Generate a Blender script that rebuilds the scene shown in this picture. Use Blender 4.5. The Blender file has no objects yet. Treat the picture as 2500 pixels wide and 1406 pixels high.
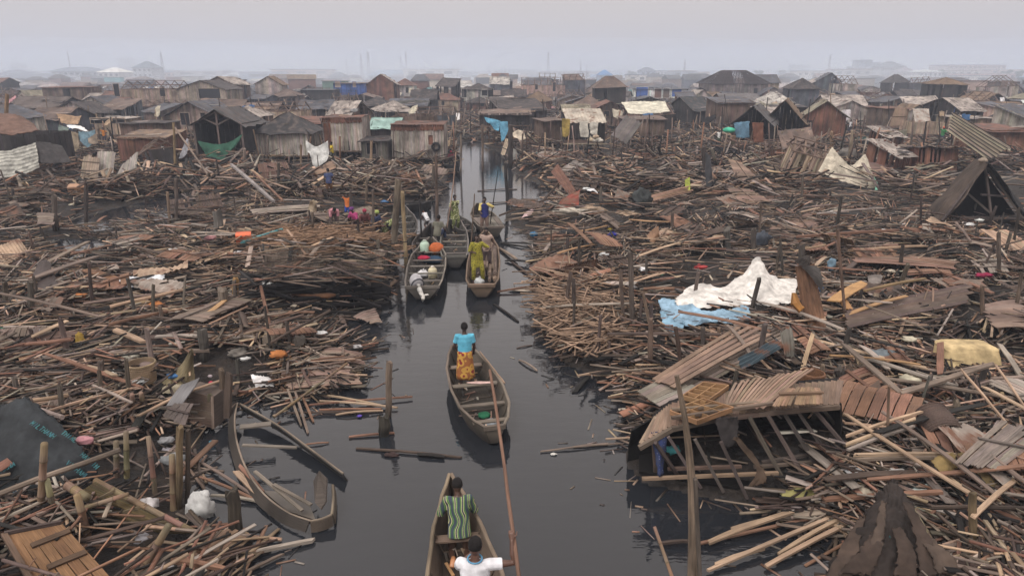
import bpy, math, random
import numpy as np
from mathutils import Vector, Matrix, noise as mnoise
R = math.radians
random.seed(7)
rng = np.random.default_rng(11)
scene = bpy.context.scene
COL = scene.collection
# ---------------------------------------------------------------- camera
CAMH = 7.0
PITCH = R(17.42)
FPX = 1667.0
cam_d = bpy.data.cameras.new('camera')
cam = bpy.data.objects.new('camera', cam_d)
COL.objects.link(cam)
cam.location = (0, 0, CAMH)
cam.rotation_euler = (math.pi / 2 - PITCH, 0, 0)
cam_d.sensor_width = 36
cam_d.lens = 36 * FPX / 2500
cam_d.clip_end = 9000
cam_d.clip_start = 0.05
scene.camera = cam
SP, CP = math.sin(PITCH), math.cos(PITCH)
def ray(px, py):
 cx = (px - 1250) / FPX
 cy = (703 - py) / FPX
 return cx, CP + cy * SP, -SP + cy * CP
def G(px, py, z=0.0):
 "survey point of the site at height z"
 dx, dy, dz = ray(px, py)
 t = (z - CAMH) / dz
 return Vector((dx * t, dy * t, z))
def V(px, py, Y):
 dx, dy, dz = ray(px, py)
 t = Y / dy
 return Vector((dx * t, Y, CAMH + dz * t))
# ---------------------------------------------------------------- tagging
def T(o, label=None, cat=None, group=None, kind=None):
 if label: o['label'] = label
 if cat: o['category'] = cat
 if group: o['group'] = group
 if kind or cat: o['kind'] = kind or 'thing'
 return o
def empty(name, loc, label, cat, group=None, rz=0.0):
 o = bpy.data.objects.new(name, None)
 COL.objects.link(o)
 o.location = loc
 o.rotation_euler = (0, 0, rz)
 o.empty_display_size = 0.2
 return T(o, label, cat, group)
# ---------------------------------------------------------------- numpy noise
def _h(ix, iy, s):
 n = (ix * 374761393 + iy * 668265263 + s * 1442695041) & 0x7fffffff
 n = ((n ^ (n >> 13)) * 1274126177) & 0x7fffffff
 return ((n ^ (n >> 16)) & 0xffff) / 65535.0
def vnoise(x, y, s=0):
 x = np.asarray(x, float); y = np.asarray(y, float)
 ix = np.floor(x).astype(np.int64); iy = np.floor(y).astype(np.int64)
 fx = x - ix; fy = y - iy
 fx = fx * fx * (3 - 2 * fx); fy = fy * fy * (3 - 2 * fy)
 a = _h(ix, iy, s); b = _h(ix + 1, iy, s); c = _h(ix, iy + 1, s); d = _h(ix + 1, iy + 1, s)
 return (a * (1 - fx) + b * fx) * (1 - fy) + (c * (1 - fx) + d * fx) * fy
def fbm(x, y, s=0, o=3):
 r = 0; a = .5; t = 0
 for k in range(o):
  r = r + a * vnoise(np.asarray(x) * 2 ** k, np.asarray(y) * 2 ** k, s + k * 7); t += a; a *= .5
 return r / t
# ---------------------------------------------------------------- materials
def newmat(name):
 m = bpy.data.materials.new(name)
 m.use_nodes = True
 nt = m.node_tree
 for n in list(nt.nodes):
  if n.type != 'OUTPUT_MATERIAL': nt.nodes.remove(n)
 b = nt.nodes.new('ShaderNodeBsdfPrincipled')
 nt.links.new(b.outputs[0], nt.nodes['Material Output'].inputs[0])
 return m, nt, b
def nd(nt, typ, **kw):
 n = nt.nodes.new(typ)
 for k, v in kw.items():
  if k.startswith('i_'): n.inputs[int(k[2:])].default_value = v
  else: setattr(n, k, v)
 return n
def ramp(nt, src, stops):
 r = nt.nodes.new('ShaderNodeValToRGB')
 e = r.color_ramp.elements
 while len(e) < len(stops): e.new(.5)
 for k, (p, c) in enumerate(stops):
  e[k].position = p
  e[k].color = (c, c, c, 1) if not hasattr(c, '__len__') else tuple(c) + (1,)
 nt.links.new(src, r.inputs[0])
 return r.outputs[0]
def mul(nt, a, b, typ='MULTIPLY', f=1.0):
 m = nt.nodes.new('ShaderNodeMix'); m.data_type = 'RGBA'; m.blend_type = typ
 m.inputs[0].default_value = f
 nt.links.new(a, m.inputs[6])
 if hasattr(b, 'node'): nt.links.new(b, m.inputs[7])
 else: m.inputs[7].default_value = tuple(b) + (1,)
 return m.outputs[2]
def surf_mat(name, coord='UV', scale=(3, 60, 1), lo=.55, hi=1.2, stain=1.3, slo=.6, shi=1.15, rough=.85, bump=.3, bdist=.01,
             tint=None, detail=4, spec=.3):
 "colour from the painted attribute 'col', broken up by grain and stains"
 m, nt, b = newmat(name)
 at = nd(nt, 'ShaderNodeAttribute', attribute_name='col')
 tc = nd(nt, 'ShaderNodeTexCoord')
 mp = nd(nt, 'ShaderNodeMapping'); mp.inputs['Scale'].default_value = scale
 nt.links.new(tc.outputs[coord], mp.inputs[0])
 n1 = nd(nt, 'ShaderNodeTexNoise'); n1.inputs['Scale'].default_value = 1; n1.inputs['Detail'].default_value = detail
 nt.links.new(mp.outputs[0], n1.inputs[0])
 g = ramp(nt, n1.outputs[0], [(.25, lo), (.75, hi)])
 ge = nd(nt, 'ShaderNodeNewGeometry')
 n2 = nd(nt, 'ShaderNodeTexNoise'); n2.inputs['Scale'].default_value = stain; n2.inputs['Detail'].default_value = 4
 nt.links.new(ge.outputs['Position'], n2.inputs[0])
 s = ramp(nt, n2.outputs[0], [(.32, slo), (.68, shi)])
 c = mul(nt, at.outputs[0], g); c = mul(nt, c, s)
 if tint is not None:
  n3 = nd(nt, 'ShaderNodeTexNoise'); n3.inputs['Scale'].default_value = stain * 2.7; n3.inputs['Detail'].default_value = 6
  nt.links.new(ge.outputs['Position'], n3.inputs[0])
  f = ramp(nt, n3.outputs[0], [(.5, 0.0), (.66, 1.0)])
  mx = nt.nodes.new('ShaderNodeMix'); mx.data_type = 'RGBA'
  nt.links.new(f, mx.inputs[0]); nt.links.new(c, mx.inputs[6]); mx.inputs[7].default_value = tuple(tint) + (1,)
  c = mx.outputs[2]
 nt.links.new(c, b.inputs['Base Color'])
 b.inputs['Roughness'].default_value = rough
 b.inputs['Specular IOR Level'].default_value = spec
 if bump:
  bp = nd(nt, 'ShaderNodeBump'); bp.inputs['Strength'].default_value = bump; bp.inputs['Distance'].default_value = bdist
  nt.links.new(n1.outputs[0], bp.inputs['Height']); nt.links.new(bp.outputs[0], b.inputs['Normal'])
 return m
M = {}
M['wood'] = surf_mat('weathered_wood')
M['wall'] = surf_mat('weathered_wall', scale=(2, 30, 1), lo=.45, hi=1.25, stain=.8, slo=.38, shi=1.15)
M['wet'] = surf_mat('wet_wood', rough=.35, spec=.5, slo=.5)
M['bark'] = surf_mat('rough_post_wood', scale=(2.5, 22, 1), lo=.45, hi=1.3, slo=.45, bump=.6, bdist=.02)
M['sheet'] = surf_mat('corrugated_sheet', coord='Object', scale=(5, 5, 5), lo=.75, hi=1.15, stain=.9, rough=.6, tint=(.14, .07, .045), bump=.1)
M['cloth'] = surf_mat('dirty_cloth', coord='Object', scale=(9, 9, 9), lo=.68, hi=1.1, stain=2.6, slo=.55, shi=1.06, rough=.9, bump=.5, bdist=.02)
M['tarp'] = surf_mat('plastic_tarp', coord='Object', scale=(6, 6, 6), lo=.8, hi=1.1, stain=1.6, slo=.65, shi=1.08, rough=.55, bump=.5, bdist=.03)
M['thatch'] = surf_mat('palm_thatch', coord='UV', scale=(40, 3, 1), lo=.4, hi=1.35, stain=1.0, slo=.6, rough=.95, bump=.9, bdist=.04)
M['roof'] = surf_mat('old_roofing', coord='UV', scale=(5, 5, 1), lo=.6, hi=1.2, stain=.7, slo=.55, rough=.75, tint=(.085, .068, .062), bump=.2)
M['plastic'] = surf_mat('moulded_plastic', coord='Object', scale=(8, 8, 8), lo=.85, hi=1.05, stain=3, slo=.75, rough=.4, bump=.05)
M['paint'] = surf_mat('painted_wall', coord='Object', scale=(1.2, 1.2, 1.2), lo=.8, hi=1.08, stain=.25, slo=.7, rough=.85, bump=0)
M['wicker'] = surf_mat('woven_cane', coord='UV', scale=(40, 90, 1), lo=.5, hi=1.3, stain=3, slo=.6, rough=.8, bump=.8, bdist=.01)
M['skin'] = surf_mat('dark_skin', coord='Object', scale=(14, 14, 14), lo=.85, hi=1.1, stain=6, slo=.85, shi=1.1, rough=.45, bump=.05, spec=.5)
M['hair'] = surf_mat('short_black_hair', coord='Object', scale=(70, 70, 70), lo=.4, hi=1.4, stain=6, rough=.95, bump=.8, bdist=.01)
M['rubber'] = surf_mat('old_rubber', coord='Object', scale=(20, 20, 20), lo=.8, hi=1.2, stain=3, rough=.7, bump=.2)
M['leaf'] = surf_mat('tree_leaves', coord='Object', scale=(1, 1, 1), lo=.6, hi=1.3, stain=.3, slo=.7, rough=.8, bump=0)
def pattern_mat(name, base, cols, scale=9, kind='vor'):
 "printed cotton: base cloth with printed motifs in the cloth itself"
 m, nt, b = newmat(name)
 tc = nd(nt, 'ShaderNodeTexCoord')
 mp = nd(nt, 'ShaderNodeMapping'); nt.links.new(tc.outputs['Object'], mp.inputs[0])
 if kind == 'wave':
  mp.inputs['Scale'].default_value = (1, .35, 1)
  w = nd(nt, 'ShaderNodeTexWave'); w.bands_direction = 'X'
  w.inputs['Scale'].default_value = scale * .34; w.inputs['Distortion'].default_value = 7.5; w.inputs['Detail'].default_value = 1
  w.inputs['Detail Scale'].default_value = .9
  nt.links.new(mp.outputs[0], w.inputs[0]); src = w.outputs['Fac']
 else:
  w = nd(nt, 'ShaderNodeTexVoronoi'); w.inputs['Scale'].default_value = scale
  if kind == 'net': w.feature = 'DISTANCE_TO_EDGE'
  nt.links.new(mp.outputs[0], w.inputs[0]); src = w.outputs['Distance']
 r = nt.nodes.new('ShaderNodeValToRGB'); r.color_ramp.interpolation = 'CONSTANT'
 e = r.color_ramp.elements
 n = len(cols)
 while len(e) < n: e.new(.5)
 for k, (p, c) in enumerate(cols):
  e[k].position = p; e[k].color = tuple(c) + (1,)
 nt.links.new(src, r.inputs[0])
 n2 = nd(nt, 'ShaderNodeTexNoise'); n2.inputs['Scale'].default_value = 5; n2.inputs['Detail'].default_value = 3
 nt.links.new(tc.outputs['Object'], n2.inputs[0])
 c = mul(nt, r.outputs[0], ramp(nt, n2.outputs[0], [(.3, .75), (.7, 1.1)]))
 nt.links.new(c, b.inputs['Base Color']); b.inputs['Roughness'].default_value = .9
 bp = nd(nt, 'ShaderNodeBump'); bp.inputs['Strength'].default_value = .6; bp.inputs['Distance'].default_value = .03
 nt.links.new(n2.outputs[0], bp.inputs['Height']); nt.links.new(bp.outputs[0], b.inputs['Normal'])
 return m
# ---------------------------------------------------------------- mesh building
class MB:
 def __init__(s):
  s.v = []; s.f = []; s.uv = []; s.c = []; s.n = 0
 def add(s, vs, fs, col, uv=None):
  k = s.n
  s.v.extend(vs); s.n += len(vs)
  s.f.extend([tuple(i + k for i in f) for f in fs])
  s.uv.extend(uv if uv is not None else [(p[0], p[2]) for p in vs])
  if len(col) == len(vs) and hasattr(col[0], '__len__'): s.c.extend([tuple(c[:3]) for c in col])
  else: s.c.extend([tuple(col[:3])] * len(vs))
 def stick(s, a, b, w, t, col, roll=0.0, taper=1.0, up=None):
  a = Vector(a); b = Vector(b); d = b - a; L = d.length
  if L < 1e-6: return
  d = d / L
  u0 = Vector((0, 0, 1)) if up is None else Vector(up)
  if abs(d.dot(u0)) > .97: u0 = Vector((0, 1, 0))
  sx = d.cross(u0).normalized(); sz = sx.cross(d)
  if roll:
   q = Matrix.Rotation(roll, 3, d); sx = q @ sx; sz = q @ sz
  o = random.random() * 50
  vs = []; uv = []
  for (P, u, k) in ((a, 0, 1), (b, L, taper)):
   W = w * .5 * k; H = t * .5 * k
   for (i, (p, q)) in enumerate(((-1, -1), (1, -1), (1, 1), (-1, 1))):
    vs.append(P + sx * (W * p) + sz * (H * q)); uv.append((u + o, o + (0, w, w + t, 2 * w + t)[i]))
  s.add(vs, [(0, 3, 2, 1), (4, 5, 6, 7), (0, 1, 5, 4), (1, 2, 6, 5), (2, 3, 7, 6), (3, 0, 4, 7)], col, uv)
 def box(s, c, size, col, rz=0.0, M3=None):
  x, y, z = [q / 2 for q in size]
  m = M3 if M3 is not None else Matrix.Rotation(rz, 3, 'Z')
  c = Vector(c)
  P = [(-x, -y, -z), (x, -y, -z), (x, y, -z), (-x, y, -z), (-x, -y, z), (x, -y, z), (x, y, z), (-x, y, z)]
  o = random.random() * 20
  s.add([c + m @ Vector(p) for p in P], [(0, 3, 2, 1), (4, 5, 6, 7), (0, 1, 5, 4), (1, 2, 6, 5), (2, 3, 7, 6), (3, 0, 4, 7)],
              col, [(p[0] + p[1] + o, p[2] + o) for p in P])
 def tube(s, pts, rad, col, n=8, cap=True, jit=0.0, ry=None, side=None):
  pts = [Vector(p) for p in pts]
  m = len(pts)
  if not hasattr(rad, '__len__'): rad = [rad] * m
  ryl = ry if ry is not None else rad
  vs = []; uv = []; L = 0; o = random.random() * 30
  sd = Vector(side) if side is not None else None
  px_ = None
  for i, p in enumerate(pts):
   d = (pts[min(i + 1, m - 1)] - pts[max(i - 1, 0)]).normalized()
   if sd is not None: x = (sd - d * sd.dot(d)).normalized()
   elif px_ is not None: x = (px_ - d * px_.dot(d)).normalized()
   else:
    q = Vector((0, 0, 1)) if abs(d.z) < .9 else Vector((1, 0, 0))
    x = d.cross(q).normalized()
   px_ = x
   y = d.cross(x)
   if i: L += (p - pts[i - 1]).length
   for k in range(n):
    a = 2 * math.pi * k / n
    j = 1 + (random.random() - .5) * jit
    vs.append(p + x * (math.cos(a) * rad[i] * j) + y * (math.sin(a) * ryl[i] * j))
    uv.append((L + o, o + a * rad[0]))
  fs = []
  for i in range(m - 1):
   for k in range(n):
    a = i * n + k; b = i * n + (k + 1) % n
    fs.append((a, b, b + n, a + n))
  if cap:
   fs.append(tuple(range(n - 1, -1, -1))); fs.append(tuple(range((m - 1) * n, m * n)))
  s.add(vs, fs, col, uv)
 def grid(s, P, thick=0.0, col=(.5, .5, .5), uvs=(1, 1)):
  "P[i][j] points; closed thin solid when thick > 0; col may be a grid of colours"
  nu = len(P); nv = len(P[0])
  P = [[Vector(p) for p in r] for r in P]
  cg = col if (hasattr(col[0], '__len__')) else None
  top = [P[i][j] for i in range(nu) for j in range(nv)]
  cc = [cg[i][j] for i in range(nu) for j in range(nv)] if cg else None
  uv = [(uvs[0] * i / (nu - 1), uvs[1] * j / (nv - 1)) for i in range(nu) for j in range(nv)]
  I = lambda i, j: i * nv + j
  fs = [(I(i, j), I(i + 1, j), I(i + 1, j + 1), I(i, j + 1)) for i in range(nu - 1) for j in range(nv - 1)]
  if not thick:
   s.add(top, fs, cc if cg else col, uv); return
  bot = []
  for i in range(nu):
   for j in range(nv):
    du = P[min(i + 1, nu - 1)][j] - P[max(i - 1, 0)][j]
    dv = P[i][min(j + 1, nv - 1)] - P[i][max(j - 1, 0)]
    nn = du.cross(dv)
    nn = nn.normalized() if nn.length > 1e-9 else Vector((0, 0, 1))
    bot.append(P[i][j] - nn * thick)
  N = nu * nv
  fs += [tuple(N + q for q in reversed(f)) for f in list(fs)]
  ring = [I(i, 0) for i in range(nu)] + [I(nu - 1, j) for j in range(1, nv)] + [I(i, nv - 1) for i in range(nu - 2, -1, -1)] + [I(0, j) for j in range(nv - 2, 0, -1)]
  for k in range(len(ring)):
   a = ring[k]; b = ring[(k + 1) % len(ring)]
   fs.append((b, a, a + N, b + N))
  s.add(top + bot, fs, (cc + cc) if cg else col, uv + uv)
 def poly(s, pts, thick, col, n=None):
  "flat outline with thickness"
  pts = [Vector(p) for p in pts]
  k = len(pts)
  if n is None:
   n = Vector((0, 0, 0))
   for i in range(k): n += (pts[i] - pts[0]).cross(pts[(i + 1) % k] - pts[0])
   n.normalize()
  b = [p - n * thick for p in pts]
  fs = [tuple(range(k)), tuple(range(2 * k - 1, k - 1, -1))] + [((i + 1) % k, i, i + k, (i + 1) % k + k) for i in range(k)]
  s.add(pts + b, fs, col)
 def ball(s, c, r, col, nu=10, nv=7, jit=0.0, M3=None):
  c = Vector(c)
  if not hasattr(r, '__len__'): r = (r, r, r)
  vs = []; fs = []
  for i in range(nv + 1):
   th = math.pi * i / nv
   for k in range(nu):
    a = 2 * math.pi * k / nu
    j = 1 + (random.random() - .5) * jit
    p = Vector((r[0] * math.sin(th) * math.cos(a) * j, r[1] * math.sin(th) * math.sin(a) * j, r[2] * math.cos(th) * j))
    vs.append(c + (M3 @ p if M3 is not None else p))
  for i in range(nv):
   for k in range(nu):
    a = i * nu + k; b = i * nu + (k + 1) % nu
    fs.append((a, a + nu, b + nu, b))
  s.add(vs, fs, col)
 def mesh(s, name):
  me = bpy.data.meshes.new(name)
  me.from_pydata([tuple(p) for p in s.v], [], s.f)
  finish_mesh(me, np.array(s.c, dtype=np.float32), np.array(s.uv, dtype=np.float32))
  return me
 def build(s, name, mat, parent=None, origin=None, smooth=False):
  "one mesh object; world coordinates unless a parent is given (then the parent's local ones)"
  org = Vector(origin) if origin is not None else None
  if org is not None: s.v = [Vector(p) - org for p in s.v]
  me = s.mesh(name)
  me.materials.append(mat if not isinstance(mat, str) else M[mat])
  if smooth: me.polygons.foreach_set('use_smooth', [True] * len(me.polygons))
  o = bpy.data.objects.new(name, me)
  COL.objects.link(o)
  if org is not None: o.location = org
  if parent is not None: o.parent = parent
  return o
def finish_mesh(me, cols, uvs):
 a = me.attributes.new('col', 'FLOAT_COLOR', 'POINT')
 c4 = np.ones((len(me.vertices), 4), dtype=np.float32); c4[:, :3] = cols
 a.data.foreach_set('color', c4.ravel())
 ul = me.uv_layers.new(name='UVMap')
 li = np.empty(len(me.loops), dtype=np.int32); me.loops.foreach_get('vertex_index', li)
 ul.data.foreach_set('uv', uvs[li].ravel())
 me.update()
def wpart(mb, name, mat, root, smooth=False):
 "a part given in world coordinates, parented to root (an unrotated empty)"
 o = mb.build(name, mat, None, origin=root.location, smooth=smooth)
 o.location = (0, 0, 0); o.parent = root
 return o
def bulk_sticks(name, P, D, L, W, Th, roll, cols, mat):
 "thousands of sticks in one loose mass"
 n = len(P)
 D = D / np.linalg.norm(D, axis=1, keepdims=True)
 up = np.tile(np.array([0., 0., 1.]), (n, 1)); st = np.abs(D[:, 2]) > .97; up[st] = (0, 1, 0)
 S = np.cross(D, up); S /= np.linalg.norm(S, axis=1, keepdims=True)
 U = np.cross(S, D)
 c, s = np.cos(roll)[:, None], np.sin(roll)[:, None]
 S, U = S * c + U * s, U * c - S * s
 sg = np.array([(-1, -1), (1, -1), (1, 1), (-1, 1)], float)
 vs = np.empty((n, 8, 3)); uv = np.empty((n, 8, 2))
 o = rng.random(n) * 50
 for e, k in ((-1, 0), (1, 4)):
  for q in range(4):
   vs[:, k + q] = P + D * (e * L / 2)[:, None] + S * (sg[q, 0] * W / 2)[:, None] + U * (sg[q, 1] * Th / 2)[:, None]
   uv[:, k + q, 0] = o + (L if e > 0 else 0)
   uv[:, k + q, 1] = o + (0, 1, 1.3, 2.3)[q] * W
 base = np.array([(0, 3, 2, 1), (4, 5, 6, 7), (0, 1, 5, 4), (1, 2, 6, 5), (2, 3, 7, 6), (3, 0, 4, 7)])
 F = (base[None] + (np.arange(n) * 8)[:, None, None]).reshape(-1, 4)
 me = bpy.data.meshes.new(name)
 me.vertices.add(n * 8); me.vertices.foreach_set('co', vs.reshape(-1).astype(np.float32))
 me.loops.add(len(F) * 4); me.loops.foreach_set('vertex_index', F.reshape(-1).astype(np.int32))
 me.polygons.add(len(F)); me.polygons.foreach_set('loop_start', (np.arange(len(F)) * 4).astype(np.int32))
 me.update(calc_edges=True)
 finish_mesh(me, np.repeat(cols, 8, axis=0).astype(np.float32), uv.reshape(-1, 2).astype(np.float32))
 me.materials.append(M[mat])
 ob = bpy.data.objects.new(name, me); COL.objects.link(ob)
 return ob
def jc(c, j=.15):
 k = 1 + random.uniform(-j, j)
 return tuple(max(.004, q * k * (1 + random.uniform(-j, j) * .25)) for q in c)
TONES = {
 'grey weathered': (.205, .158, .128), 'dark brown': (.080, .056, .045), 'pale tan': (.40, .285, .20),
 'reddish brown': (.215, .118, .080), 'black sodden': (.018, .016, .015), 'light grey': (.31, .262, .225),
 'honey coloured': (.38, .23, .12)}
# ---------------------------------------------------------------- sky and light: an overcast, smoky day
w = bpy.data.worlds.new('World'); scene.world = w
w.use_nodes = True
nt = w.node_tree
bg = nt.nodes['Background']
SUN_EL, SUN_AZ = R(52), R(215)
sky = nt.nodes.new('ShaderNodeTexSky'); sky.sky_type = 'NISHITA'
sky.sun_disc = False; sky.sun_elevation = SUN_EL; sky.sun_rotation = SUN_AZ
sky.air_density = 1.5; sky.dust_density = 6; sky.ozone_density = 1
hs = nt.nodes.new('ShaderNodeHueSaturation'); hs.inputs['Saturation'].default_value = .12
nt.links.new(sky.outputs[0], hs.inputs['Color'])
mx = nt.nodes.new('ShaderNodeMix'); mx.data_type = 'RGBA'; mx.inputs[0].default_value = .8
nt.links.new(hs.outputs[0], mx.inputs[6]); mx.inputs[7].default_value = (7.0, 6.2, 5.72, 1)   # the cloud deck
# an overcast sky is brighter overhead than at the horizon
tc = nt.nodes.new('ShaderNodeTexCoord'); sx = nt.nodes.new('ShaderNodeSeparateXYZ'); nt.links.new(tc.outputs['Generated'], sx.inputs[0])
ma = nt.nodes.new('ShaderNodeMath'); ma.operation = 'MULTIPLY_ADD'; ma.use_clamp = False
nt.links.new(sx.outputs[2], ma.inputs[0]); ma.inputs[1].default_value = .75; ma.inputs[2].default_value = 1.0
mr = nt.nodes.new('ShaderNodeMapRange'); mr.interpolation_type = 'SMOOTHSTEP'; nt.links.new(sx.outputs[2], mr.inputs[0]); mr.inputs[1].default_value = .09; mr.inputs[2].default_value = .32; mr.inputs[3].default_value = 0; mr.inputs[4].default_value = .65
mad = nt.nodes.new('ShaderNodeMath'); nt.links.new(ma.outputs[0], mad.inputs[0]); nt.links.new(mr.outputs[0], mad.inputs[1])
mxx = nt.nodes.new('ShaderNodeMath'); mxx.operation = 'MAXIMUM'; nt.links.new(mad.outputs[0], mxx.inputs[0]); mxx.inputs[1].default_value = .6
sc_ = nt.nodes.new('ShaderNodeVectorMath'); sc_.operation = 'SCALE'
nt.links.new(mx.outputs[2], sc_.inputs[0]); nt.links.new(mxx.outputs[0], sc_.inputs['Scale'])
nt.links.new(sc_.outputs[0], bg.inputs[0])
bg.inputs[1].default_value = .1
sl = bpy.data.lights.new('sun', 'SUN'); sl.energy = 1.5; sl.angle = R(16); sl.color = (1, .96, .91)
so = bpy.data.objects.new('sun', sl); COL.objects.link(so)
d = Vector((-math.sin(SUN_AZ) * -1 * math.cos(SUN_EL), math.cos(SUN_AZ) * math.cos(SUN_EL), math.sin(SUN_EL)))
so.rotation_euler = d.to_track_quat('Z', 'Y').to_euler(); so.location = (0, 0, 60)
vs = scene.view_settings
vs.view_transform = 'Standard'; vs.look = 'None'; vs.exposure = 0; vs.gamma = 1
cy = scene.cycles
cy.max_bounces = 6; cy.diffuse_bounces = 3; cy.glossy_bounces = 3; cy.volume_bounces = 1; cy.transparent_max_bounces = 8
cy.use_fast_gi = False
# ---------------------------------------------------------------- the shoreline
WATER = [
 [(1122, 346), (1121, 385), (1119, 412), (1100, 428), (1088, 445), (1084, 470), (1062, 492), (1005, 497), (966, 512), (956, 560), (951, 620), (946, 665),
     (962, 700), (925, 745), (930, 768), (850, 778), (765, 800), (850, 828), (925, 838), (905, 870), (884, 900), (860, 945), (800, 968), (700, 985),
     (640, 978), (585, 972), (566, 1005), (500, 1050), (478, 1110), (488, 1160), (452, 1230), (480, 1292), (560, 1300), (622, 1318), (600, 1406), (570, 1800),
     (2060, 1800), (2012, 1406), (2050, 1330), (1960, 1290), (1830, 1240), (1700, 1212), (1570, 1180), (1522, 1130), (1540, 1080), (1555, 1010),
     (1500, 960), (1440, 915), (1385, 895), (1350, 850), (1325, 790), (1310, 730), (1300, 670), (1300, 625), (1300, 590), (1260, 560), (1232, 530),
     (1242, 508), (1340, 500), (1366, 480), (1305, 448), (1252, 420), (1228, 390), (1215, 372), (1165, 348)],
 [(300, 504), (380, 486), (445, 472), (480, 518), (440, 538), (330, 552), (232, 566), (165, 552), (180, 538)],
 [(128, 584), (250, 586), (275, 626), (200, 640), (130, 628)],
]
WPOLY = [np.array([tuple(G(x, y))[:2] for x, y in p]) for p in WATER]
def sdist(x, y):
 "distance to the shoreline, negative over water"
 x = np.asarray(x, float); y = np.asarray(y, float)
 sh = x.shape; x = x.ravel(); y = y.ravel()
 inside = np.zeros(len(x), bool); dm = np.full(len(x), 1e9)
 for P in WPOLY:
  ins = np.zeros(len(x), bool)
  for i in range(len(P)):
   a = P[i]; b = P[(i + 1) % len(P)]
   c = (a[1] > y) != (b[1] > y)
   if abs(b[1] - a[1]) > 1e-9:
    ins ^= c & (x < (b[0] - a[0]) * (y - a[1]) / (b[1] - a[1]) + a[0])
   ab = b - a; t = np.clip(((x - a[0]) * ab[0] + (y - a[1]) * ab[1]) / (ab @ ab), 0, 1)
   dm = np.minimum(dm, np.hypot(x - a[0] - t * ab[0], y - a[1] - t * ab[1]))
  inside |= ins
 return (np.where(inside, -dm, dm)).reshape(sh)
def land(x, y, sd=None):
 "height of the mud and trodden rubbish"
 if sd is None: sd = sdist(x, y)
 x = np.asarray(x, float); y = np.asarray(y, float)
 k = np.clip(sd / 2.2, 0, 1); k = k * k * (3 - 2 * k)
 mound = np.where(x > 0, 1.0, .75) * np.clip(1.25 - y / 110, .3, 1)
 # wet flat at the lower left
 flat = np.exp(-(((x + 5.2) / 2.3) ** 2 + ((y - 8.2) / 2.2) ** 2) * .8)
 h = .04 + k * (.10 + .5 * fbm(x * .35, y * .35, 3) * mound) * (1 - .85 * flat) + .08 * fbm(x * 1.7, y * 1.7, 9) * np.clip(sd, 0, 1)
 return np.where(sd > 0, h, -.06 + np.maximum(sd, -1) * .5)
def landz(x, y): return float(land(np.array([x]), np.array([y]))[0])
rows = np.concatenate([np.linspace(-6, 3.5, 12), np.geomspace(3.8, 110, 330), np.geomspace(113, 3200, 60)])
U = np.linspace(-1, 1, 361)
YY = np.repeat(rows[:, None], len(U), 1)
XX = U[None, :] * (np.abs(YY) * 1.15 + 9)
SD = sdist(XX, YY)
ZZ = land(XX, YY, SD)
ZZ = np.where(YY > 125, .12, ZZ)
nr, nc = XX.shape
vs_ = np.stack([XX, YY, ZZ], -1).reshape(-1, 3)
idx = np.arange(nr * nc).reshape(nr, nc)
F = np.stack([idx[:-1, :-1], idx[:-1, 1:], idx[1:, 1:], idx[1:, :-1]], -1).reshape(-1, 4)
me = bpy.data.meshes.new('ground')
me.vertices.add(len(vs_)); me.vertices.foreach_set('co', vs_.ravel().astype(np.float32))
me.loops.add(F.size); me.loops.foreach_set('vertex_index', F.ravel().astype(np.int32))
me.polygons.add(len(F)); me.polygons.foreach_set('loop_start', (np.arange(len(F)) * 4).astype(np.int32))
me.update(calc_edges=True)
me.polygons.foreach_set('use_smooth', [True] * len(me.polygons))
m, nt, b = newmat('black_mud')
ge = nd(nt, 'ShaderNodeNewGeometry')
n1 = nd(nt, 'ShaderNodeTexNoise'); n1.inputs['Scale'].default_value = 2.2; n1.inputs['Detail'].default_value = 8
n2 = nd(nt, 'ShaderNodeTexNoise'); n2.inputs['Scale'].default_value = 11; n2.inputs['Detail'].default_value = 6
nt.links.new(ge.outputs['Position'], n1.inputs[0]); nt.links.new(ge.outputs['Position'], n2.inputs[0])
c = ramp(nt, n1.outputs[0], [(.3, (.010, .009, .009)), (.5, (.022, .018, .016)), (.75, (.060, .047, .038))])
c = mul(nt, c, ramp(nt, n2.outputs[0], [(.3, .6), (.7, 1.3)]))
nt.links.new(c, b.inputs['Base Color'])
nt.links.new(ramp(nt, n1.outputs[0], [(.35, .5), (.6, .95)]), b.inputs['Roughness']); b.inputs['Specular IOR Level'].default_value = .3
bp = nd(nt, 'ShaderNodeBump'); bp.inputs['Strength'].default_value = .8; bp.inputs['Distance'].default_value = .08
nt.links.new(n2.outputs[0], bp.inputs['Height']); nt.links.new(bp.outputs[0], b.inputs['Normal'])
me.materials.append(m)
o = bpy.data.objects.new('ground', me); COL.objects.link(o); T(o, kind='structure')
# water
m, nt, b = newmat('lagoon_water')
ge = nd(nt, 'ShaderNodeNewGeometry')
b.inputs['Base Color'].default_value = (.016, .018, .022, 1)
b.inputs['Roughness'].default_value = .02; b.inputs['IOR'].default_value = 1.5
mp = nd(nt, 'ShaderNodeMapping'); mp.inputs['Scale'].default_value = (1.0, 2.4, 1); nt.links.new(ge.outputs['Position'], mp.inputs[0])
n1 = nd(nt, 'ShaderNodeTexNoise'); n1.inputs['Scale'].default_value = 1.5; n1.inputs['Detail'].default_value = 3
n2 = nd(nt, 'ShaderNodeTexNoise'); n2.inputs['Scale'].default_value = 7; n2.inputs['Detail'].default_value = 2
nt.links.new(mp.outputs[0], n1.inputs[0]); nt.links.new(mp.outputs[0], n2.inputs[0])
ad = nd(nt, 'ShaderNodeMath', operation='MULTIPLY_ADD'); nt.links.new(n2.outputs[0], ad.inputs[0]); ad.inputs[1].default_value = .22; nt.links.new(n1.outputs[0], ad.inputs[2])
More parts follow.
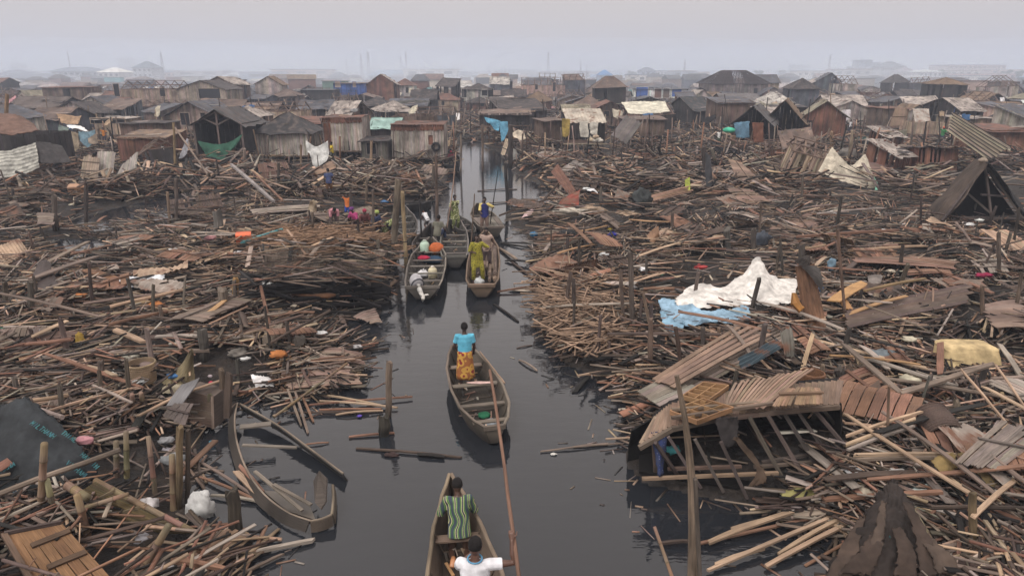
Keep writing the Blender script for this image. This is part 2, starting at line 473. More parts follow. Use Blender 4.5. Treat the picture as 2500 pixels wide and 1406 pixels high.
bp = nd(nt, 'ShaderNodeBump'); bp.inputs['Strength'].default_value = .17; bp.inputs['Distance'].default_value = .05
nt.links.new(ad.outputs[0], bp.inputs['Height']); nt.links.new(bp.outputs[0], b.inputs['Normal'])
mb = MB(); mb.add([(-260, -30, 0), (260, -30, 0), (260, 200, 0), (-260, 200, 0)], [(0, 1, 2, 3)], (.1, .1, .1))
T(mb.build('water', m), kind='structure')
# smoky air
m = bpy.data.materials.new('smoky_air'); m.use_nodes = True
nt = m.node_tree; nt.nodes.clear()
out = nt.nodes.new('ShaderNodeOutputMaterial'); pv = nt.nodes.new('ShaderNodeVolumePrincipled')
pv.inputs['Color'].default_value = (.72, .81, .98, 1)
pv.inputs['Density'].default_value = .0011; pv.inputs['Anisotropy'].default_value = .1
nt.links.new(pv.outputs[0], out.inputs['Volume'])
mb = MB(); mb.box((0, 1540, 29.4), (8200, 3380, 61.5), (.8, .8, .8))
T(mb.build('haze', m), kind='stuff')
# thicker drifts of smoke hanging over the far shacks
sm = bpy.data.materials.new('drifting_smoke'); sm.use_nodes = True
nt = sm.node_tree; nt.nodes.clear(); out = nt.nodes.new('ShaderNodeOutputMaterial'); pv = nt.nodes.new('ShaderNodeVolumePrincipled')
pv.inputs['Color'].default_value = (.80, .88, 1, 1); pv.inputs['Density'].default_value = .006; nt.links.new(pv.outputs[0], out.inputs['Volume'])
sm2 = sm.copy(); sm2.name = 'thin_far_smoke'; sm2.node_tree.nodes['Principled Volume'].inputs['Density'].default_value = .0015
for (px, py, Y, rx, ry, rz_) in ((1250, 206, 235, 230, 62, 8), (300, 210, 215, 90, 50, 8), (2200, 210, 215, 90, 50, 8), (0, 186, 620, 420, 150, 20), (1250, 186, 700, 520, 160, 22), (2500, 186, 640, 420, 150, 20), (1250, 200, 400, 330, 60, 10), (660, 205, 300, 34, 40, 10), (900, 212, 260, 26, 34, 7), (2010, 235, 190, 9, 20, 6), (2100, 222, 240, 26, 30, 7), (1150, 205, 330, 50, 50, 8)):
 c = V(px, py, Y); mb = MB(); mb.ball((0, 0, 0), (rx, ry, rz_), (.8, .8, .8), 24, 14)
 o = mb.build('smoke', sm if rx < 70 else sm2); o.location = (c.x, c.y, max(c.z, rz_ * .8)); T(o, kind='stuff')
# ---------------------------------------------------------------- people
_dg = None
def fuse(mb, voxel, name, smooth=4):
 "union of overlapping limbs as one continuous surface"
 me = bpy.data.meshes.new('t'); me.from_pydata([tuple(p) for p in mb.v], [], mb.f); me.update()
 o = bpy.data.objects.new('t', me); COL.objects.link(o)
 r = o.modifiers.new('r', 'REMESH'); r.mode = 'VOXEL'; r.voxel_size = voxel; r.use_smooth_shade = True
 if smooth:
  q = o.modifiers.new('s', 'SMOOTH'); q.iterations = smooth; q.factor = .5
 dg = bpy.context.evaluated_depsgraph_get()
 out = bpy.data.meshes.new_from_object(o.evaluated_get(dg), depsgraph=dg)
 out.name = name
 bpy.data.objects.remove(o); bpy.data.meshes.remove(me)
 return out
def body_obj(mb, voxel, name, mat, col, root, smooth=4):
 me = fuse(mb, voxel, name, smooth)
 a = me.attributes.new('col', 'FLOAT_COLOR', 'POINT')
 c = np.ones((len(me.vertices), 4), dtype=np.float32); c[:, :3] = col; a.data.foreach_set('color', c.ravel())
 me.materials.clear(); me.materials.append(M[mat] if isinstance(mat, str) else mat)
 me.polygons.foreach_set('use_smooth', [True] * len(me.polygons))
 o = bpy.data.objects.new(name, me); COL.objects.link(o); o.parent = root
 return o
def ik(a, b, l1, l2, hint):
 a = Vector(a); b = Vector(b); d = b - a; L = d.length
 if L > (l1 + l2) * .995: b = a + d * ((l1 + l2) * .995 / L); d = b - a; L = d.length
 n = d / L
 x = (l1 * l1 - l2 * l2 + L * L) / (2 * L)
 h = math.sqrt(max(l1 * l1 - x * x, 0))
 p = Vector(hint); p = (p - n * p.dot(n)).normalized()
 return a + n * x + p * h, b
SKIN = (.058, .030, .021)
def person(label, loc, rz, pose, wear, h=1.68, skin=SKIN, group=None, detail=.017, hair='short', hat=None):
 k = h / 1.7
 root = empty('person', loc, label, 'person', group, rz)
 g = lambda key, dflt: pose.get(key, dflt)
 P = Vector(g('pelvis', (0, 0, .90))) * k
 lean = R(g('lean', 2)); side = R(g('side', 0))
 sp = Vector((math.sin(side), math.sin(lean), math.cos(lean) * math.cos(side))).normalized()
 tw = R(g('twist', 0))
 rt = Vector((math.cos(tw), math.sin(tw), 0)); rt = (rt - sp * rt.dot(sp)).normalized()
 shc = P + sp * .47 * k; nk = P + sp * .53 * k
 hl = R(g('nod', 5)) + lean * g('follow', .4)
 hd = Vector((math.sin(R(g('tilt', 0))), math.sin(hl), math.cos(hl))).normalized()
 hc = nk + hd * .135 * k
 sh = {s: shc + rt * (s * .165 * k) - sp * .02 * k for s in (-1, 1)}
 hp = {s: P + Vector((s * .085 * k, 0, -.02 * k)) for s in (-1, 1)}
 hands = {-1: Vector(g('lh', (-.24, .06, .80))) * k, 1: Vector(g('rh', (.24, .06, .80))) * k}
 feet = {-1: Vector(g('lf', (-.11, 0, .08))) * k, 1: Vector(g('rf', (.11, .02, .08))) * k}
 el = {}; kn = {}
 for s in (-1, 1):
  el[s], hands[s] = ik(sh[s], hands[s], .285 * k, .25 * k, g('eh', (s * .5, -.8, -.3)) if s == 1 else g('ehl', (s * .5, -.8, -.3)))
  kn[s], feet[s] = ik(hp[s], feet[s], .42 * k, .42 * k, g('kh', (s * .15, 1, 0)))
 gd = g('grip', None)
 # body
 b = MB()
 b.tube([P - sp * .08 * k, P, P + sp * .13 * k, P + sp * .32 * k, P + sp * .44 * k, P + sp * .50 * k], [.10 * k, .155 * k, .13 * k, .158 * k, .15 * k, .07 * k],
           (1, 1, 1), 14, ry=[.09 * k, .11 * k, .09 * k, .11 * k, .09 * k, .06 * k], side=rt)
 b.tube([shc, nk + hd * .06 * k], [.055 * k, .05 * k], (1, 1, 1), 10)
 hr = Matrix.Rotation(-hl, 3, 'X')
 b.ball(hc, (.073 * k, .092 * k, .108 * k), (1, 1, 1), 16, 12, M3=hr)
 b.ball(hc + hr @ Vector((0, .045, -.075)) * k, (.042 * k, .045 * k, .035 * k), (1, 1, 1), 8, 6)         # jaw
 b.tube([hc + hr @ Vector((0, .088, .015)) * k, hc + hr @ Vector((0, .112, -.022)) * k], [.010 * k, .019 * k], (1, 1, 1), 6)  # nose
 for s in (-1, 1):
  b.ball(hc + hr @ Vector((s * .075, -.005, -.005)) * k, (.012 * k, .02 * k, .032 * k), (1, 1, 1), 6, 5)
  b.tube([sh[s] - rt * s * .04 * k, sh[s], sh[s].lerp(el[s], .45), el[s], el[s].lerp(hands[s], .35), hands[s]],
               [.05 * k, .056 * k, .048 * k, .037 * k, .040 * k, .026 * k], (1, 1, 1), 10)
  b.tube([hp[s] + Vector((0, 0, .03)), hp[s], hp[s].lerp(kn[s], .4), kn[s], kn[s].lerp(feet[s], .3), feet[s]],
               [.07 * k, .088 * k, .078 * k, .052 * k, .055 * k, .034 * k], (1, 1, 1), 10)
  # foot
  fd = Vector(g('toe', (s * .15, 1, -.22))).normalized()
  b.tube([feet[s] - fd * .045 * k + Vector((0, 0, -.03)) * k, feet[s] + Vector((0, 0, -.035 * k)) + fd * .04 * k, feet[s] + fd * .165 * k + Vector((0, 0, -.03)) * k],
               [.03 * k, .038 * k, .030 * k], (1, 1, 1), 8, ry=[.028 * k, .034 * k, .014 * k])
  # hand: palm, four fingers of different length, thumb from the side of the palm
  fa = (hands[s] - el[s]).normalized()
  ref = Vector((0, 1, 0)) if abs(fa.y) < .8 else Vector((0, 0, -1))
  pd = (ref - fa * ref.dot(fa)).normalized()             # palm faces this way
  ac = fa.cross(pd).normalized()
  q = hands[s]
  b.tube([q, q + fa * .045 * k, q + fa * .085 * k], [.026 * k, .038 * k, .036 * k], (1, 1, 1), 8, ry=[.02 * k, .016 * k, .014 * k], side=ac)
  curl = .9 if (gd and s in gd) else .35
  for i, (o_, L) in enumerate(((-.029, .062), (-.010, .075), (.010, .078), (.029, .068))):
   p0 = q + fa * .08 * k + ac * o_ * k
   p1 = p0 + (fa * math.cos(curl) + pd * math.sin(curl)) * L * .5 * k
   p2 = p1 + (fa * math.cos(curl * 2.3) + pd * math.sin(curl * 2.3)) * L * .5 * k
   b.tube([p0, p1, p2], [.0095 * k, .0088 * k, .007 * k], (1, 1, 1), 6)
  p0 = q + fa * .03 * k - ac * s * .03 * k
  b.tube([p0, p0 + (fa * .6 - ac * s * .7 + pd * .3) * .04 * k, p0 + (fa * .9 - ac * s * .45 + pd * .8 * curl) * .068 * k], [.013 * k, .011 * k, .009 * k], (1, 1, 1), 6)
 body_obj(b, detail * .62, 'body', 'skin', skin, root, 2)
 # face
 for s in (-1, 1):
  e = MB(); e.ball(hc + hr @ Vector((s * .030, .083, .018)) * k, (.012 * k, .008 * k, .007 * k), (.42, .36, .32), 8, 5); e.build('eye', 'skin', root)
 e = MB(); e.tube([hc + hr @ Vector((-.024, .087, -.052)) * k, hc + hr @ Vector((0, .096, -.054)) * k, hc + hr @ Vector((.024, .087, -.052)) * k], [.005 * k, .009 * k, .005 * k], (.07, .028, .024), 6)
 e.build('mouth', 'skin', root)
 if hair:
  e = MB(); e.ball(hc + hr @ Vector((0, -.012, .022)) * k, ((.084 if hair == 'short' else .095) * k, .098 * k, .104 * k), (.012, .010, .010), 14, 9, M3=hr)
  kk = Vector((0, .075, -.045)) * k
  vs = [];
  for p in e.v:
   l = hr.inverted() @ (p - hc)
   if l.y > .035 * k and l.z < .06 * k: l.y = .02 * k; l.x *= .7
   if l.z < -.045 * k: l.z = -.045 * k; l.x *= .85; l.y *= .85
   vs.append(hc + hr @ l)
  e.v = vs
  e.build('hair', 'hair', root, smooth=True)
 if hat:
  e = MB(); e.ball(hc + hr @ Vector((0, -.01, .035)) * k, (.098 * k, .112 * k, .095 * k), hat, 12, 8, jit=.12)
  e.ball(hc + hr @ Vector((0, -.10, .03)) * k, (.05 * k, .05 * k, .045 * k), hat, 8, 6, jit=.2)
  e.build('head_wrap', 'cloth', root, smooth=True)
 # clothes
 for wname, sty, mat, c in wear:
  b = MB()
  if wname in ('shirt', 'robe', 'vest', 'blouse'):
   dn = {'shirt': -.10, 'robe': -.36, 'vest': -.12, 'blouse': -.12}[wname]
   ex = 1.0 if wname != 'robe' else 1.18
   pts = []; rx = []; ry_ = []
   low = P + Vector((0, 0, dn * k)) if g('hang', True) else P + sp * dn * k
   for (pp, a1, a2) in ((low, .185 * ex, .145 * ex), (low.lerp(P, .6), .18 * ex, .14 * ex), (P + sp * .05 * k, .172 * ex, .13 * ex), (P + sp * .2 * k, .165, .125), (P + sp * .34 * k, .180, .132),
                                 (P + sp * .44 * k, .172, .112), (P + sp * .495 * k, .09, .075)):
    pts.append(pp); rx.append(a1 * k); ry_.append(a2 * k)
   if wname == 'vest': rx = [q * 1.06 for q in rx]; ry_ = [q * 1.08 for q in ry_]
   b.tube(pts, rx, (1, 1, 1), 18, ry=ry_, side=rt)
   if wname != 'vest':
    for s in (-1, 1):
     f = sty
     A = [sh[s] - rt * s * .06 * k, sh[s] + Vector((0, 0, .008)), sh[s].lerp(el[s], .5)]
     rr = [.062 * k, .073 * k, .070 * k]
     if f > .55: A.append(el[s]); rr.append(.064 * k)
     if f > 1: A.append(el[s].lerp(hands[s], f - 1)); rr.append(.058 * k)
     if f <= .55: A[-1] = sh[s].lerp(el[s], f + .12)
     b.tube(A, rr, (1, 1, 1), 10)
   body_obj(b, detail * .8, wname, mat, c, root, 3)
  elif wname in ('trousers', 'shorts'):
   f = sty
   b.tube([P - Vector((0, 0, .10)) * k, P, P + sp * .08 * k], [.15 * k, .172 * k, .158 * k], (1, 1, 1), 14, ry=[.12 * k, .13 * k, .12 * k], side=rt)
   for s in (-1, 1):
    A = [hp[s], hp[s].lerp(kn[s], .5)]; rr = [.105 * k, .098 * k]
    if f > .6: A.append(kn[s]); rr.append(.078 * k)
    if f > 1: A.append(kn[s].lerp(feet[s], f - 1)); rr.append(.072 * k)
    b.tube(A, rr, (1, 1, 1), 10)
   body_obj(b, detail * .8, wname, mat, c, root, 3)
  elif wname == 'wrapper':
   n = 28; rows = []
   hem = sty
   for i in range(9):
    t = i / 8
    z = (P.z + .10 * k) * (1 - t) + hem * k * t
    r1 = (.165 + .055 * t) * k; r2 = (.13 + .055 * t) * k
    row = []
    for j in range(n):
     a = 2 * math.pi * j / n
     w_ = 1 + .05 * t * math.sin(a * 5 + 1) + .03 * t * math.sin(a * 9)
     row.append((P.x * (1 - t) + math.cos(a) * r1 * w_, P.y * (1 - t) + math.sin(a) * r2 * w_, z))
    rows.append(row + [row[0]])
   b.grid(rows, -.006)
   b.c = [tuple(c[:3])] * len(b.v)
   b.build('wrapper', mat, root, smooth=True)
 root['_hd'] = 1
 del root['_hd']
 W3 = Matrix.Rotation(rz, 4, 'Z')
 return root, lambda v: Vector(loc) + (W3 @ (Vector(v) * k))
def pole_thing(a, b, r, tone, label, name='punting_pole', cat='pole', group=None, bend=.0, mat='wood'):
 a = Vector(a); b = Vector(b)
 mb = MB(); pts = []
 for i in range(9):
  t = i / 8
  p = a.lerp(b, t); p.x += bend * math.sin(t * 3.1) + random.uniform(-1, 1) * r * .25
  pts.append(p)
 mb.tube(pts, [r * (1 - .25 * i / 8) * random.uniform(.93, 1.07) for i in range(9)], tone, 8)
 o = mb.build(name, mat, origin=a, smooth=True)
 return T(o, label, cat, group)
M['fab_wave'] = pattern_mat('green_wave_print', None, [(0, (.035, .05, .07)), (.30, (.10, .20, .055)), (.62, (.045, .13, .05)), (.80, (.50, .46, .25)), (.93, (.035, .05, .07))], 8.5, 'wave')
M['fab_wrap'] = pattern_mat('gold_crimson_print', None, [(0, (.20, .018, .022)), (.34, (.50, .28, .055)), (.62, (.28, .10, .03))], 7, 'vor')
M['fab_dot'] = pattern_mat('pale_dot_print', None, [(0, (.62, .60, .42)), (.30, (.19, .21, .07)), (.55, (.13, .16, .06))], 13, 'vor')
M['fab_olive'] = pattern_mat('olive_gold_print', None, [(0, (.10, .10, .012)), (.10, (.36, .31, .03)), (.40, (.23, .21, .02))], 22, 'net')
M['fab_navy'] = pattern_mat('navy_print', None, [(0, (.30, .32, .38)), (.13, (.02, .035, .12)), (.5, (.03, .04, .09))], 16, 'vor')
M['fab_brown'] = pattern_mat('brown_print', None, [(0, (.24, .16, .10)), (.25, (.09, .05, .045)), (.5, (.13, .09, .07))], 15, 'vor')
PI = math.pi
# 1 the poler at the near end of the nearest canoe
bx, by = -.445, 6.72
pr, pf = person('person in a white shirt with light blue collar, back turned, raising a long pole', (bx, by, .06), R(-4),
       dict(rh=(.42, .20, 1.58), lh=(-.06, .42, 1.22), ehl=(-.6, -.2, -.6), eh=(1, -.4, -1.2), lean=6, nod=16, grip=(1,), lf=(-.16, .08, .08), rf=(.16, -.10, .08)),
       [('trousers', 1.8, 'cloth', (.03, .035, .06)), ('shirt', .42, 'cloth', (.80, .80, .84))], h=1.74, detail=.013, skin=(.105, .052, .036))
mb = MB()   # collar and sleeve trim, the small dark emblem on the sleeve
c0 = Vector((0, .055, 1.43)) * (1.74 / 1.7)
ring = [c0 + Vector((math.cos(a) * .085, math.sin(a) * .075, -.012 + .012 * math.sin(a))) for a in [2 * PI * i / 18 for i in range(19)]]
mb.tube(ring, .011, (.16, .42, .66), 6, cap=False); mb.build('collar', 'cloth', pr, smooth=True)
hand = V(1249, 1303, 7.0)
tip = V(1196, 903, 9.3); low = hand + (hand - tip) * .62
pole_thing(low, tip, .027, (.21, .12, .085), 'long reddish wooden punting pole held up by the person in white', bend=.02)
# 2 kneeling in the bow of the nearest canoe
person('person kneeling in the bow of the nearest canoe in a green wave print robe', (-.80, 8.78, .06), R(8),
       dict(pelvis=(0, 0, .38), lean=20, nod=16, rh=(.24, .42, .40), lh=(-.26, .40, .40), lf=(-.13, -.34, .10), rf=(.10, -.36, .10), kh=(0, 1, -.4), toe=(0, -.35, -1), hang=False),
       [('blouse', 1.55, M['fab_wave'], (1, 1, 1))], h=1.66, detail=.013, skin=(.07, .036, .024))
pr2 = [o for o in COL.objects if o.get('category') == 'person'][-1]
for s_ in (-1, 1):
 mb = MB(); mb.tube([Vector((s_ * .115, -.33, .12)), Vector((s_ * .125, -.42, .13)), Vector((s_ * .15, -.53, .12))], [.034, .042, .036], (.42, .19, .09), 10, ry=[.03, .03, .02]); mb.build('sole', 'skin', pr2, smooth=True)
# 3 the woman standing in the second canoe
pr3, pf3 = person('person in a sky blue top and a gold and crimson wrapper, standing in a canoe', (-1.07, 14.35, .07), R(6),
       dict(rh=(.22, .20, .86), lh=(-.20, .26, .92), lean=4, nod=8, lf=(-.10, -.02, .08), rf=(.13, .05, .08)),
       [('wrapper', .30, M['fab_wrap'], (1, 1, 1)), ('shirt', .5, 'cloth', (.14, .52, .72))], h=1.62, detail=.013)
# 4, 5 in the canoe coming towards the camera
person('person in a loose olive and gold printed tunic and trousers, standing and facing the camera', (-1.20, 22.7, .10), PI + R(8),
       dict(rh=(.14, .26, 1.12), lh=(-.26, .22, 1.18), ehl=(-1, -.2, -.6), grip=(-1, 1), lf=(-.2, 0, .08), rf=(.14, .06, .08), tilt=5),
       [('trousers', 1.9, M['fab_olive'], (1, 1, 1)), ('robe', .75, M['fab_olive'], (1, 1, 1))], h=1.72)
pole_thing(G(1142, 705, -.05), V(1159, 474, 23.6), .026, (.11, .075, .055), 'dark punting pole held upright by the person in the olive printed tunic')
person('person in a pale singlet half hidden behind the person in the olive tunic', (-.92, 24.0, .10), PI + R(-5),
       dict(rh=(.25, .1, .85), lh=(-.22, .2, .95)), [('trousers', 1.9, 'cloth', (.06, .04, .04)), ('shirt', .15, 'cloth', (.45, .33, .28))], h=1.66)
# 6 standing at the far end of the middle canoe with a long pole
person('person in a green and white dotted tunic, standing with both hands on a pole', (-2.62, 30.9, .10), PI + R(30),
       dict(rh=(.34, .40, 1.10), lh=(.10, .44, 1.38), eh=(.6, -.2, -.8), grip=(-1, 1)),
       [('trousers', 1.9, M['fab_dot'], (1, 1, 1)), ('robe', .7, M['fab_dot'], (1, 1, 1))], h=1.66)
pole_thing(G(1088, 575, .0), V(1113, 372, 31.2), .028, (.30, .20, .15), 'tall pale punting pole beside the person in the green and white dotted tunic', bend=.06)
# 7 navy vest, yellow sleeves
person('person in a navy vest over a yellow shirt, standing with a dark pole', (-1.22, 30.0, .10), PI - R(6),
       dict(rh=(.10, .36, 1.05), lh=(-.42, .22, 1.28), ehl=(-1, -.3, -.6), grip=(-1, 1), tilt=-4),
       [('trousers', 1.85, M['fab_brown'], (1, 1, 1)), ('shirt', .6, 'cloth', (.72, .58, .20)), ('vest', 0, 'cloth', (.022, .026, .15))], h=1.72)
pole_thing(G(1193, 572, .0), V(1216, 415, 29.9), .024, (.018, .016, .016), 'thin black punting pole slanting beside the person in the navy vest')
# 8, 9 on the canoe beyond the outboard boat
person('person in an olive grey shirt sitting with the back turned behind the orange sack', (-3.15, 28.2, .18), R(-20),
       dict(pelvis=(0, 0, .38), lean=14, nod=12, rh=(.26, .32, .42), lh=(-.24, .36, .42), lf=(-.14, .45, .06), rf=(.14, .45, .06), kh=(0, .5, 1)),
       [('trousers', 1.8, 'cloth', (.05, .07, .14)), ('shirt', .55, 'cloth', (.17, .165, .13))], h=1.70)
person('small person in a white shirt and grey shorts bending over beside a dark post', (-3.85, 30.6, .12), R(50),
       dict(pelvis=(0, 0, .86), lean=38, nod=30, rh=(.14, .52, .70), lh=(-.1, .52, .70)),
       [('shorts', .95, 'cloth', (.20, .18, .18)), ('shirt', .3, 'cloth', (.78, .77, .80))], h=1.12, skin=(.10, .035, .022))
def pp(px, py, dz=0.25):
 q = G(px, py, dz)
 for _ in range(3): q = G(px, py, max(landz(q.x, q.y) + dz - .25 + .12, .08))
 return q
BEND = dict(pelvis=(0, -.1, .84), lean=72, nod=55, follow=.2, rh=(.12, .42, .30), lh=(-.14, .44, .28))
SQUAT = dict(pelvis=(0, 0, .30), lean=22, nod=18, rh=(.18, .44, .40), lh=(-.18, .44, .36), lf=(-.15, .20, .08), rf=(.15, .20, .08), kh=(.1, 1, .7))
STAND = dict(rh=(.22, .22, .95), lh=(-.22, .1, .82))
UP = dict(rh=(.20, .30, 1.60), lh=(-.25, .2, 1.1), eh=(1, -.2, -.3))
for (lab, px, py, rz, pose, wear, h, hat) in (
 ('person in a pink shirt bending right over to pick through the wreckage', 816, 562, PI + .4, BEND, [('trousers', 1.6, 'cloth', (.08, .06, .06)), ('shirt', .6, 'cloth', (.72, .33, .38))], 1.62, None),
 ('small person in an orange shirt and bright blue shorts, arms raised to the head', 851, 536, PI, dict(rh=(.16, .12, 1.50), lh=(-.16, .12, 1.50)), [('shorts', 1.0, 'cloth', (.02, .06, .30)), ('shirt', .5, 'cloth', (.62, .18, .05))], 1.25, None),
 ('person in a magenta top and purple head wrap squatting among the group on the wreckage', 871, 556, PI - .5, SQUAT, [('shirt', .6, 'cloth', (.45, .06, .20)), ('wrapper', .1, 'cloth', (.10, .04, .09))], 1.62, (.16, .05, .20)),
 ('person in a crimson head wrap and brown top sitting among the group on the wreckage', 889, 560, PI + .5, SQUAT, [('shirt', .6, 'cloth', (.20, .07, .07)), ('wrapper', .1, 'cloth', (.07, .04, .04))], 1.60, (.33, .03, .07)),
 ('person in a dark printed robe and lime green head wrap sitting by the leaning post', 914, 566, PI + .9, SQUAT, [('robe', 1.2, M['fab_navy'], (.1, .1, .1))], 1.66, (.38, .46, .14)),
 ('person in a black and green printed top bending down beside the small canoe', 941, 566, -PI / 2, dict(SQUAT, lean=60), [('robe', 1.0, M['fab_dot'], (.1, .1, .1)), ('trousers', 1.8, 'cloth', (.02, .02, .03))], 1.66, None),
 ('person in a royal blue printed shirt bending on the rubble below the white hanging sheet', 806, 482, .3, dict(STAND, lean=24), [('trousers', .9, 'cloth', (.25, .13, .06)), ('shirt', .5, M['fab_navy'], (.02, .05, .3))], 1.60, None),
 ('person with bare brown shoulders sitting beside the person in the blue shirt', 786, 494, .8, SQUAT, [('shorts', .9, 'cloth', (.10, .07, .05))], 1.55, None),
 ('person in a yellow top between the white sheet and the tall slatted shed', 813, 398, PI / 2, UP, [('trousers', 1.8, 'cloth', (.10, .10, .09)), ('shirt', .5, 'cloth', (.78, .58, .05))], 1.62, None),
 ('person in a white vest and green trousers standing under the blue tarp porch', 1753, 356, PI, STAND, [('trousers', 1.8, 'cloth', (.09, .14, .07)), ('shirt', .2, 'cloth', (.80, .80, .78))], 1.50, None),
 ('person in tan clothes standing in the dark canoe under the green basin', 1787, 368, PI + .4, STAND, [('trousers', 1.8, 'cloth', (.12, .10, .06)), ('shirt', .6, 'cloth', (.22, .14, .09))], 1.62, None),
 ('person in an olive patterned robe standing by the corner of the thatched shack', 1955, 336, PI, STAND, [('robe', 1.4, M['fab_dot'], (.1, .1, .1)), ('wrapper', .15, M['fab_dot'], (.1, .1, .1))], 1.70, None),
 ('person with a white shirt on one shoulder walking past the dark brushwood heap', 2074, 327, PI / 2, STAND, [('trousers', 1.8, 'cloth', (.05, .05, .07)), ('shirt', .4, 'cloth', (.75, .75, .78))], 1.60, None),
 ('person in green wearing a bright orange head wrap in front of the fallen slatted panel', 2297, 352, PI - .6, UP, [('trousers', 1.8, 'cloth', (.05, .06, .10)), ('shirt', .6, 'cloth', (.05, .24, .08))], 1.66, (.75, .16, .07)),
 ('person with a white bundle on the head beside the teal shack', 2322, 312, PI, UP, [('shirt', .5, 'cloth', (.10, .09, .12)), ('trousers', 1.8, 'cloth', (.05, .05, .06))], 1.66, (.72, .72, .72)),
 ('person in an orange top standing among the patched cloth sheds', 258, 352, PI, UP, [('shirt', .5, 'cloth', (.70, .25, .04)), ('trousers', 1.8, 'cloth', (.06, .05, .07))], 1.60, None),
 ('person in a dark red top on the low black canoe beside the tyre shack', 1102, 398, PI, SQUAT, [('shirt', .6, 'cloth', (.28, .05, .07)), ('trousers', 1.7, 'cloth', (.06, .05, .05))], 1.62, (.35, .05, .08)),
):
 q = pp(px, py)
 person(lab, q, rz, pose, wear, h, hat=hat, detail=.024)
# ---------------------------------------------------------------- canoes
def lerp_tab(tab, t):
 for i in range(len(tab) - 1):
  a, b = tab[i], tab[i + 1]
  if t <= b[0]:
   k = (t - a[0]) / (b[0] - a[0]); k = k * k * (3 - 2 * k) * .5 + k * .5
   return a[1] + (b[1] - a[1]) * k
 return tab[-1][1]
def canoe(label, near, far, beam, tab, rim=.42, rise=(.10, .22), col=(.105, .085, .07), thwarts=(.3, .5, .7), deck=None, group='wooden canoes on the channel', litter=True, n=26):
 near = Vector((near[0], near[1], 0)); far = Vector((far[0], far[1], 0))
 ax = far - near; L = ax.length; ang = math.atan2(ax.y, ax.x) - PI / 2
 root = empty('canoe', near, label, 'canoe', group, ang)
 hb = lambda t: max(beam / 2 * lerp_tab(tab, t), .02)
 sheer = lambda t: rim + rise[0] * max(0, 1 - t / .25) ** 2 + rise[1] * max(0, (t - .7) / .3) ** 2
 bot = lambda t: -.09 + (rim * .75) * (max(0, 1 - t / .14) ** 2 * .5 + max(0, (t - .84) / .16) ** 2)
 flo = lambda t: max(bot(t) + .05, .035)
 def sec(t, y, off):
  b = hb(t) - off; s = sheer(t); z0 = bot(t) if off == 0 else flo(t)
  b = max(b, .008)
  e_ = max(0, 1 - t / .2) * .3 + max(0, (t - .8) / .2) * .3; f1, f2 = .66 - e_, .90 - e_ * .5
  return [(-b, y, s), (-b * f2, y, s * .55 + z0 * .45), (-b * f1, y, z0), (0, y, z0 - .0), (b * f1, y, z0), (b * f2, y, s * .55 + z0 * .45), (b, y, s)]
 for (nm, side) in (('hull', 0),):
  mb = MB()
  O = [sec(i / n, L * i / n, 0) for i in range(n + 1)]
  I = [sec(min(max(i / n, .015), .985), min(max(L * i / n, .03), L - .03), .028) for i in range(n + 1)]
  def cs(S, wet):
   out = []
   for r in S:
    k = []
    for p in r:
     j = .8 + .35 * mnoise.noise(Vector((p[0] * 4, p[1] * 1.2, p[2] * 5)))
     c = [q * j for q in col]
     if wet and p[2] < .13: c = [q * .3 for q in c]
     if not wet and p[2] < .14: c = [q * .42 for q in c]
     k.append(c)
    out.append(k)
   return out
  # strakes are separate plank runs, so u follows the length
  def gridc(S, flip, cc):
   k = mb.n; vs = []; uv = []; c_ = []
   for i, r in enumerate(S):
    for j, p in enumerate(r): vs.append(Vector(p)); uv.append((p[1], j * .31)); c_.append(cc[i][j])
   m_ = len(S[0]); fs = []
   for i in range(len(S) - 1):
    for j in range(m_ - 1):
     f = (i * m_ + j, i * m_ + j + 1, (i + 1) * m_ + j + 1, (i + 1) * m_ + j)
     fs.append(f if flip else f[::-1])
   mb.add(vs, fs, c_, uv)
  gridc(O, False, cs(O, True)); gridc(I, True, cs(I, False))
  for (A, fl) in ((0, True), (n, False)):
   for S, fl2 in ((O, fl), (I, not fl)):
    r = [Vector(p) for p in S[A]]; f = tuple(range(len(r)))
    mb.add(r, [f if fl2 else f[::-1]], cs([S[A]], True)[0], [(p.x, p.z * 3) for p in r])
  # rim strip
  for sgn, j in ((-1, 0), (1, 6)):
   vs = [];
   for i in range(n + 1): vs += [Vector(O[i][j]), Vector(I[i][j])]
   fs = [(2 * i, 2 * i + 1, 2 * i + 3, 2 * i + 2) for i in range(n)]
   mb.add(vs, fs, col, [(v.y, v.x * .2) for v in vs])
  mb.build('hull', 'wood', root, smooth=False)
 for s in (-1, 1):
  mb = MB(); k_ = [Vector((s * (hb(i / n) - .005), L * i / n, sheer(i / n) + .012)) for i in range(n + 1)]
  mb.tube(k_, [.030] * (n + 1), jc([q * 1.55 for q in col]), 6, ry=[.024] * (n + 1)); mb.build('gunwale', 'wood', root)
 for e in (0, 1):
  if hb(e) > .09:
   mb = MB(); y = L * e; mb.stick((-hb(e) - .02, y, sheer(e) - .02), (hb(e) + .02, y, sheer(e) - .02), .06, .09, jc([q * 1.35 for q in col]))
   mb.build('end_board', 'wood', root)
 for t in thwarts:
  mb = MB(); b = hb(t) - .02; z = sheer(t) - .10 + random.uniform(-.03, .02)
  mb.stick((-b, L * t + random.uniform(-.03, .03), z), (b, L * t, z), random.uniform(.10, .20), .03, jc([q * 1.5 for q in col], .2)); mb.build('thwart', 'wood', root)
 m_ = 7
 for i in range(m_):
  t = (i + .5) / m_; mb = MB(); r = [Vector(p) for p in sec(t, L * t, .045)]
  for q in r: q.z += .012
  r[0].z -= .04; r[-1].z -= .04
  mb.tube(r, [.016] * 7, jc([q * .8 for q in col]), 5); mb.build('rib', 'wood', root)
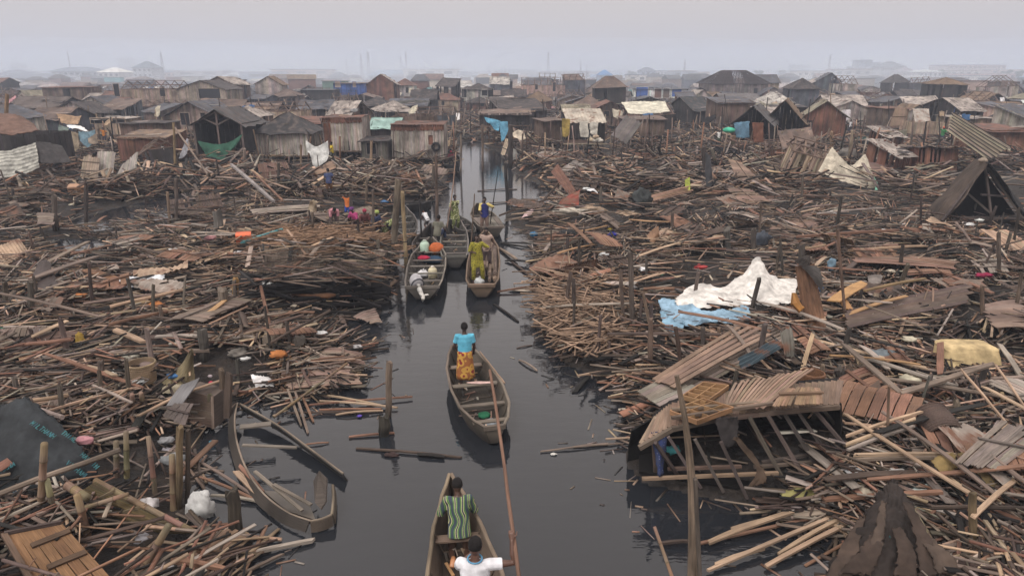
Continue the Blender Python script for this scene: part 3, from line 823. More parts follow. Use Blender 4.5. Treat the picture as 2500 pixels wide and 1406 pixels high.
 if deck:
  t0, t1 = deck; mb = MB(); k = 5
  for i in range(k):
   f0, f1 = i / k, (i + 1) / k
   P = []
   for t in (t0, t1):
    for f in (f0 + .01, f1 - .01): P.append(Vector((hb(t) * (2 * f - 1), L * t, sheer(t) + .02)))
   mb.poly([P[0], P[1], P[3], P[2]], .025, jc([q * 1.7 for q in col]), Vector((0, 0, 1)))
  mb.build('deck', 'wood', root)
 if litter:
  mb = MB()
  for _ in range(26):
   t = random.uniform(.12, .88); x = random.uniform(-.5, .5) * hb(t)
   a = random.uniform(-.5, .5) + (PI / 2 if random.random() < .7 else 0); l = random.uniform(.1, .5)
   p = Vector((x, L * t, flo(t) + .03 + random.random() * .03)); dd = Vector((math.cos(a), math.sin(a), 0)) * l / 2
   mb.stick(p - dd, p + dd, random.uniform(.015, .06), .012, jc(random.choice(list(TONES.values())), .3))
  o = mb.build('bilge_litter', 'wet', root); o['kind'] = 'stuff'
 W = Matrix.Rotation(ang, 4, 'Z')
 at = lambda x, t, z: near + (W @ Vector((x, L * t, z)))
 return root, at
BLUNT = [(0, .78), (.12, .90), (.4, 1.0), (.65, .95), (.85, .62), (1, .12)]
SHARP = [(0, .10), (.1, .45), (.25, .82), (.45, 1), (.65, .92), (.85, .55), (1, .10)]
NARROW = [(0, .34), (.1, .66), (.25, .92), (.45, 1.0), (.7, .90), (.88, .66), (1, .38)]
boat1, at1 = canoe('nearest wooden canoe, cut off by the bottom of the photo, with two people aboard', (-.06, 4.4), (-1.03, 9.95), 1.12,
      [(0, .4), (.15, .8), (.4, 1), (.6, .94), (.78, .70), (.9, .38), (1, .04)], col=(.135, .10, .075), thwarts=(.15, .36, .585, .78), rim=.40)
boat2, at2 = canoe('narrow brown canoe carrying the person in the sky blue top', (-.34, 11.9), (-1.30, 15.9), 1.16, NARROW,
      thwarts=(.10, .30, .52, .80), col=(.12, .10, .08), rise=(.02, .08))
boat3, at3 = canoe('large canoe with a tilted grey outboard motor, jerrycans and an orange sack', (-2.86, 20.8), (-3.30, 27.2), 1.36, BLUNT, rim=.48, rise=(.04, .15),
      thwarts=(.18, .32, .46, .60, .78), col=(.13, .115, .10))
boat4, at4 = canoe('canoe heaped with split logs, carrying the two people in olive and pale clothes', (-.98, 21.1), (-1.12, 28.6), 1.18, [(0, .70), (.1, .92), (.4, 1), (.7, .9), (.88, .55), (1, .1)],
      col=(.14, .10, .07), thwarts=(.06, .78), rise=(.05, .2))
boat5, at5 = canoe('middle canoe with bare thwarts under the person in the green and white tunic', (-2.15, 24.6), (-2.72, 31.8), 1.15, BLUNT, thwarts=(.15, .3, .45, .6), col=(.12, .11, .10))
boat6, at6 = canoe('low dark canoe nosing out from behind the middle canoe', tuple(G(1156, 574, .3))[:2], tuple(G(1098, 522, .3))[:2], 1.0, SHARP, rim=.32, col=(.06, .055, .05))
boat7, at7 = canoe('canoe with a flat plank deck under the person in the navy vest', tuple(G(1204, 566, .3))[:2], tuple(G(1166, 512, .3))[:2], 1.25, BLUNT, deck=(.02, .5), col=(.10, .085, .07))
boat8, at8 = canoe('grey canoe moored between the tall posts on the left bank', tuple(G(1000, 590, .3))[:2], tuple(G(978, 508, .3))[:2], 1.15, SHARP, col=(.09, .082, .075))
boat9, at9 = canoe('long black canoe lying sideways behind the group of people', tuple(G(1052, 500, .3))[:2], tuple(G(862, 506, .3))[:2], 1.05, SHARP, rim=.40, col=(.035, .032, .032))
boat10, at10 = canoe('dark canoe end behind the orange sack, beside the left bank', tuple(G(1020, 628, .3))[:2], tuple(G(1052, 560, .3))[:2], .95, SHARP, rim=.36, col=(.07, .06, .055))
boat11, at11 = canoe('black canoe beside the shack with the tyre', tuple(G(1106, 416, .3))[:2], tuple(G(1100, 378, .3))[:2], 1.3, BLUNT, rim=.55, col=(.02, .02, .022))
boat12, at12 = canoe('black canoe stranded in front of the blue tarp porch', tuple(G(1838, 388, .6))[:2], tuple(G(1738, 358, .6))[:2], 1.3, SHARP, rim=.9, col=(.022, .022, .026))
boat13, at13 = canoe('old canoe half buried in sticks above the black sideways canoe', tuple(G(1040, 474, .3))[:2], tuple(G(860, 478, .3))[:2], .9, SHARP, rim=.40, col=(.09, .07, .06))
# poles lying on / beside canoe two
pole_thing(G(1232, 905 + 30, .45), G(1172, 858, .5), .022, (.30, .21, .15), 'pale pole lying along the gunwale of the second canoe', 'pole')
# firewood logs in canoe four
for i in range(12):
 x = .03 + (i % 5) * .10; z = .22 + (i // 5) * .13
 a = at4(x, .18 + random.uniform(0, .16), z); b = at4(x * .85 + .02, .72 + random.uniform(-.1, .1), z + .08)
 mb = MB(); mb.tube([a, a.lerp(b, .3), a.lerp(b, .7), b], [random.uniform(.05, .085)] * 4, jc((.20, .145, .11), .2), 7, jit=.25)
 T(mb.build('split_log', 'bark', origin=a), 'split log lying lengthwise in the pile aboard the canoe of the olive tunic', 'log', 'split logs aboard a canoe')
# white bag on the floor of canoe four
def bag(name, label, cat, c, r, col, mat='cloth', jit=.35, tie=True, group=None, nu=18):
 mb = MB(); c = Vector(c)
 mb.ball(c, r, col, nu, max(8, nu // 2), jit=0)
 sd = random.random() * 50
 mb.v = [c + (Vector(p) - c) * (1 + jit * mnoise.noise(Vector(((p[0] - c.x) * 2.2 / r[0], (p[1] - c.y) * 2.2 / r[1], (p[2] - c.z) * 2.2 / r[2] + sd))) + jit * .5 * (.3 - abs(mnoise.noise(Vector(((p[0] - c.x) * 4 / r[0], (p[1] - c.y) * 4 / r[1], (p[2] - c.z) * 3 / r[2] - sd)))))) for p in mb.v]
 if tie: mb.tube([c + Vector((0, 0, r[2] * .85)), c + Vector((.02, .01, r[2] * 1.12)), c + Vector((.05, .02, r[2] * 1.3))], [r[0] * .22, r[0] * .10, r[0] * .24], col, 8)
 o = mb.build(name, mat, origin=c, smooth=True)
 return T(o, label, cat, group)
bag('plastic_bag', 'black and white plastic bag at the feet of the person in the olive tunic', 'bag', at4(-.12, .16, .22), (.17, .16, .14), (.50, .52, .52))
# outboard motor, tilted up on the stern of canoe three
root = empty('outboard_motor', at3(-.12, .01, .45), 'grey outboard motor tilted up on the stern of the large canoe', 'outboard motor', rz=R(25))
mb = MB()
Q = Matrix.Rotation(R(-62), 3, 'X')
for (dz, w_, l_, c) in ((0, .15, .17, (.42, .41, .41)), (.10, .17, .23, (.50, .49, .50)), (.24, .17, .22, (.52, .51, .53)), (.34, .13, .16, (.50, .49, .52)), (.37, .05, .08, (.50, .49, .52))):
 pass
rings = [(0, .15, .18), (.04, .20, .25), (.18, .215, .28), (.30, .20, .26), (.40, .145, .19), (.43, .05, .06)]
mb.tube([Q @ Vector((0, .0, z + .10)) for z, a, b_ in rings], [a for z, a, b_ in rings], (.40, .39, .41), 14, ry=[b_ for z, a, b_ in rings], side=(1, 0, 0))
mb.build('cowl', 'plastic', root, smooth=True)
mb = MB(); mb.tube([Q @ Vector((0, 0, .13)), Q @ Vector((0, 0, .16))], [.222, .222], (.07, .07, .08), 14, ry=[.288, .288], side=(1, 0, 0)); mb.build('trim_band', 'plastic', root, smooth=True)
mb = MB(); mb.tube([Q @ Vector((0, 0, .12)), Q @ Vector((0, -.02, -.15)), Q @ Vector((0, -.02, -.44))], [.10, .075, .055], (.45, .44, .42), 10, ry=[.12, .10, .09], side=(1, 0, 0)); mb.build('shaft', 'plastic', root, smooth=True)
mb = MB(); c_ = Q @ Vector((0, -.02, -.47)); dr = Q @ Vector((0, 1, 0))
mb.tube([c_ + dr * .16, c_, c_ - dr * .12], [.02, .065, .04], (.55, .53, .48), 10)
mb.build('gearcase', 'plastic', root, smooth=True)
for i in range(3):
 a = i * 2.09; mb = MB(); e = Vector((math.cos(a), 0, math.sin(a))); f = Vector((-math.sin(a), .35, math.cos(a)))
 p = c_ - dr * .12; mb.poly([p, p + Q @ (e * .05 + f * .05), p + Q @ (e * .15 + f * .05), p + Q @ (e * .17 - f * .03), p + Q @ (e * .06 - f * .05)], .008, (.5, .48, .45)); mb.build('propeller_blade', 'plastic', root)
mb = MB(); mb.box((0, .05, -.02), (.20, .12, .26), (.06, .06, .065)); mb.build('clamp_bracket', 'plastic', root)
mb = MB(); mb.tube([Q @ Vector((0, .15, .1)), Q @ Vector((.02, .35, .12)), Q @ Vector((.03, .62, .10))], [.018, .016, .022], (.06, .06, .06), 8); mb.build('tiller', 'plastic', root)
def jerrycan(label, loc, sz, col, rz=0, lidc=(.6, .1, .06)):
 root = empty('jerrycan', loc, label, 'jerrycan', rz=rz)
 w_, d_, h_ = sz; mb = MB()
 R_ = [(0, .92), (.05, 1), (.72, 1), (.86, .80), (.94, .36), (1, .30)]
 mb.tube([Vector((0, 0, h_ * a)) for a, _ in R_], [w_ / 2 * b_ * 1.08 for _, b_ in R_], col, 12, ry=[d_ / 2 * b_ * 1.08 for _, b_ in R_], side=(1, 0, 0)); mb.build('body', 'plastic', root, smooth=True)
 mb = MB(); mb.tube([Vector((0, 0, h_)), Vector((0, 0, h_ * 1.07))], [w_ * .17] * 2, lidc, 10); mb.build('cap', 'plastic', root)
 mb = MB(); mb.tube([Vector((-w_ * .3, 0, h_ * .80)), Vector((-w_ * .28, 0, h_ * .98)), Vector((w_ * .28, 0, h_ * .98)), Vector((w_ * .3, 0, h_ * .80))], .015, col, 6); mb.build('handle', 'plastic', root)
 return root
jerrycan('pale green translucent jerrycan standing beside the orange sack in the outboard canoe', at3(-.20, .80, .30), (.34, .28, .50), (.42, .55, .45), .2, (.5, .55, .5))
jerrycan('cream jerrycan with a wide white lid in the middle of the outboard canoe', at3(.22, .36, .12), (.30, .24, .40), (.60, .54, .38), .3, (.75, .72, .66))
bag('sack', 'bulging orange sack on the forward thwart of the outboard canoe', 'sack', at3(.26, .80, .48), (.30, .22, .23), (.58, .15, .05), tie=False, jit=.25)
bag('cloth_bundle', 'crimson cloth bundle on a thwart of the outboard canoe', 'cloth bundle', at3(-.18, .62, .42), (.24, .14, .08), (.55, .03, .08), tie=False)
bag('cloth_bundle', 'dark blue cloth spread under the forward thwart of the outboard canoe', 'cloth bundle', at3(.12, .70, .20), (.42, .22, .14), (.03, .07, .13), tie=False)
bag('plastic_bag', 'white plastic bag between the thwarts of the outboard canoe', 'bag', at3(-.15, .42, .16), (.22, .16, .13), (.68, .68, .70))
bag('cloth_bundle', 'green cloth heaped on the floor of the second canoe', 'cloth bundle', at2(.02, .28, .09), (.13, .13, .05), (.03, .20, .10), tie=False)
bag('plastic_bag', 'grey plastic bag lying wet on the floor of the second canoe', 'bag', at2(.10, .20, .08), (.16, .14, .045), (.22, .24, .26), tie=False)
bag('cloth_strip', 'pale pink cloth lying over the thwart behind the standing person', 'cloth', at2(.12, .525, .37), (.30, .06, .02), (.66, .46, .42), tie=False)
# the wrecked canoe at the lower left: one sheer plank still curved round, the other sprung away over the water
root = empty('wrecked_canoe', G(640, 1100), 'broken open canoe skeleton at the lower left, sides split apart over the water', 'canoe')
def strake(pts, h, t, col, name, n=22, lean=0.0, foot=0.0):
 P = [G(x, y, z) for x, y, z in pts]
 # smooth through the points
 def cr(u):
  u = u * (len(P) - 1); i = min(int(u), len(P) - 2); f = u - i
  a = P[max(i - 1, 0)]; b = P[i]; c = P[i + 1]; d = P[min(i + 2, len(P) - 1)]
  return .5 * ((2 * b) + (c - a) * f + (2 * a - 5 * b + 4 * c - d) * f * f + (3 * b - a - 3 * c + d) * f ** 3)
 top = [cr(i / n) for i in range(n + 1)]
 g = []
 for i, p in enumerate(top):
  d = (top[min(i + 1, n)] - top[max(i - 1, 0)]).normalized(); s = d.cross(Vector((0, 0, 1)))
  g.append([p + s * lean * (k / 3) - Vector((0, 0, h * k / 3)) for k in range(4)])
 mb = MB(); mb.grid(g, t, col, (n * .25, .4)); o = wpart(mb, name, 'wood', root)
 mb = MB(); mb.tube([p + Vector((0, 0, .01)) for p in top], .02, jc((.23, .185, .14)), 6, ry=[.014] * (n + 1)); r = wpart(mb, 'gunwale', 'wood', root); r.parent = o
 return o
strake([(580, 984, .36), (573, 1020, .30), (577, 1072, .24), (598, 1138, .20), (640, 1202, .18), (700, 1250, .17), (758, 1272, .19)], .13, .025, (.040, .033, .028), 'side_plank', lean=.12)
strake([(586, 986, .36), (630, 1010, .30), (690, 1046, .26), (760, 1098, .22), (838, 1156, .18)], .20, .03, (.045, .042, .040), 'side_plank', lean=-.10)
strake([(758, 1272, .19), (785, 1267, .20), (810, 1256, .22)], .18, .035, (.09, .07, .055), 'end_board', lean=.02)
strake([(810, 1256, .22), (813, 1220, .24), (812, 1184, .28)], .18, .03, (.11, .09, .07), 'side_plank', lean=.02)
for (a, b, w_) in (((586, 1042, .42), (662, 1034, .42), .16), ((592, 1086, .40), (725, 1092, .36), .07)):
 mb = MB(); mb.stick(G(*a), G(*b), w_, .03, (.19, .165, .14)); wpart(mb, 'thwart', 'wood', root)
mb = MB(); mb.poly([G(772, 1228, .30), G(768, 1175, .34), G(782, 1150, .55), G(800, 1168, .55), G(798, 1225, .30), G(786, 1244, .22)], .03, (.085, .07, .06)); wpart(mb, 'bow_board', 'wood', root)
mb = MB()
mb.poly([G(640, 1196, .06), G(700, 1246, .06), G(770, 1268, .06), G(758, 1236, .05), G(690, 1200, .05)], .04, (.09, .075, .06)); wpart(mb, 'bottom_board', 'wet', root)
for (a, b) in (((622, 1150), (738, 1246)), ((668, 1182), (760, 1232))):
 mb = MB(); mb.stick(G(a[0], a[1], .30), G(b[0], b[1], .16), .06, .03, (.20, .17, .14)); wpart(mb, 'rib', 'wood', root)
# ---------------------------------------------------------------- stilt shacks
WC = {'grey': (.42, .365, .325), 'brown': (.17, .118, .095), 'dark': (.050, .042, .042), 'rust': (.185, .088, .062), 'tan': (.42, .32, .24),
      'beige': (.42, .33, .28), 'blue': (.05, .12, .40), 'teal': (.15, .36, .38), 'pale': (.50, .47, .43), 'slate': (.10, .105, .125), 'cream': (.62, .58, .48),
      'thatch': (.22, .15, .10), 'paleth': (.30, .27, .20), 'white': (.75, .74, .72), 'pink': (.46, .32, .27), 'green': (.10, .19, .15)}
WN = {'grey': 'grey', 'brown': 'brown', 'dark': 'dark', 'rust': 'rusty', 'tan': 'tan', 'beige': 'beige', 'blue': 'blue', 'teal': 'teal', 'pale': 'pale grey', 'slate': 'slate grey',
      'cream': 'cream', 'thatch': 'brown thatched', 'paleth': 'pale thatched', 'white': 'white', 'pink': 'pinkish', 'green': 'dull green'}
def planks(mb, x0, x1, y, z0, z1, pw, col, holes=(), t=.03, axis='x', zt=None, rag=.04, miss=.0):
 "upright boards side by side; zt(x) gives a sloping top; holes are (xa, xb, za, zb)"
 n = max(1, int(round((x1 - x0) / pw))); w = (x1 - x0) / n
 for i in range(n):
  if random.random() < miss: continue
  xa = x0 + i * w; xc = xa + w / 2
  top = (zt(xc) if zt else z1) + random.uniform(-rag, rag) * .4; bot = z0 + random.uniform(-rag, rag)
  segs = [(bot, top)]
  for h in holes:
   if h[0] < xc < h[1]:
    ns = []
    for a, b in segs:
     if h[2] > a: ns.append((a, min(b, h[2])))
     if h[3] < b: ns.append((max(a, h[3]), b))
    segs = ns
  c = jc(col, .28); yy = y + random.uniform(-.02, .02); ln = random.gauss(0, .035) * (1 if random.random() < .4 else .2)
  for a, b in segs:
   if b - a < .05: continue
   p, q = ((xc - ln, yy, a), (xc + ln, yy, b)) if axis == 'x' else ((yy, xc - ln, a), (yy, xc + ln, b))
   if axis == 'x': mb.stick(p, q, w * .96, t, c, up=(0, 1, 0))
   else: mb.stick(p, q, w * .96, t, c, up=(1, 0, 0))
def roof_sheet(mb, a, b, c, d, col, sag=.13, nu=9, nv=7, thick=.03, ridge=.0, hole=0, amp=.055):
 "a-b eave, d-c ridge; loose old roofing"
 a, b, c, d = [Vector(p) for p in (a, b, c, d)]
 g = []; cg = []; sd = random.random() * 90
 n = (b - a).cross(d - a).normalized()
 for i in range(nu):
  u = i / (nu - 1); row = []; cr = []
  for j in range(nv):
   v = j / (nv - 1)
   p = a.lerp(b, u).lerp(d.lerp(c, u), v)
   q = mnoise.noise(Vector((u * 3 + sd, v * 3, sd)))
   p = p + n * (q * amp * 2 - sag * math.sin(u * PI) * math.sin(v * PI)) + Vector((0, 0, (random.random() - .5) * amp * .8))
   if j == 0: p += (a - d).normalized() * random.uniform(-.05, .22)
   row.append(p)
   k = .85 + .3 * q + random.uniform(-.06, .06) + ((.12 if i % 2 else -.08) if ridge else 0)
   cr.append([x * k for x in col])
  g.append(row); cg.append(cr)
 mb.grid(g, thick, cg, ((b - a).length * .5, (d - a).length * .5))
def shack(label, pos, w, d, zf, hw, wall='grey', roof='gx', rc='dark', rh=1.0, rz=0.0, pw=.14, holes=(), stilts=True, over=.25, front=None, name='stilt_shack', cat='shack', group='stilt shacks',
          door=None, window=None, near=True, miss=0.0, rmat='roof', open_front=False, band=None, deckx=0.0, tz=0.0):
 root = empty(name, pos, label, cat, group, rz)
 col = WC[wall] if isinstance(wall, str) else wall
 rcol = WC[rc] if isinstance(rc, str) else rc
 x0, x1 = -w / 2, w / 2; zt = zf + hw
 allh = list(holes)
 if door: allh.append((door[0], door[0] + door[1], zf, zf + door[2]))
 if window:
  for q in (window if hasattr(window[0], '__len__') else [window]): allh.append((q[0], q[0] + q[1], zf + q[2], zf + q[2] + q[3]))
 gab = lambda x: zt + rh * max(0, 1 - abs(x) / (w / 2)) - .03
 mb = MB()
 if not open_front: planks(mb, x0, x1, 0, zf, zt, pw, col, allh, zt=gab if roof == 'gy' else None, miss=miss)
 shb = (lambda x: zt + rh) if roof == 'shed' else None
 planks(mb, x0, x1, d, zf, zt, pw * 1.6, col, zt=gab if roof == 'gy' else shb, miss=miss)
 gs = (lambda y: zt + rh * (1 - abs(y - d / 2) / (d / 2)) - .03) if roof == 'gx' else ((lambda y: zt + rh * y / d) if roof == 'shed' else None)
 for x in (x0, x1): planks(mb, 0, d, x, zf, zt, pw * 1.4, [q * .95 for q in col], axis='y', zt=gs, miss=miss)
 if band: planks(mb, x0 - .03, x1 + .03, -.05, zt - band[1], zt + .02, pw, WC[band[0]], rag=.06)
 mb.build('wall', 'wall', root)
 mb = MB(); mb.box((0, d / 2 - deckx / 2, zf - .05), (w + .1, d + .1 + deckx, .08), jc(WC['brown'])); mb.build('deck', 'wood', root)
 # roof
 mb = MB(); o = over
 nu, nv = (9, 6) if near else (5, 4)
 m_ = rmat
 if roof == 'gx':
  s = rh / (d / 2)
  roof_sheet(mb, (x0 - o, -o, zt - o * s), (x1 + o, -o, zt - o * s), (x1 + o, d / 2, zt + rh), (x0 - o, d / 2, zt + rh), rcol, nu=nu, nv=nv, ridge=1)
  roof_sheet(mb, (x1 + o, d + o, zt - o * s), (x0 - o, d + o, zt - o * s), (x0 - o, d / 2, zt + rh + .01), (x1 + o, d / 2, zt + rh + .01), rcol, nu=nu, nv=nv, ridge=1)
 elif roof == 'gy':
  s = rh / (w / 2)
  roof_sheet(mb, (x0 - o, d + o, zt - o * s), (x0 - o, -o, zt - o * s), (0, -o, zt + rh), (0, d + o, zt + rh), rcol, nu=nu, nv=nv, ridge=1)
  roof_sheet(mb, (x1 + o, -o, zt - o * s), (x1 + o, d + o, zt - o * s), (0, d + o, zt + rh + .01), (0, -o, zt + rh + .01), rcol, nu=nu, nv=nv, ridge=1)
 elif roof == 'shed':
  roof_sheet(mb, (x0 - o, -o, zt - o * .3), (x1 + o, -o, zt - o * .3), (x1 + o, d + o, zt + rh + .05), (x0 - o, d + o, zt + rh + .05), rcol, nu=nu, nv=nv, ridge=1)
 elif roof == 'flat':
  roof_sheet(mb, (x0 - o, -o, zt + .03), (x1 + o, -o, zt + .03), (x1 + o, d + o, zt + rh * .15 + .06), (x0 - o, d + o, zt + rh * .15 + .06), rcol, nu=nu, nv=nv, sag=.12)
 elif roof == 'hip':
  k = min(w, d) / 2 * .95
  A, B_, C_, D_ = (x0 - o, -o, zt - .1), (x1 + o, -o, zt - .1), (x1 + o, d + o, zt - .1), (x0 - o, d + o, zt - .1)
  E, F_ = (x0 + k, d / 2, zt + rh), (x1 - k, d / 2, zt + rh)
  roof_sheet(mb, A, B_, F_, E, rcol, nu=nu, nv=nv); roof_sheet(mb, C_, D_, E, F_, rcol, nu=nu, nv=nv)
  roof_sheet(mb, B_, C_, (F_[0], F_[1], F_[2] + .01), F_, rcol, nu=nv, nv=nv); roof_sheet(mb, D_, A, (E[0], E[1], E[2] + .01), E, rcol, nu=nv, nv=nv)
 elif roof == 'truss':       # bare rafters, the covering gone
  n = max(3, int(w / 1.3)); c = WC['brown']
  for i in range(n + 1):
   x = x0 + w * i / n
   mb.stick((x, 0, zt), (x, d / 2, zt + rh), .10, .07, jc(c)); mb.stick((x, d, zt), (x, d / 2, zt + rh), .10, .07, jc(c)); mb.stick((x, 0, zt + .02), (x, d, zt + .02), .09, .07, jc(c))
   if i < n:
    mb.stick((x, 0, zt + .02), (x + w / n * .5, d / 2 * .5, zt + rh * .5), .06, .05, jc(c)); mb.stick((x + w / n, 0, zt + .02), (x + w / n * .5, d / 2 * .5, zt + rh * .5), .06, .05, jc(c))
  for (y, z) in ((0, zt + .03), (d / 4, zt + rh / 2 + .05), (d / 2, zt + rh + .04), (d * .75, zt + rh / 2 + .05), (d, zt + .03)): mb.stick((x0 - .2, y, z), (x1 + .2, y, z), .10, .07, jc(c))
  m_ = 'wood'
 elif roof == 'burnt':       # hip roof stripped to battens in places
  k = min(w, d) / 2 * .8; E = Vector((x0 + k, d / 2, zt + rh)); F_ = Vector((x1 - k, d / 2, zt + rh)); c = (.055, .042, .042)
  for (P0, P1, Q0, Q1, n) in (((x0 - o, -o, zt), (x1 + o, -o, zt), E, F_, int(w / .35)), ((x1 + o, -o, zt), (x1 + o, d + o, zt), F_, F_, 12), ((x0 - o, d + o, zt), (x0 - o, -o, zt), E, E, 12), ((x1 + o, d + o, zt), (x0 - o, d + o, zt), F_, E, 14)):
   P0, P1, Q0, Q1 = [Vector(q) for q in (P0, P1, Q0, Q1)]
   for i in range(n + 1):
    u = i / n; mb.stick(P0.lerp(P1, u), Q0.lerp(Q1, u), .10, .06, jc(c, .3))
   for j in range(9):
    v = j / 9; mb.stick(P0.lerp(Q0, v), P1.lerp(Q1, v), .06, .05, jc(c, .3))
  roof_sheet(mb, (x0 - .1, -.1, zt - .05), (x0 + w * .42, -.1, zt - .05), (x0 + w * .46, d / 2 - .1, zt + rh - .08), (E.x - .1, d / 2 - .1, zt + rh - .08), c, nu=nu, nv=nv)
  roof_sheet(mb, (x0 + w * .60, -.1, zt - .05), (x1 - .3, -.1, zt - .05), (x0 + w * .66, d / 2 - .4, zt + rh * .86), (x0 + w * .62, d / 2 - .4, zt + rh * .9), c, nu=nu, nv=nv)
  m_ = 'wood'
 if mb.n: mb.build('roof', m_, root)
 if near and roof in ('gx', 'shed', 'flat', 'hip', 'gy'):
  for _ in range(random.randint(1, 3)):
   m2 = MB(); xa = random.uniform(x0, x1 - .8); ln = random.uniform(.6, 1.6)
   yy = random.uniform(.1, d * .4) if roof != 'gy' else random.uniform(0, d * .6)
   if roof == 'gy': zz_ = zt + rh * (1 - abs(xa + ln / 2) / (w / 2))
   else: zz_ = zt + rh * {'gx': yy / (d / 2), 'hip': yy / (d / 2) * .6, 'shed': yy / d, 'flat': .1}[roof]
   a_ = random.uniform(-.5, .5)
   m2.stick((xa, yy, zz_ + .10), (xa + ln * math.cos(a_), yy + ln * math.sin(a_) * .3, zz_ + .13 + .1 * abs(a_)), random.uniform(.08, .5), .03, jc(random.choice([WC['brown'], WC['grey'], WC['tan'], WC['dark']]), .3)); m2.build('roof_board', 'wood', root)
 if stilts:
  nx = max(2, int(w / 1.6) + 1)
  for i in range(nx):
   for (y, jz) in ((0.08, 0), (d - .1, 0)) if near else ((.08, 0),):
    m2 = MB(); x = x0 + .1 + (w - .2) * i / (nx - 1)
    m2.tube([(x + random.uniform(-.12, .12), y + random.uniform(-.1, .1), -.9), (x, y, zf - .09)], [.055, .05], jc(WC['brown'], .3), 6); m2.build('stilt', 'bark', root)
 if door:
  m2 = MB(); planks(m2, door[0] + .02, door[0] + door[1] - .02, -.05, zf, zf + door[2] - .02, pw, WC[door[3]] if len(door) > 3 else (.02, .018, .02), rag=.01); m2.build('door', 'wood', root)
 if window:
  for q in (window if hasattr(window[0], '__len__') else [window]):
   m2 = MB(); c = WC[q[4]] if len(q) > 4 else (.018, .017, .022)
   m2.box((q[0] + q[1] / 2, .06, zf + q[2] + q[3] / 2), (q[1] - .02, .03, q[3] - .02), c); fr = m2.build('window', 'paint', root)
   m2 = MB(); fc = [min(1, x * 1.15) for x in col]
   za, zb = zf + q[2], zf + q[2] + q[3]; xa, xb = q[0], q[0] + q[1]
   for (a, b) in (((xa, -.03, za), (xb, -.03, za)), ((xa, -.03, zb), (xb, -.03, zb)), ((xa, -.033, za - .02), (xa, -.033, zb + .02)), ((xb, -.033, za - .02), (xb, -.033, zb + .02))): m2.stick(a, b, .06, .05, fc)
   m2.build('frame', 'wood', fr)
 return root
RECTS = []
def shk(label, xl, xr, yb, yw, ye, yr=None, d=3.0, z0=0.1, **kw):
 "a shack surveyed from the photograph: base row, wall foot row, eave row, ridge row"
 p = G((xl + xr) / 2, yb, z0); Y = p.y
 RECTS.append((xl, xr, min(ye, yr or ye), yw, Y))
 w_ = V(xr, yw, Y).x - V(xl, yw, Y).x
 zf = V(0, yw, Y).z; zt = V(0, ye, Y).z
 rf = kw.get('roof', 'gx')
 dy = {'gx': d / 2, 'hip': d / 2, 'truss': d / 2, 'burnt': d / 2, 'shed': d}.get(rf, 0)
 rh = (V(0, yr, Y + dy).z - zt) if yr is not None else .6
 xm = V((xl + xr) / 2, (yw + ye) / 2, Y).x
 return shack(label, (xm, Y, 0), w_, d, zf, zt - zf, rh=max(rh, .08), **kw), (xm, Y, w_, zf, zt)
# --- the ones with a face of their own
r8, i8 = shk('grey slatted shack on stilts by the channel, old tyre hanging under its window', 957, 1083, 408, 385, 305, 300, d=3.2, wall='grey', roof='flat', rc='rust', pw=.11, band=('rust', .42),
 window=(.78, .42, .93, .78, 'rust'), over=.05)
# the tyre
def torus(mb, c, R_, r_, col, ax='y', nu=24, nv=10, tilt=None):
 c = Vector(c); vs = []; fs = []
 for i in range(nu):
  a = 2 * PI * i / nu
  for j in range(nv):
   b_ = 2 * PI * j / nv; q = R_ + r_ * math.cos(b_) * .9
   p = Vector((math.cos(a) * q, math.sin(b_) * r_ * 1.15, math.sin(a) * q))
   if tilt is not None: p = tilt @ p
   vs.append(c + p)
 for i in range(nu):
  for j in range(nv): fs.append((i * nv + j, ((i + 1) % nu) * nv + j, ((i + 1) % nu) * nv + (j + 1) % nv, i * nv + (j + 1) % nv))
 mb.add(vs, fs, col)
def tyre(label, c, R_, r_, tilt=None, group=None):
 root = empty('tyre', c, label, 'tyre', group)
 mb = MB(); torus(mb, (0, 0, 0), R_, r_, (.022, .022, .024), tilt=tilt); mb.build('carcass', 'rubber', root, smooth=True)
 mb = MB()
 for i in range(28):
  a = 2 * PI * i / 28
  for s in (-1, 1):
   p = Vector((math.cos(a), 0, math.sin(a))) * (R_ + r_ * .93); q = Vector((0, s * r_ * .75, 0))
   if tilt is not None: p = tilt @ p; q = tilt @ q
   mb.stick(p, p + q, .03, .02, (.014, .014, .015))
 mb.build('tread', 'rubber', root)
 return root
q = V(1064, 358, i8[1] - .12); tyre('black tyre hung on the wall of the grey slatted shack beside its window', q, .26, .085)
tyre('worn black tyre half sunk in the sticks on the right bank', G(1386, 577, .45), .36, .12, tilt=Matrix.Rotation(R(50), 3, 'X'))
shk('tall grey slatted shed with a rusty band under its broken flat roof', 790, 884, 405, 368, 288, 282, d=3.0, wall='grey', roof='flat', rc='rust', pw=.11, band=('rust', .36), door=(-1.45, .55, 2.1, 'rust'), over=.04, miss=.0)
shk('wide grey slatted shed whose black roof has slumped into a low tent', 626, 752, 402, 380, 323, 274, d=4.2, wall='grey', roof='hip', rc=(.045, .042, .045), pw=.10, over=.3)
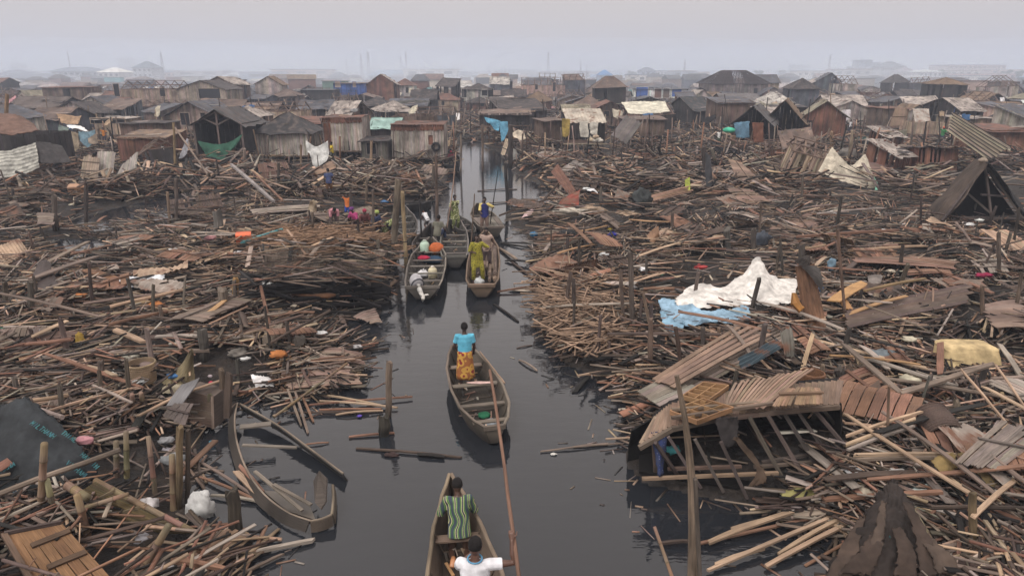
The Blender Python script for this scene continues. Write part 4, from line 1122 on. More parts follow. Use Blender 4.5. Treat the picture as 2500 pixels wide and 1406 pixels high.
# open-gabled shelter
r5, i5 = shk('open gabled shelter with a king post truss and a green net hung across', 478, 592, 412, 378, 302, 266, d=4.5, wall='dark', roof='gy', rc=(.085, .08, .082), open_front=True, over=.35, pw=.25)
mb = MB(); X, Y_, w_, zf_, zt_ = i5
rt = V(0, 270, Y_).z - .1
for (a, b) in (((-w_ / 2, 0, zt_), (0, 0, rt)), ((w_ / 2, 0, zt_), (0, 0, rt)), ((0, 0, zf_ + .8), (0, 0, rt)), ((0, 0, zt_ - .1), (-w_ * .26, 0, zt_ + .35)), ((0, 0, zt_ - .1), (w_ * .26, 0, zt_ + .35)), ((-w_ / 2, 0, zf_), (-w_ / 2, 0, zt_)), ((w_ / 2, 0, zf_), (w_ / 2, 0, zt_))):
 mb.stick(a, b, .13, .10, jc((.15, .115, .10)))
o = mb.build('truss', 'wood', r5)
shk('lean-to of brown boards with a small white window', 290, 408, 412, 395, 336, 318, d=3.5, wall='rust', roof='shed', rc='thatch', pw=.13, window=(1.35, .34, .65, .62, 'white'), over=.1)
shk('plank shed with patched brown front behind the leaning slat panels', 296, 402, 385, 345, 302, 296, d=3, wall='brown', roof='flat', rc='dark', pw=.14)
shk('large two storey plank house, half its roof bare trusses', 298, 436, 292, 262, 219, 198, d=5, wall=(.36, .27, .22), roof='truss', pw=.2, window=[(-5.5, .9, 1.6, 1.9), (1.6, .9, 1.6, 1.3)], name='plank_house', cat='house')
shk('gable end of the large two storey plank house, a dark opening in it', 436, 552, 292, 262, 218, 196, d=7, wall=(.33, .27, .22), roof='gy', rc='dark', pw=.2, window=[(-.5, 3.4, 1.3, 1.5)], name='plank_house', cat='house')
shk('bright blue painted shack with two shuttered windows', 814, 888, 262, 232, 204, 203, d=6, wall='blue', roof='flat', rc='brown', pw=.3, window=[(-2.9, 1.3, 1.5, 1.3, 'beige'), (.9, .8, 1.5, 1.2, 'beige')], near=False)
shk('dark shack joined to the left side of the blue shack', 735, 813, 266, 250, 220, 219, d=6, wall='dark', roof='flat', rc='slate', pw=.3, window=(-3, .7, .6, 1.2, 'white'), near=False)
shk('beige house with peeling boards and a ruined black roof', 1132, 1200, 275, 247, 218, 204, d=6, wall='pale', roof='hip', rc='dark', pw=.22, window=[(-2.9, .9, .6, 1.6), (.7, 1.1, .9, 1.0)], door=(2.0, .9, 2.2), near=False)
shk('long pink plank house with bare roof trusses', 1274, 1387, 262, 236, 209, 190, d=6, wall='pink', roof='truss', pw=.22, window=[(-2.2, .7, 1.4, 1.1), (1.6, .7, 1.0, 1.9), (4.4, .7, 1.4, 1.0)], near=False, name='plank_house', cat='house')
shk('tall house with a burnt hipped roof stripped to its battens', 1732, 1874, 262, 238, 205, 172, d=9, wall=(.20, .165, .155), roof='burnt', pw=.3, window=(3.2, .9, .7, 1.2), near=False, over=.6, name='burnt_house', cat='house')
shk('small house with a pinkish front and a thatched hat of a roof', 962, 1010, 262, 236, 208, 192, d=5, wall='pale', roof='hip', rc='rust', pw=.25, window=(.3, .8, .7, 1.2), near=False)
rW, iW = shk('white house front with blue window panes behind the cream tarp shed', 1548, 1686, 255, 240, 218, 217, d=5, wall='white', roof='flat', rc='slate', pw=.4, near=False,
 window=[(-8.0, .9, .3, 1.7, 'teal'), (-6.2, 2.8, .1, 2.4, 'blue'), (-1.9, 1.7, .0, 2.2, 'rust'), (.1, 1.6, .0, 2.2, 'brown'), (2.2, 2.3, .3, 1.7, 'blue'), (5.6, 1.0, .1, 1.9)])
shk('thatched shack with a shaggy brown gable facing the channel', 1868, 1952, 362, 330, 290, 244, d=5.5, wall='dark', roof='gy', rc='thatch', rmat='thatch', over=.5, pw=.2, open_front=True, rz=R(-24))
shk('thatched shack with reddish mat walls and a torn gable', 1966, 2058, 355, 332, 282, 246, d=6, wall='rust', roof='gy', rc='paleth', rmat='thatch', over=.35, pw=.13, rz=R(-20), window=(-1.6, .5, .9, .6, 'dark'))
shk('grey gabled porch shack hung with a blue tarp and a green basin', 1790, 1876, 370, 350, 298, 258, d=5, wall='dark', roof='gy', rc=(.12, .115, .115), over=.3, pw=.2, rz=R(-26), open_front=True, door=None)
shk('low tarred tent shack with a drooping black roof', 1688, 1748, 318, 300, 268, 236, d=6, wall='dark', roof='gx', rc=(.055, .06, .065), rz=R(20), pw=.2)
shk('brown batten walled shack between the tent shack and the thatched gable', 1752, 1842, 330, 300, 250, 238, d=5, wall='brown', roof='shed', rc='slate', pw=.14)
shk('shack with a broad grey roof behind the batten walled shack', 1765, 1860, 285, 262, 246, 228, d=7, wall='brown', roof='gx', rc=(.15, .14, .14), near=False)
shk('plank shack with a leaning door of upright boards under the cream tarp', 1524, 1622, 352, 330, 292, 280, d=4, wall='brown', roof='flat', rc='brown', pw=.16, door=(.75, .95, 1.5, 'brown'))
shk('dark shed with a long brown mat along its top beside the blue cloths', 1172, 1292, 356, 306, 278, 268, d=5, wall='dark', roof='shed', rc='brown', pw=.16, open_front=False, miss=.2)
shk('low shed of brown battens with a hipped mat screen in front', 1325, 1376, 366, 346, 296, 290, d=3.4, wall='brown', roof='flat', rc='brown', pw=.13, rz=R(12))
# the store with sacks
rs, is_ = shk('raised store with a pale corrugated roof, its white curtains tied back over sacks', 1378, 1476, 378, 350, 296, 249, d=3.4, wall='dark', roof='none', open_front=True, pw=.2)
mb = MB(); X, Y_, w_, zf_, zt_ = is_
roof_sheet(mb, (-w_ / 2 + .15, -.9, zt_ - .05), (w_ / 2 + .05, -.9, zt_ - .05), (w_ / 2 - .25, 1.5, zt_ + 1.0), (-w_ / 2 - .15, 1.5, zt_ + 1.0), (.46, .41, .34), sag=0, nu=25, nv=5, ridge=1, amp=.01)
mb.build('roof', 'sheet', rs)
mb = MB(); mb.stick((-w_ / 2 - .1, -.65, zf_), (w_ / 2 + .15, -.65, zf_), .06, .10, (.32, .27, .2)); mb.build('front_beam', 'wood', rs)
shk('teal painted shack with a small dark window', 2268, 2340, 318, 292, 264, 262, d=4, wall='teal', roof='flat', rc='brown', pw=.35, window=[(-1.8, .9, .5, 1.1), (1.0, .8, .2, 1.5, 'blue')])
shk('shack patched with pale corrugated sheets below the teal shack', 2235, 2305, 350, 328, 300, 296, d=3, wall='tan', roof='none', pw=.13)
shk('tall brown plank flap shack with dark gaps either side', 2160, 2215, 338, 312, 266, 262, d=4, wall=(.20, .145, .11), roof='flat', rc='rust', pw=.5)
shk('reddish board shack with a slanting roof at the right edge', 2418, 2530, 396, 378, 318, 308, d=5, wall=(.21, .11, .08), roof='shed', rc='rust', pw=.15)
shk('dark shack under a swollen brown curved roof at the left edge', -30, 92, 430, 400, 330, 322, d=4, wall='dark', roof='none', pw=.2)
shk('grey shack behind the curved brown roof, its ridge running back', 60, 150, 352, 325, 290, 262, d=6, wall='slate', roof='gx', rc='brown', pw=.2)
shk('weathered mat roofed shack with a black open gable', 20, 138, 320, 300, 262, 236, d=7, wall='dark', roof='gx', rc=(.12, .095, .085), pw=.25)
shk('small flat roofed shack with a dark open upper band', 232, 305, 350, 330, 292, 284, d=3.5, wall='tan', roof='flat', rc='grey', pw=.15, window=(-1.9, 3.6, 1.15, .55))
shk('brown two part plank house with a doorway, far left', 106, 200, 285, 262, 214, 208, d=6, wall=(.24, .17, .14), roof='flat', rc='rust', pw=.25, near=False, door=(.2, 1.2, 3.0))
shk('grey gabled shack with a slate blue tarp bundle on its corner', 340, 400, 325, 300, 272, 252, d=6, wall='brown', roof='gx', rc='slate', rz=R(-30), pw=.2)
shk('low wide gable with white edged barge boards', 418, 520, 345, 318, 276, 248, d=6, wall='beige', roof='gy', rc='slate', over=.5, pw=.25, window=[(-1.2, 1.0, .5, 1.3), (.9, .6, .3, 1.5)])
shk('grey plank hut with a dark doorway between two slatted sheds', 884, 945, 412, 400, 345, 340, d=3, wall=(.16, .14, .125), roof='flat', rc='dark', pw=.12, window=(-.6, .75, .7, .85))
shk('shack with a small green gabled tarp roof', 905, 970, 378, 345, 312, 288, d=4, wall='dark', roof='gx', rc=(.30, .46, .42), rmat='tarp', pw=.2)
shk('dark mat walled shed left of the tyre shack and its rusty band', 700, 790, 352, 330, 300, 285, d=5, wall='dark', roof='shed', rc='rust', pw=.2, miss=.15)
shk('low grey hut with a sagging thatched lid behind the right fallen panel', 2352, 2420, 345, 325, 290, 282, d=5, wall='tan', roof='flat', rc='grey', pw=.3, miss=.1)
shk('pinkish board shack with a dark awning at the far right', 2432, 2482, 320, 300, 262, 250, d=5, wall='pink', roof='shed', rc='slate', pw=.25)
# --- the rest of the settlement, row on row
SPOTS = []
def taken(x, y, r=3.6):
 return any(abs(x - a) < r + b * .5 and abs(y - c) < r for a, c, b in SPOTS)
for o in list(COL.objects):
 if o.get('category') in ('shack', 'house') and o.parent is None: SPOTS.append((o.location.x, o.location.y + 2, 4.5))
seen = {}
roofs = ['gx', 'gx', 'gy', 'gy', 'shed', 'flat', 'truss', 'truss', 'hip', 'none']
rn = {'gx': 'ridged', 'gy': 'gabled', 'shed': 'sloping', 'flat': 'flat', 'truss': 'bare raftered', 'hip': 'hipped', 'none': 'missing', 'burnt': 'burnt'}
LM = [(60, 250, 'the curved brown roof'), (430, 230, 'the large two storey house'), (850, 220, 'the blue shack'), (1000, 225, 'the thatch hatted house'), (1165, 225, 'the beige ruined house'), (1330, 215, 'the pink trussed house'),
      (1425, 270, 'the store with sacks'), (1610, 228, 'the blue window panes'), (1800, 205, 'the burnt hipped roof'), (2000, 285, 'the torn thatched gable'), (2300, 275, 'the teal shack'), (2450, 330, 'the reddish right edge shack'),
      (680, 300, 'the slumped black roof'), (535, 320, 'the green net shelter'), (1240, 300, 'the blue cloths'), (2190, 290, 'the plank flap shack'), (1500, 200, 'the blue hipped roof'), (640, 210, 'the smoke bank'), (130, 240, 'the far left plank house'), (2120, 240, 'the smoke plume')]
def px_of(x, y, z):
 yy = y; dzz = z - CAMH
 dep = yy * CP - dzz * SP; up = yy * SP + dzz * CP
 return 1250 + FPX * x / dep, 703 - FPX * up / dep
def hides(x, y, w, top):
 a, v = px_of(x - w / 2, y, top); b, _ = px_of(x + w / 2, y, top)
 for (xl, xr, yt, yb, ys) in RECTS:
  if ys > y - 1:
   ov = min(b, xr) - max(a, xl)
   if ov > .18 * (xr - xl) and v < yt + .72 * (yb - yt): return True
 return False
nsh = 0
Yr = 64.0
stp = 8.0
extra = []
while Yr < 470:
 wd = .80 * Yr + 3
 x = -wd + random.uniform(0, 3)
 while x < wd:
  w_ = random.uniform(3.0, 5.8) if Yr < 200 else random.uniform(5, 9)
  yy = Yr + random.uniform(-.35, .35) * stp
  gap = random.uniform(.2, 1.6) if Yr < 150 else random.uniform(.5, 4.5)
  bare = (Yr < 78 and 8 < x < 60 and random.random() < .3)
  if not taken(x, yy, 3.4 if Yr < 110 else 2.6) and not (abs(x + 2.6 + (yy - 60) * .02) < 4.2 and yy < 95) and not bare and random.random() < .93:
   wall = random.choices(['grey', 'brown', 'dark', 'rust', 'tan', 'slate', 'beige', 'pale', 'teal', 'green'], [4, 6, 8, 3.5, 2, 4, 1, .8, .3, .4])[0]
   rc = random.choices(['dark', 'slate', 'brown', 'rust', 'grey', 'thatch', 'paleth', 'pale', 'teal'], [6, 6, 3.5, 1.1, 3, 1.8, .8, .7, .08])[0]
   rf = random.choice(roofs)
   u, v = px_of(x, yy, 2)
   lm = min(LM, key=lambda q: abs(q[0] - u) + 2.5 * abs(q[1] - v))
   rel = 'beyond' if v < lm[1] - 6 else ('before' if v > lm[1] + 14 else 'beside')
   two = random.random() < .16 and Yr > 110
   sz = 'two storey' if two else ('small' if w_ < 5 else 'wide' if w_ > 6.6 else 'low')
   lab = '%s %s shack with a %s %s roof %s %s' % (sz, WN[wall], WN[rc].replace('thatched', 'thatch'), rn[rf], rel, lm[2])
   if len(lab.split()) > 15: lab = lab.replace('two storey ', 'tall ')
   if rf == 'none': lab = '%s %s roofless plank shack %s %s' % (sz, WN[wall], rel, lm[2])
   if rf == 'truss': lab = '%s %s plank shack under bare rafters %s %s' % (sz, WN[wall], rel, lm[2])
   win = (random.uniform(-w_ * .35, w_ * .1), .7, 1.0, .7) if random.random() < .6 else None
   dr = (random.uniform(.2, w_ * .25), .75, 1.7) if random.random() < .4 else None
   args = dict(pos=(x, yy, 0), w=w_, d=random.uniform(3.5, 6), zf=random.uniform(.5, 1.1), hw=random.uniform(3.9, 4.6) if two else random.uniform(1.7, 2.3), wall=wall, roof=rf, rc=rc, rh=random.uniform(.6, 1.5) * (1.3 if two else 1),
      rz=random.choice([0, 0, random.uniform(-.5, .5)]), window=win, door=dr, rmat='thatch' if 'thatch' in WN[rc] else 'roof', miss=random.choice([0, .08, .2, .4]))
   if hides(x, yy, w_, args['zf'] + args['hw'] + args['rh']):
    x += 1.5; continue
   if nsh < 250 and (Yr < 235 or random.random() < .25):
    nsh += 1
    rt_ = shack(lab, pw=.18 if Yr < 100 else .5, near=Yr < 105, stilts=Yr < 100, group='plank shacks of the burnt settlement', **args)
    rt_.rotation_euler = (random.gauss(0, .02), random.gauss(0, .035), args['rz']); SPOTS.append((x, yy, w_))
   else: extra.append(args)
  x += w_ + gap
 Yr += stp; stp *= 1.075
# the farthest roofs run together
mb = MB(); mr = MB()
for a in extra:
 w_, d_, zf_, hw_ = a['w'], a['d'], a['zf'], a['hw']; px_, py_, _ = a['pos']
 wc = jc(WC[a['wall']], .2); rc_ = jc(WC[a['rc']], .2); z = zf_ + hw_
 mb.box((px_, py_, z / 2), (w_, d_, z), wc, a['rz'])
 m3 = Matrix.Rotation(a['rz'], 3, 'Z'); c = Vector((px_, py_, 0)); r_ = a['rh']
 if a['roof'] in ('gx', 'gy', 'hip'):
  k = 0 if a['roof'] == 'gx' else w_ * .3
  P = [(-w_ / 2 - .3, -d_ / 2 - .3, z), (w_ / 2 + .3, -d_ / 2 - .3, z), (w_ / 2 + .3, d_ / 2 + .3, z), (-w_ / 2 - .3, d_ / 2 + .3, z), (-w_ / 2 - .3 + k, 0, z + r_), (w_ / 2 + .3 - k, 0, z + r_)]
  mr.add([c + m3 @ Vector(p) for p in P], [(0, 1, 5, 4), (2, 3, 4, 5), (1, 2, 5), (3, 0, 4), (3, 2, 1, 0)], rc_, [(p[0] * .5, p[1] * .5) for p in P])
 else: mr.box((px_, py_, z + .1), (w_ + .5, d_ + .5, .15), rc_, a['rz'])
o = mb.build('far_shacks', 'paint'); T(o, 'haze dimmed plank shacks packed towards the horizon', 'shacks', kind='stuff')
o2 = mr.build('far_roofs', 'roof'); T(o2, 'haze dimmed roofs packed towards the horizon', 'roofs', kind='stuff')
# wrecked huts still half standing in front of the settlement
for i in range(20):
 y = random.uniform(40, 62); x = random.choice([random.uniform(9, 44), random.uniform(9, 44), random.uniform(-42, -12)]) * y / 60
 w_ = random.uniform(1.8, 3.0); wall = random.choice(['grey', 'brown', 'dark', 'rust', 'tan']); px, py = px_of(x, y, 1)
 if any(abs(a[0] + 60 - px) < 90 and abs(a[1] - py) < 60 for a in ((480, 400), (1370, 370), (1990, 430), (2310, 340), (690, 400), (1770, 370))): continue
 lm = min(LM, key=lambda q: abs(q[0] - px) + 2.5 * abs(q[1] - py)); rf = random.choice(['truss', 'none', 'shed', 'flat'])
 o = shack('half wrecked leaning %s hut%s before %s' % (WN[wall], {'truss': ' with bare rafters', 'none': ' without a roof', 'shed': ' with a sloping lid', 'flat': ' with a flat lid'}[rf], lm[2]), (x, y, 0), w_, random.uniform(1.6, 2.6), random.uniform(.4, .8), random.uniform(1.1, 1.7), wall, rf,
              random.choice(['dark', 'brown', 'grey']), random.uniform(.4, .8), random.uniform(-.7, .7), .14, miss=random.uniform(.25, .55), name='wrecked_hut', cat='hut', group='half wrecked huts')
 o.rotation_euler = (random.gauss(0, .10), random.gauss(0, .13), o.rotation_euler.z)
# ---------------------------------------------------------------- the wreckage field
def shore_ok(x, y, m=0.0): return sdist(np.array([x]), np.array([y]))[0] > m
def dirfield(x, y):
 return (fbm(np.asarray(x) * .16 + 5, np.asarray(y) * .16, 21, 2) - .5) * 4.4
def sample(n, y0, y1, p=1.0):
 "positions in the visible wedge, denser near the camera"
 u = rng.random(n)
 y = (y0 ** (1 - p) + u * (y1 ** (1 - p) - y0 ** (1 - p))) ** (1 / (1 - p)) if p != 1 else y0 * (y1 / y0) ** u
 x = (rng.random(n) * 2 - 1) * (.80 * y + 2.5)
 return x, y
PAL = np.array([TONES[k] for k in ('grey weathered', 'dark brown', 'pale tan', 'reddish brown', 'black sodden', 'light grey')])
def palcols(n, wts, j=.38):
 c = PAL[rng.choice(len(PAL), n, p=np.array(wts) / sum(wts))]
 return c * (1 + (rng.random((n, 1)) - .5) * 2 * j) * (1 + (rng.random((n, 3)) - .5) * .12)
# trodden or open patches with little on them: outline, share kept
OPEN = [([(1545, 1075), (1700, 1030), (2060, 1000), (2110, 1170), (1860, 1230), (1560, 1195)], .02), ([(-100, 1120), (250, 1140), (245, 1235), (-100, 1290)], .1), ([(225, 1060), (480, 1030), (490, 1280), (400, 1440), (240, 1440)], .08), ([(390, 1280), (650, 1290), (640, 1460), (380, 1460)], .2), ([(1590, 788), (1860, 788), (1860, 850), (1600, 850)], .5),
  ([(0, 1295), (290, 1290), (300, 1600), (-200, 1600)], .1), ([(470, 875), (700, 870), (690, 985), (560, 1000)], .3), ([(560, 660), (960, 700), (940, 765), (560, 760)], .3), ([(2050, 1300), (2300, 1250), (2330, 1500), (1960, 1500)], .2), ([(2250, 780), (2480, 780), (2480, 935), (2250, 930)], .3),
  ([(1640, 640), (1950, 640), (1940, 800), (1600, 810)], .35), ([(1630, 1000), (1640, 940), (2070, 900), (2050, 990)], .2), ([(1990, 425), (2150, 415), (2160, 500), (1990, 500)], .25), ([(465, 388), (605, 388), (605, 425), (465, 425)], .25), ([(740, 395), (815, 395), (815, 435), (740, 435)], .25), ([(185, 405), (345, 405), (345, 455), (185, 455)], .3),
  ([(600, 385), (1092, 385), (1092, 418), (600, 428)], .35), ([(1365, 345), (1500, 345), (1505, 392), (1365, 392)], .15), ([(290, 850), (480, 850), (620, 900), (600, 1000), (240, 1000)], .3),
  ([(2310, 430), (2520, 430), (2520, 560), (2310, 560)], .15)]
OPENW = [(np.array([tuple(G(x, y, .2))[:2] for x, y in p]), k) for p, k in OPEN]
def is_open(x, y): return any(in_poly(P_, np.array([x]), np.array([y]))[0] for P_, k in OPENW)
def in_poly(P, x, y):
 ins = np.zeros(len(x), bool)
 for i in range(len(P)):
  a = P[i]; b = P[(i + 1) % len(P)]; c = (a[1] > y) != (b[1] > y)
  if abs(b[1] - a[1]) > 1e-9: ins ^= c & (x < (b[0] - a[0]) * (y - a[1]) / (b[1] - a[1]) + a[0])
 return ins
def scatter(name, nclump, per, y0, y1, Lr, Wr, Tr, wts, spread, zr, tilt=.09, p=1.0, angj=.12, mat='wood', minsd=0.0):
 cx, cyy = sample(nclump, y0, y1, p)
 keep = sdist(cx, cyy) > minsd
 cx, cyy = cx[keep], cyy[keep]
 k = rng.integers(per[0], per[1] + 1, len(cx))
 X = np.repeat(cx, k); Y = np.repeat(cyy, k); n = len(X)
 cang = dirfield(cx, cyy) + rng.normal(0, .62, len(cx)); cang = np.where(rng.random(len(cx)) < .2, rng.random(len(cx)) * 3.14, cang)
 ctil = rng.normal(0, tilt, len(cx)); ctone = rng.random(len(cx)); cz = rng.random(len(cx))
 A = np.repeat(cang, k) + rng.normal(0, angj, n)
 X = X + rng.normal(0, spread, n); Y = Y + rng.normal(0, spread * .6, n)
 L = rng.uniform(*Lr, n) * np.repeat(rng.uniform(.6, 1.2, len(cx)), k)
 W = rng.uniform(*Wr, n); Th = rng.uniform(*Tr, n)
 til = np.repeat(ctil, k) + rng.normal(0, tilt * .5, n)
 D = np.stack([np.cos(A) * np.cos(til), np.sin(A) * np.cos(til), np.sin(til)], -1)
 sd = sdist(X, Y)
 # keep both ends off open water
 e1 = sdist(X + D[:, 0] * L / 2, Y + D[:, 1] * L / 2); e2 = sdist(X - D[:, 0] * L / 2, Y - D[:, 1] * L / 2)
 ok = (sd > -.05) & (e1 > -.45) & (e2 > -.45)
 for (P_, kp) in OPENW: ok &= ~in_poly(P_, X, Y) | (rng.random(n) < kp)
 gap = fbm(X * .55, Y * .55, 41, 2); ok &= (gap < .60) | (rng.random(n) < .25)
 md = .35 + 1.5 * fbm(X * .28 + 9, Y * .28, 33, 2)
 Z = land(X, Y, sd) + (zr[0] + (zr[1] - zr[0]) * np.repeat(cz, k)) * md * np.clip(sd / 1.0, .15, 1) + rng.random(n) * .05
 Z = np.maximum(Z, .02 + np.abs(D[:, 2]) * L * .35)
 c = palcols(n, wts) * np.repeat(.7 + .6 * ctone, k)[:, None]
 s = ok
 ob = bulk_sticks(name, np.stack([X, Y, Z], -1)[s], D[s], L[s], W[s], Th[s], rng.normal(0, .25, n)[s], c[s], mat)
 return ob
W_ = (4.6, 4.2, 2.7, 2.4, 3.6, 2.0)
o = scatter('wooden_debris', 8600, (3, 9), 5.0, 45, (.5, 2.1), (.018, .058), (.015, .035), W_, .26, (0, .42), p=1.05)
T(o, 'tangled mass of split bamboo, laths and broken boards covering the mud by the channel', 'debris', kind='stuff')
o = scatter('board_debris', 2300, (1, 4), 5.0, 60, (.5, 2.2), (.06, .17), (.015, .03), (4, 4, .9, 3, 4, 1.2), .4, (.02, .40), p=1.05, tilt=.12)
T(o, 'wide broken boards strewn through the wreckage', 'debris', kind='stuff')
o = scatter('splinter_debris', 5200, (3, 7), 5.0, 32, (.15, .7), (.012, .05), (.01, .025), (4, 3, 2.6, 2, 1, 2), .3, (.05, .46), p=1.0, tilt=.2, angj=.8)
T(o, 'short splinters and broken ends littering the wreckage', 'debris', kind='stuff')
o = scatter('far_debris', 6800, (2, 7), 38, 190, (.7, 3.0), (.05, .2), (.03, .06), W_, .7, (0, .75), p=1.1, tilt=.24, angj=.4)
T(o, 'brown wreckage lying between and beyond the stilt shacks', 'debris', kind='stuff')
# broken uprights of the stilt village
n = 1900; y = 52 * (230 / 52) ** rng.random(n); x = (rng.random(n) * 2 - 1) * (.8 * y + 2); k = (sdist(x, y) > .2); x, y = x[k], y[k]; n = len(x)
h = rng.uniform(.8, 3.2, n) * (.7 + .6 * fbm(x * .1, y * .1, 4)); D = np.stack([rng.normal(0, .16, n), rng.normal(0, .12, n), np.ones(n)], -1)
o = bulk_sticks('broken_uprights', np.stack([x, y, h / 2], -1), D, h, rng.uniform(.05, .12, n), rng.uniform(.05, .1, n), rng.random(n), palcols(n, (4, 5, 1, 2, 2, .6)), 'wood')
T(o, 'countless broken stilts and uprights standing in the distant wreckage', 'uprights', kind='stuff')
# scum and drifting bits along the water's edge
n = 2600; y = 6 * (45 / 6) ** rng.random(n); x = (rng.random(n) * 2 - 1) * (.5 * y + 2); sd = sdist(x, y); k = (sd < -.02) & (sd > -1.6 * rng.random(n) ** 2 - .1); x, y = x[k], y[k]; n = len(x); a = rng.random(n) * 3.14
o = bulk_sticks('floating_litter', np.stack([x, y, np.full(n, .006)], -1), np.stack([np.cos(a), np.sin(a), a * 0], -1), rng.uniform(.04, .5, n), rng.uniform(.01, .04, n), np.full(n, .012), rng.random(n) * .1, palcols(n, (3, 4, 3, 2, 3, 2)), 'wet')
T(o, 'twigs and scraps drifting along the edges of the channel', 'litter', kind='stuff')
# ---------------------------------------------------------------- things lying about, surveyed one by one
def Z(px, py, dz=.42):
 "point dz above the mud surface, seen at px, py"
 q = G(px, py, dz + .25)
 for _ in range(4): q = G(px, py, max(landz(q.x, q.y), 0) + dz)
 return q
def cat1(P0, P1, P2, P3, t): return .5 * ((2 * P1) + (P2 - P0) * t + (2 * P0 - 5 * P1 + 4 * P2 - P3) * t * t + (3 * P1 - P0 - 3 * P2 + P3) * t ** 3)
def spline(P, n):
 out = []
 for i in range(n):
  u = i / (n - 1) * (len(P) - 1); k = min(int(u), len(P) - 2); f = u - k
  out.append(cat1(P[max(k - 1, 0)], P[k], P[k + 1], P[min(k + 2, len(P) - 1)], f))
 return out
def netgrid(rows, nu, nv):
 R1 = [spline([Vector(p) for p in r], nu) for r in rows]
 cols = [spline([r[i] for r in R1], nv) for i in range(nu)]
 return cols          # [i][j]
def cloth(name, label, cat, rows, col, mat='cloth', wr=.03, nu=26, nv=18, thick=.006, stripes=None, group=None, fray=.04, hi=3.0, root=None):
 g = netgrid(rows, nu, nv); sd = random.random() * 100
 out = []; cg = []
 for i in range(nu):
  r = []; cr = []
  for j in range(nv):
   du = g[min(i + 1, nu - 1)][j] - g[max(i - 1, 0)][j]; dv = g[i][min(j + 1, nv - 1)] - g[i][max(j - 1, 0)]
   n = du.cross(dv); n = n.normalized() if n.length > 1e-8 else Vector((0, 0, 1))
   p = g[i][j]
   q = .5 * mnoise.noise(p * hi * .7 + Vector((sd, 0, 0))) + .45 - 1.5 * abs(mnoise.noise(p * hi + Vector((sd, 0, 0)))) + .5 * (.3 - abs(mnoise.noise(p * hi * 2.6 + Vector((0, sd, 0)))) * 1.4)
   p = p + n * q * wr + n * (mnoise.noise(p * hi * 6) * wr * .22)
   if i in (0, nu - 1) or j in (0, nv - 1): p = p + Vector((random.uniform(-1, 1), random.uniform(-1, 1), random.uniform(-1, 1))) * fray * .5
   k = 1 + .22 * q
   if stripes and (j % stripes) == 0: k *= .45
   r.append(p); cr.append([c * k for c in col])
  out.append(r); cg.append(cr)
 mb = MB(); mb.grid(out, thick, cg, (2, 2))
 org = out[nu // 2][nv // 2]
 o = mb.build(name, mat, origin=org, smooth=not stripes)
 return T(o, label, cat, group)
def VR(rows, off=0): return [[V(p[0], p[1], p[2] + off) for p in r] for r in rows]
def ZR(rows): return [[Z(p[0], p[1], p[2]) for p in r] for r in rows]
def slat_panel(label, c4, n, col, group=None, name='slatted_screen', cat='screen', bat=2, batcol=None, t=.018, miss=.06, warp=.05, mat='wood', gap=.08, rag=.05):
 "c4: a-b start edge, d-c end edge; slats run from a-b to d-c"
 a, b, c, d = [Vector(p) for p in c4]
 nn = (b - a).cross(d - a).normalized()
 if nn.z < 0: nn = -nn
 cen = (a + b + c + d) / 4
 root = empty(name, cen, label, cat, group)
 if not bat: miss = 0
 mb = MB()
 sd = random.random() * 50
 for i in range(n):
  if random.random() < miss: continue
  u0 = (i + gap * .5) / n; u1 = (i + 1 - gap * .5) / n; u = (u0 + u1) / 2
  w = (a.lerp(b, u1) - a.lerp(b, u0)).length
  L = random.uniform(-rag, rag); L2 = random.uniform(-rag, rag)
  p = a.lerp(b, u); q = d.lerp(c, u); dd = (q - p)
  K = 4; cc = jc(col, .2); pr = None
  for k in range(K):
   v0 = k / K; v1 = (k + 1) / K
   f = lambda v: p + dd * (v * (1 + L2) - L * .5) + nn * (warp * (math.sin(v * PI) + mnoise.noise(Vector((u * 2 + sd, v * 2, 0)))))
   mb.stick(f(v0), f(v1 + .004), w, t, cc, up=nn)
 wpart(mb, 'slats', mat, root)
 for k in range(bat):
  v = (k + .7) / (bat + .4); m2 = MB()
  p = a.lerp(d, v) + nn * (t + .02 + warp); q = b.lerp(c, v) + nn * (t + .02 + warp)
  e = (q - p) * .04
  m2.stick(p - e, q + e, random.uniform(.04, .07), .03, batcol or jc([x * .6 for x in col]), up=nn); wpart(m2, 'batten', mat, root)
 return root
def corr(label, c4, col, group=None, waves=14, amp=.018, mat='sheet', bend=.08, name='corrugated_sheet', cat='corrugated sheet', ratio=1):
 a, b, c, d = [Vector(p) for p in c4]
 nn = (b - a).cross(d - a).normalized()
 if nn.z < 0: nn = -nn
 nu = waves * 4 + 1; nv = 7; g = []; cg = []; sd = random.random() * 60
 for i in range(nu):
  u = i / (nu - 1); r = []; cr = []
  for j in range(nv):
   v = j / (nv - 1)
   p = a.lerp(b, u).lerp(d.lerp(c, u), v) + nn * (amp * math.sin(u * waves * 2 * PI) + bend * (mnoise.noise(Vector((u * 1.6 + sd, v * 1.6, 0))) * 2))
   if j in (0, nv - 1): p += (a - d).normalized() * random.uniform(-.03, .03)
   k = .9 + .25 * mnoise.noise(Vector((u * 4, v * 3, sd))); r.append(p); cr.append([x * k for x in col])
  g.append(r); cg.append(cr)
 mb = MB(); mb.grid(g, .006, cg)
 o = mb.build(name, mat, origin=(a + b + c + d) / 4)
 return T(o, label, cat, group)
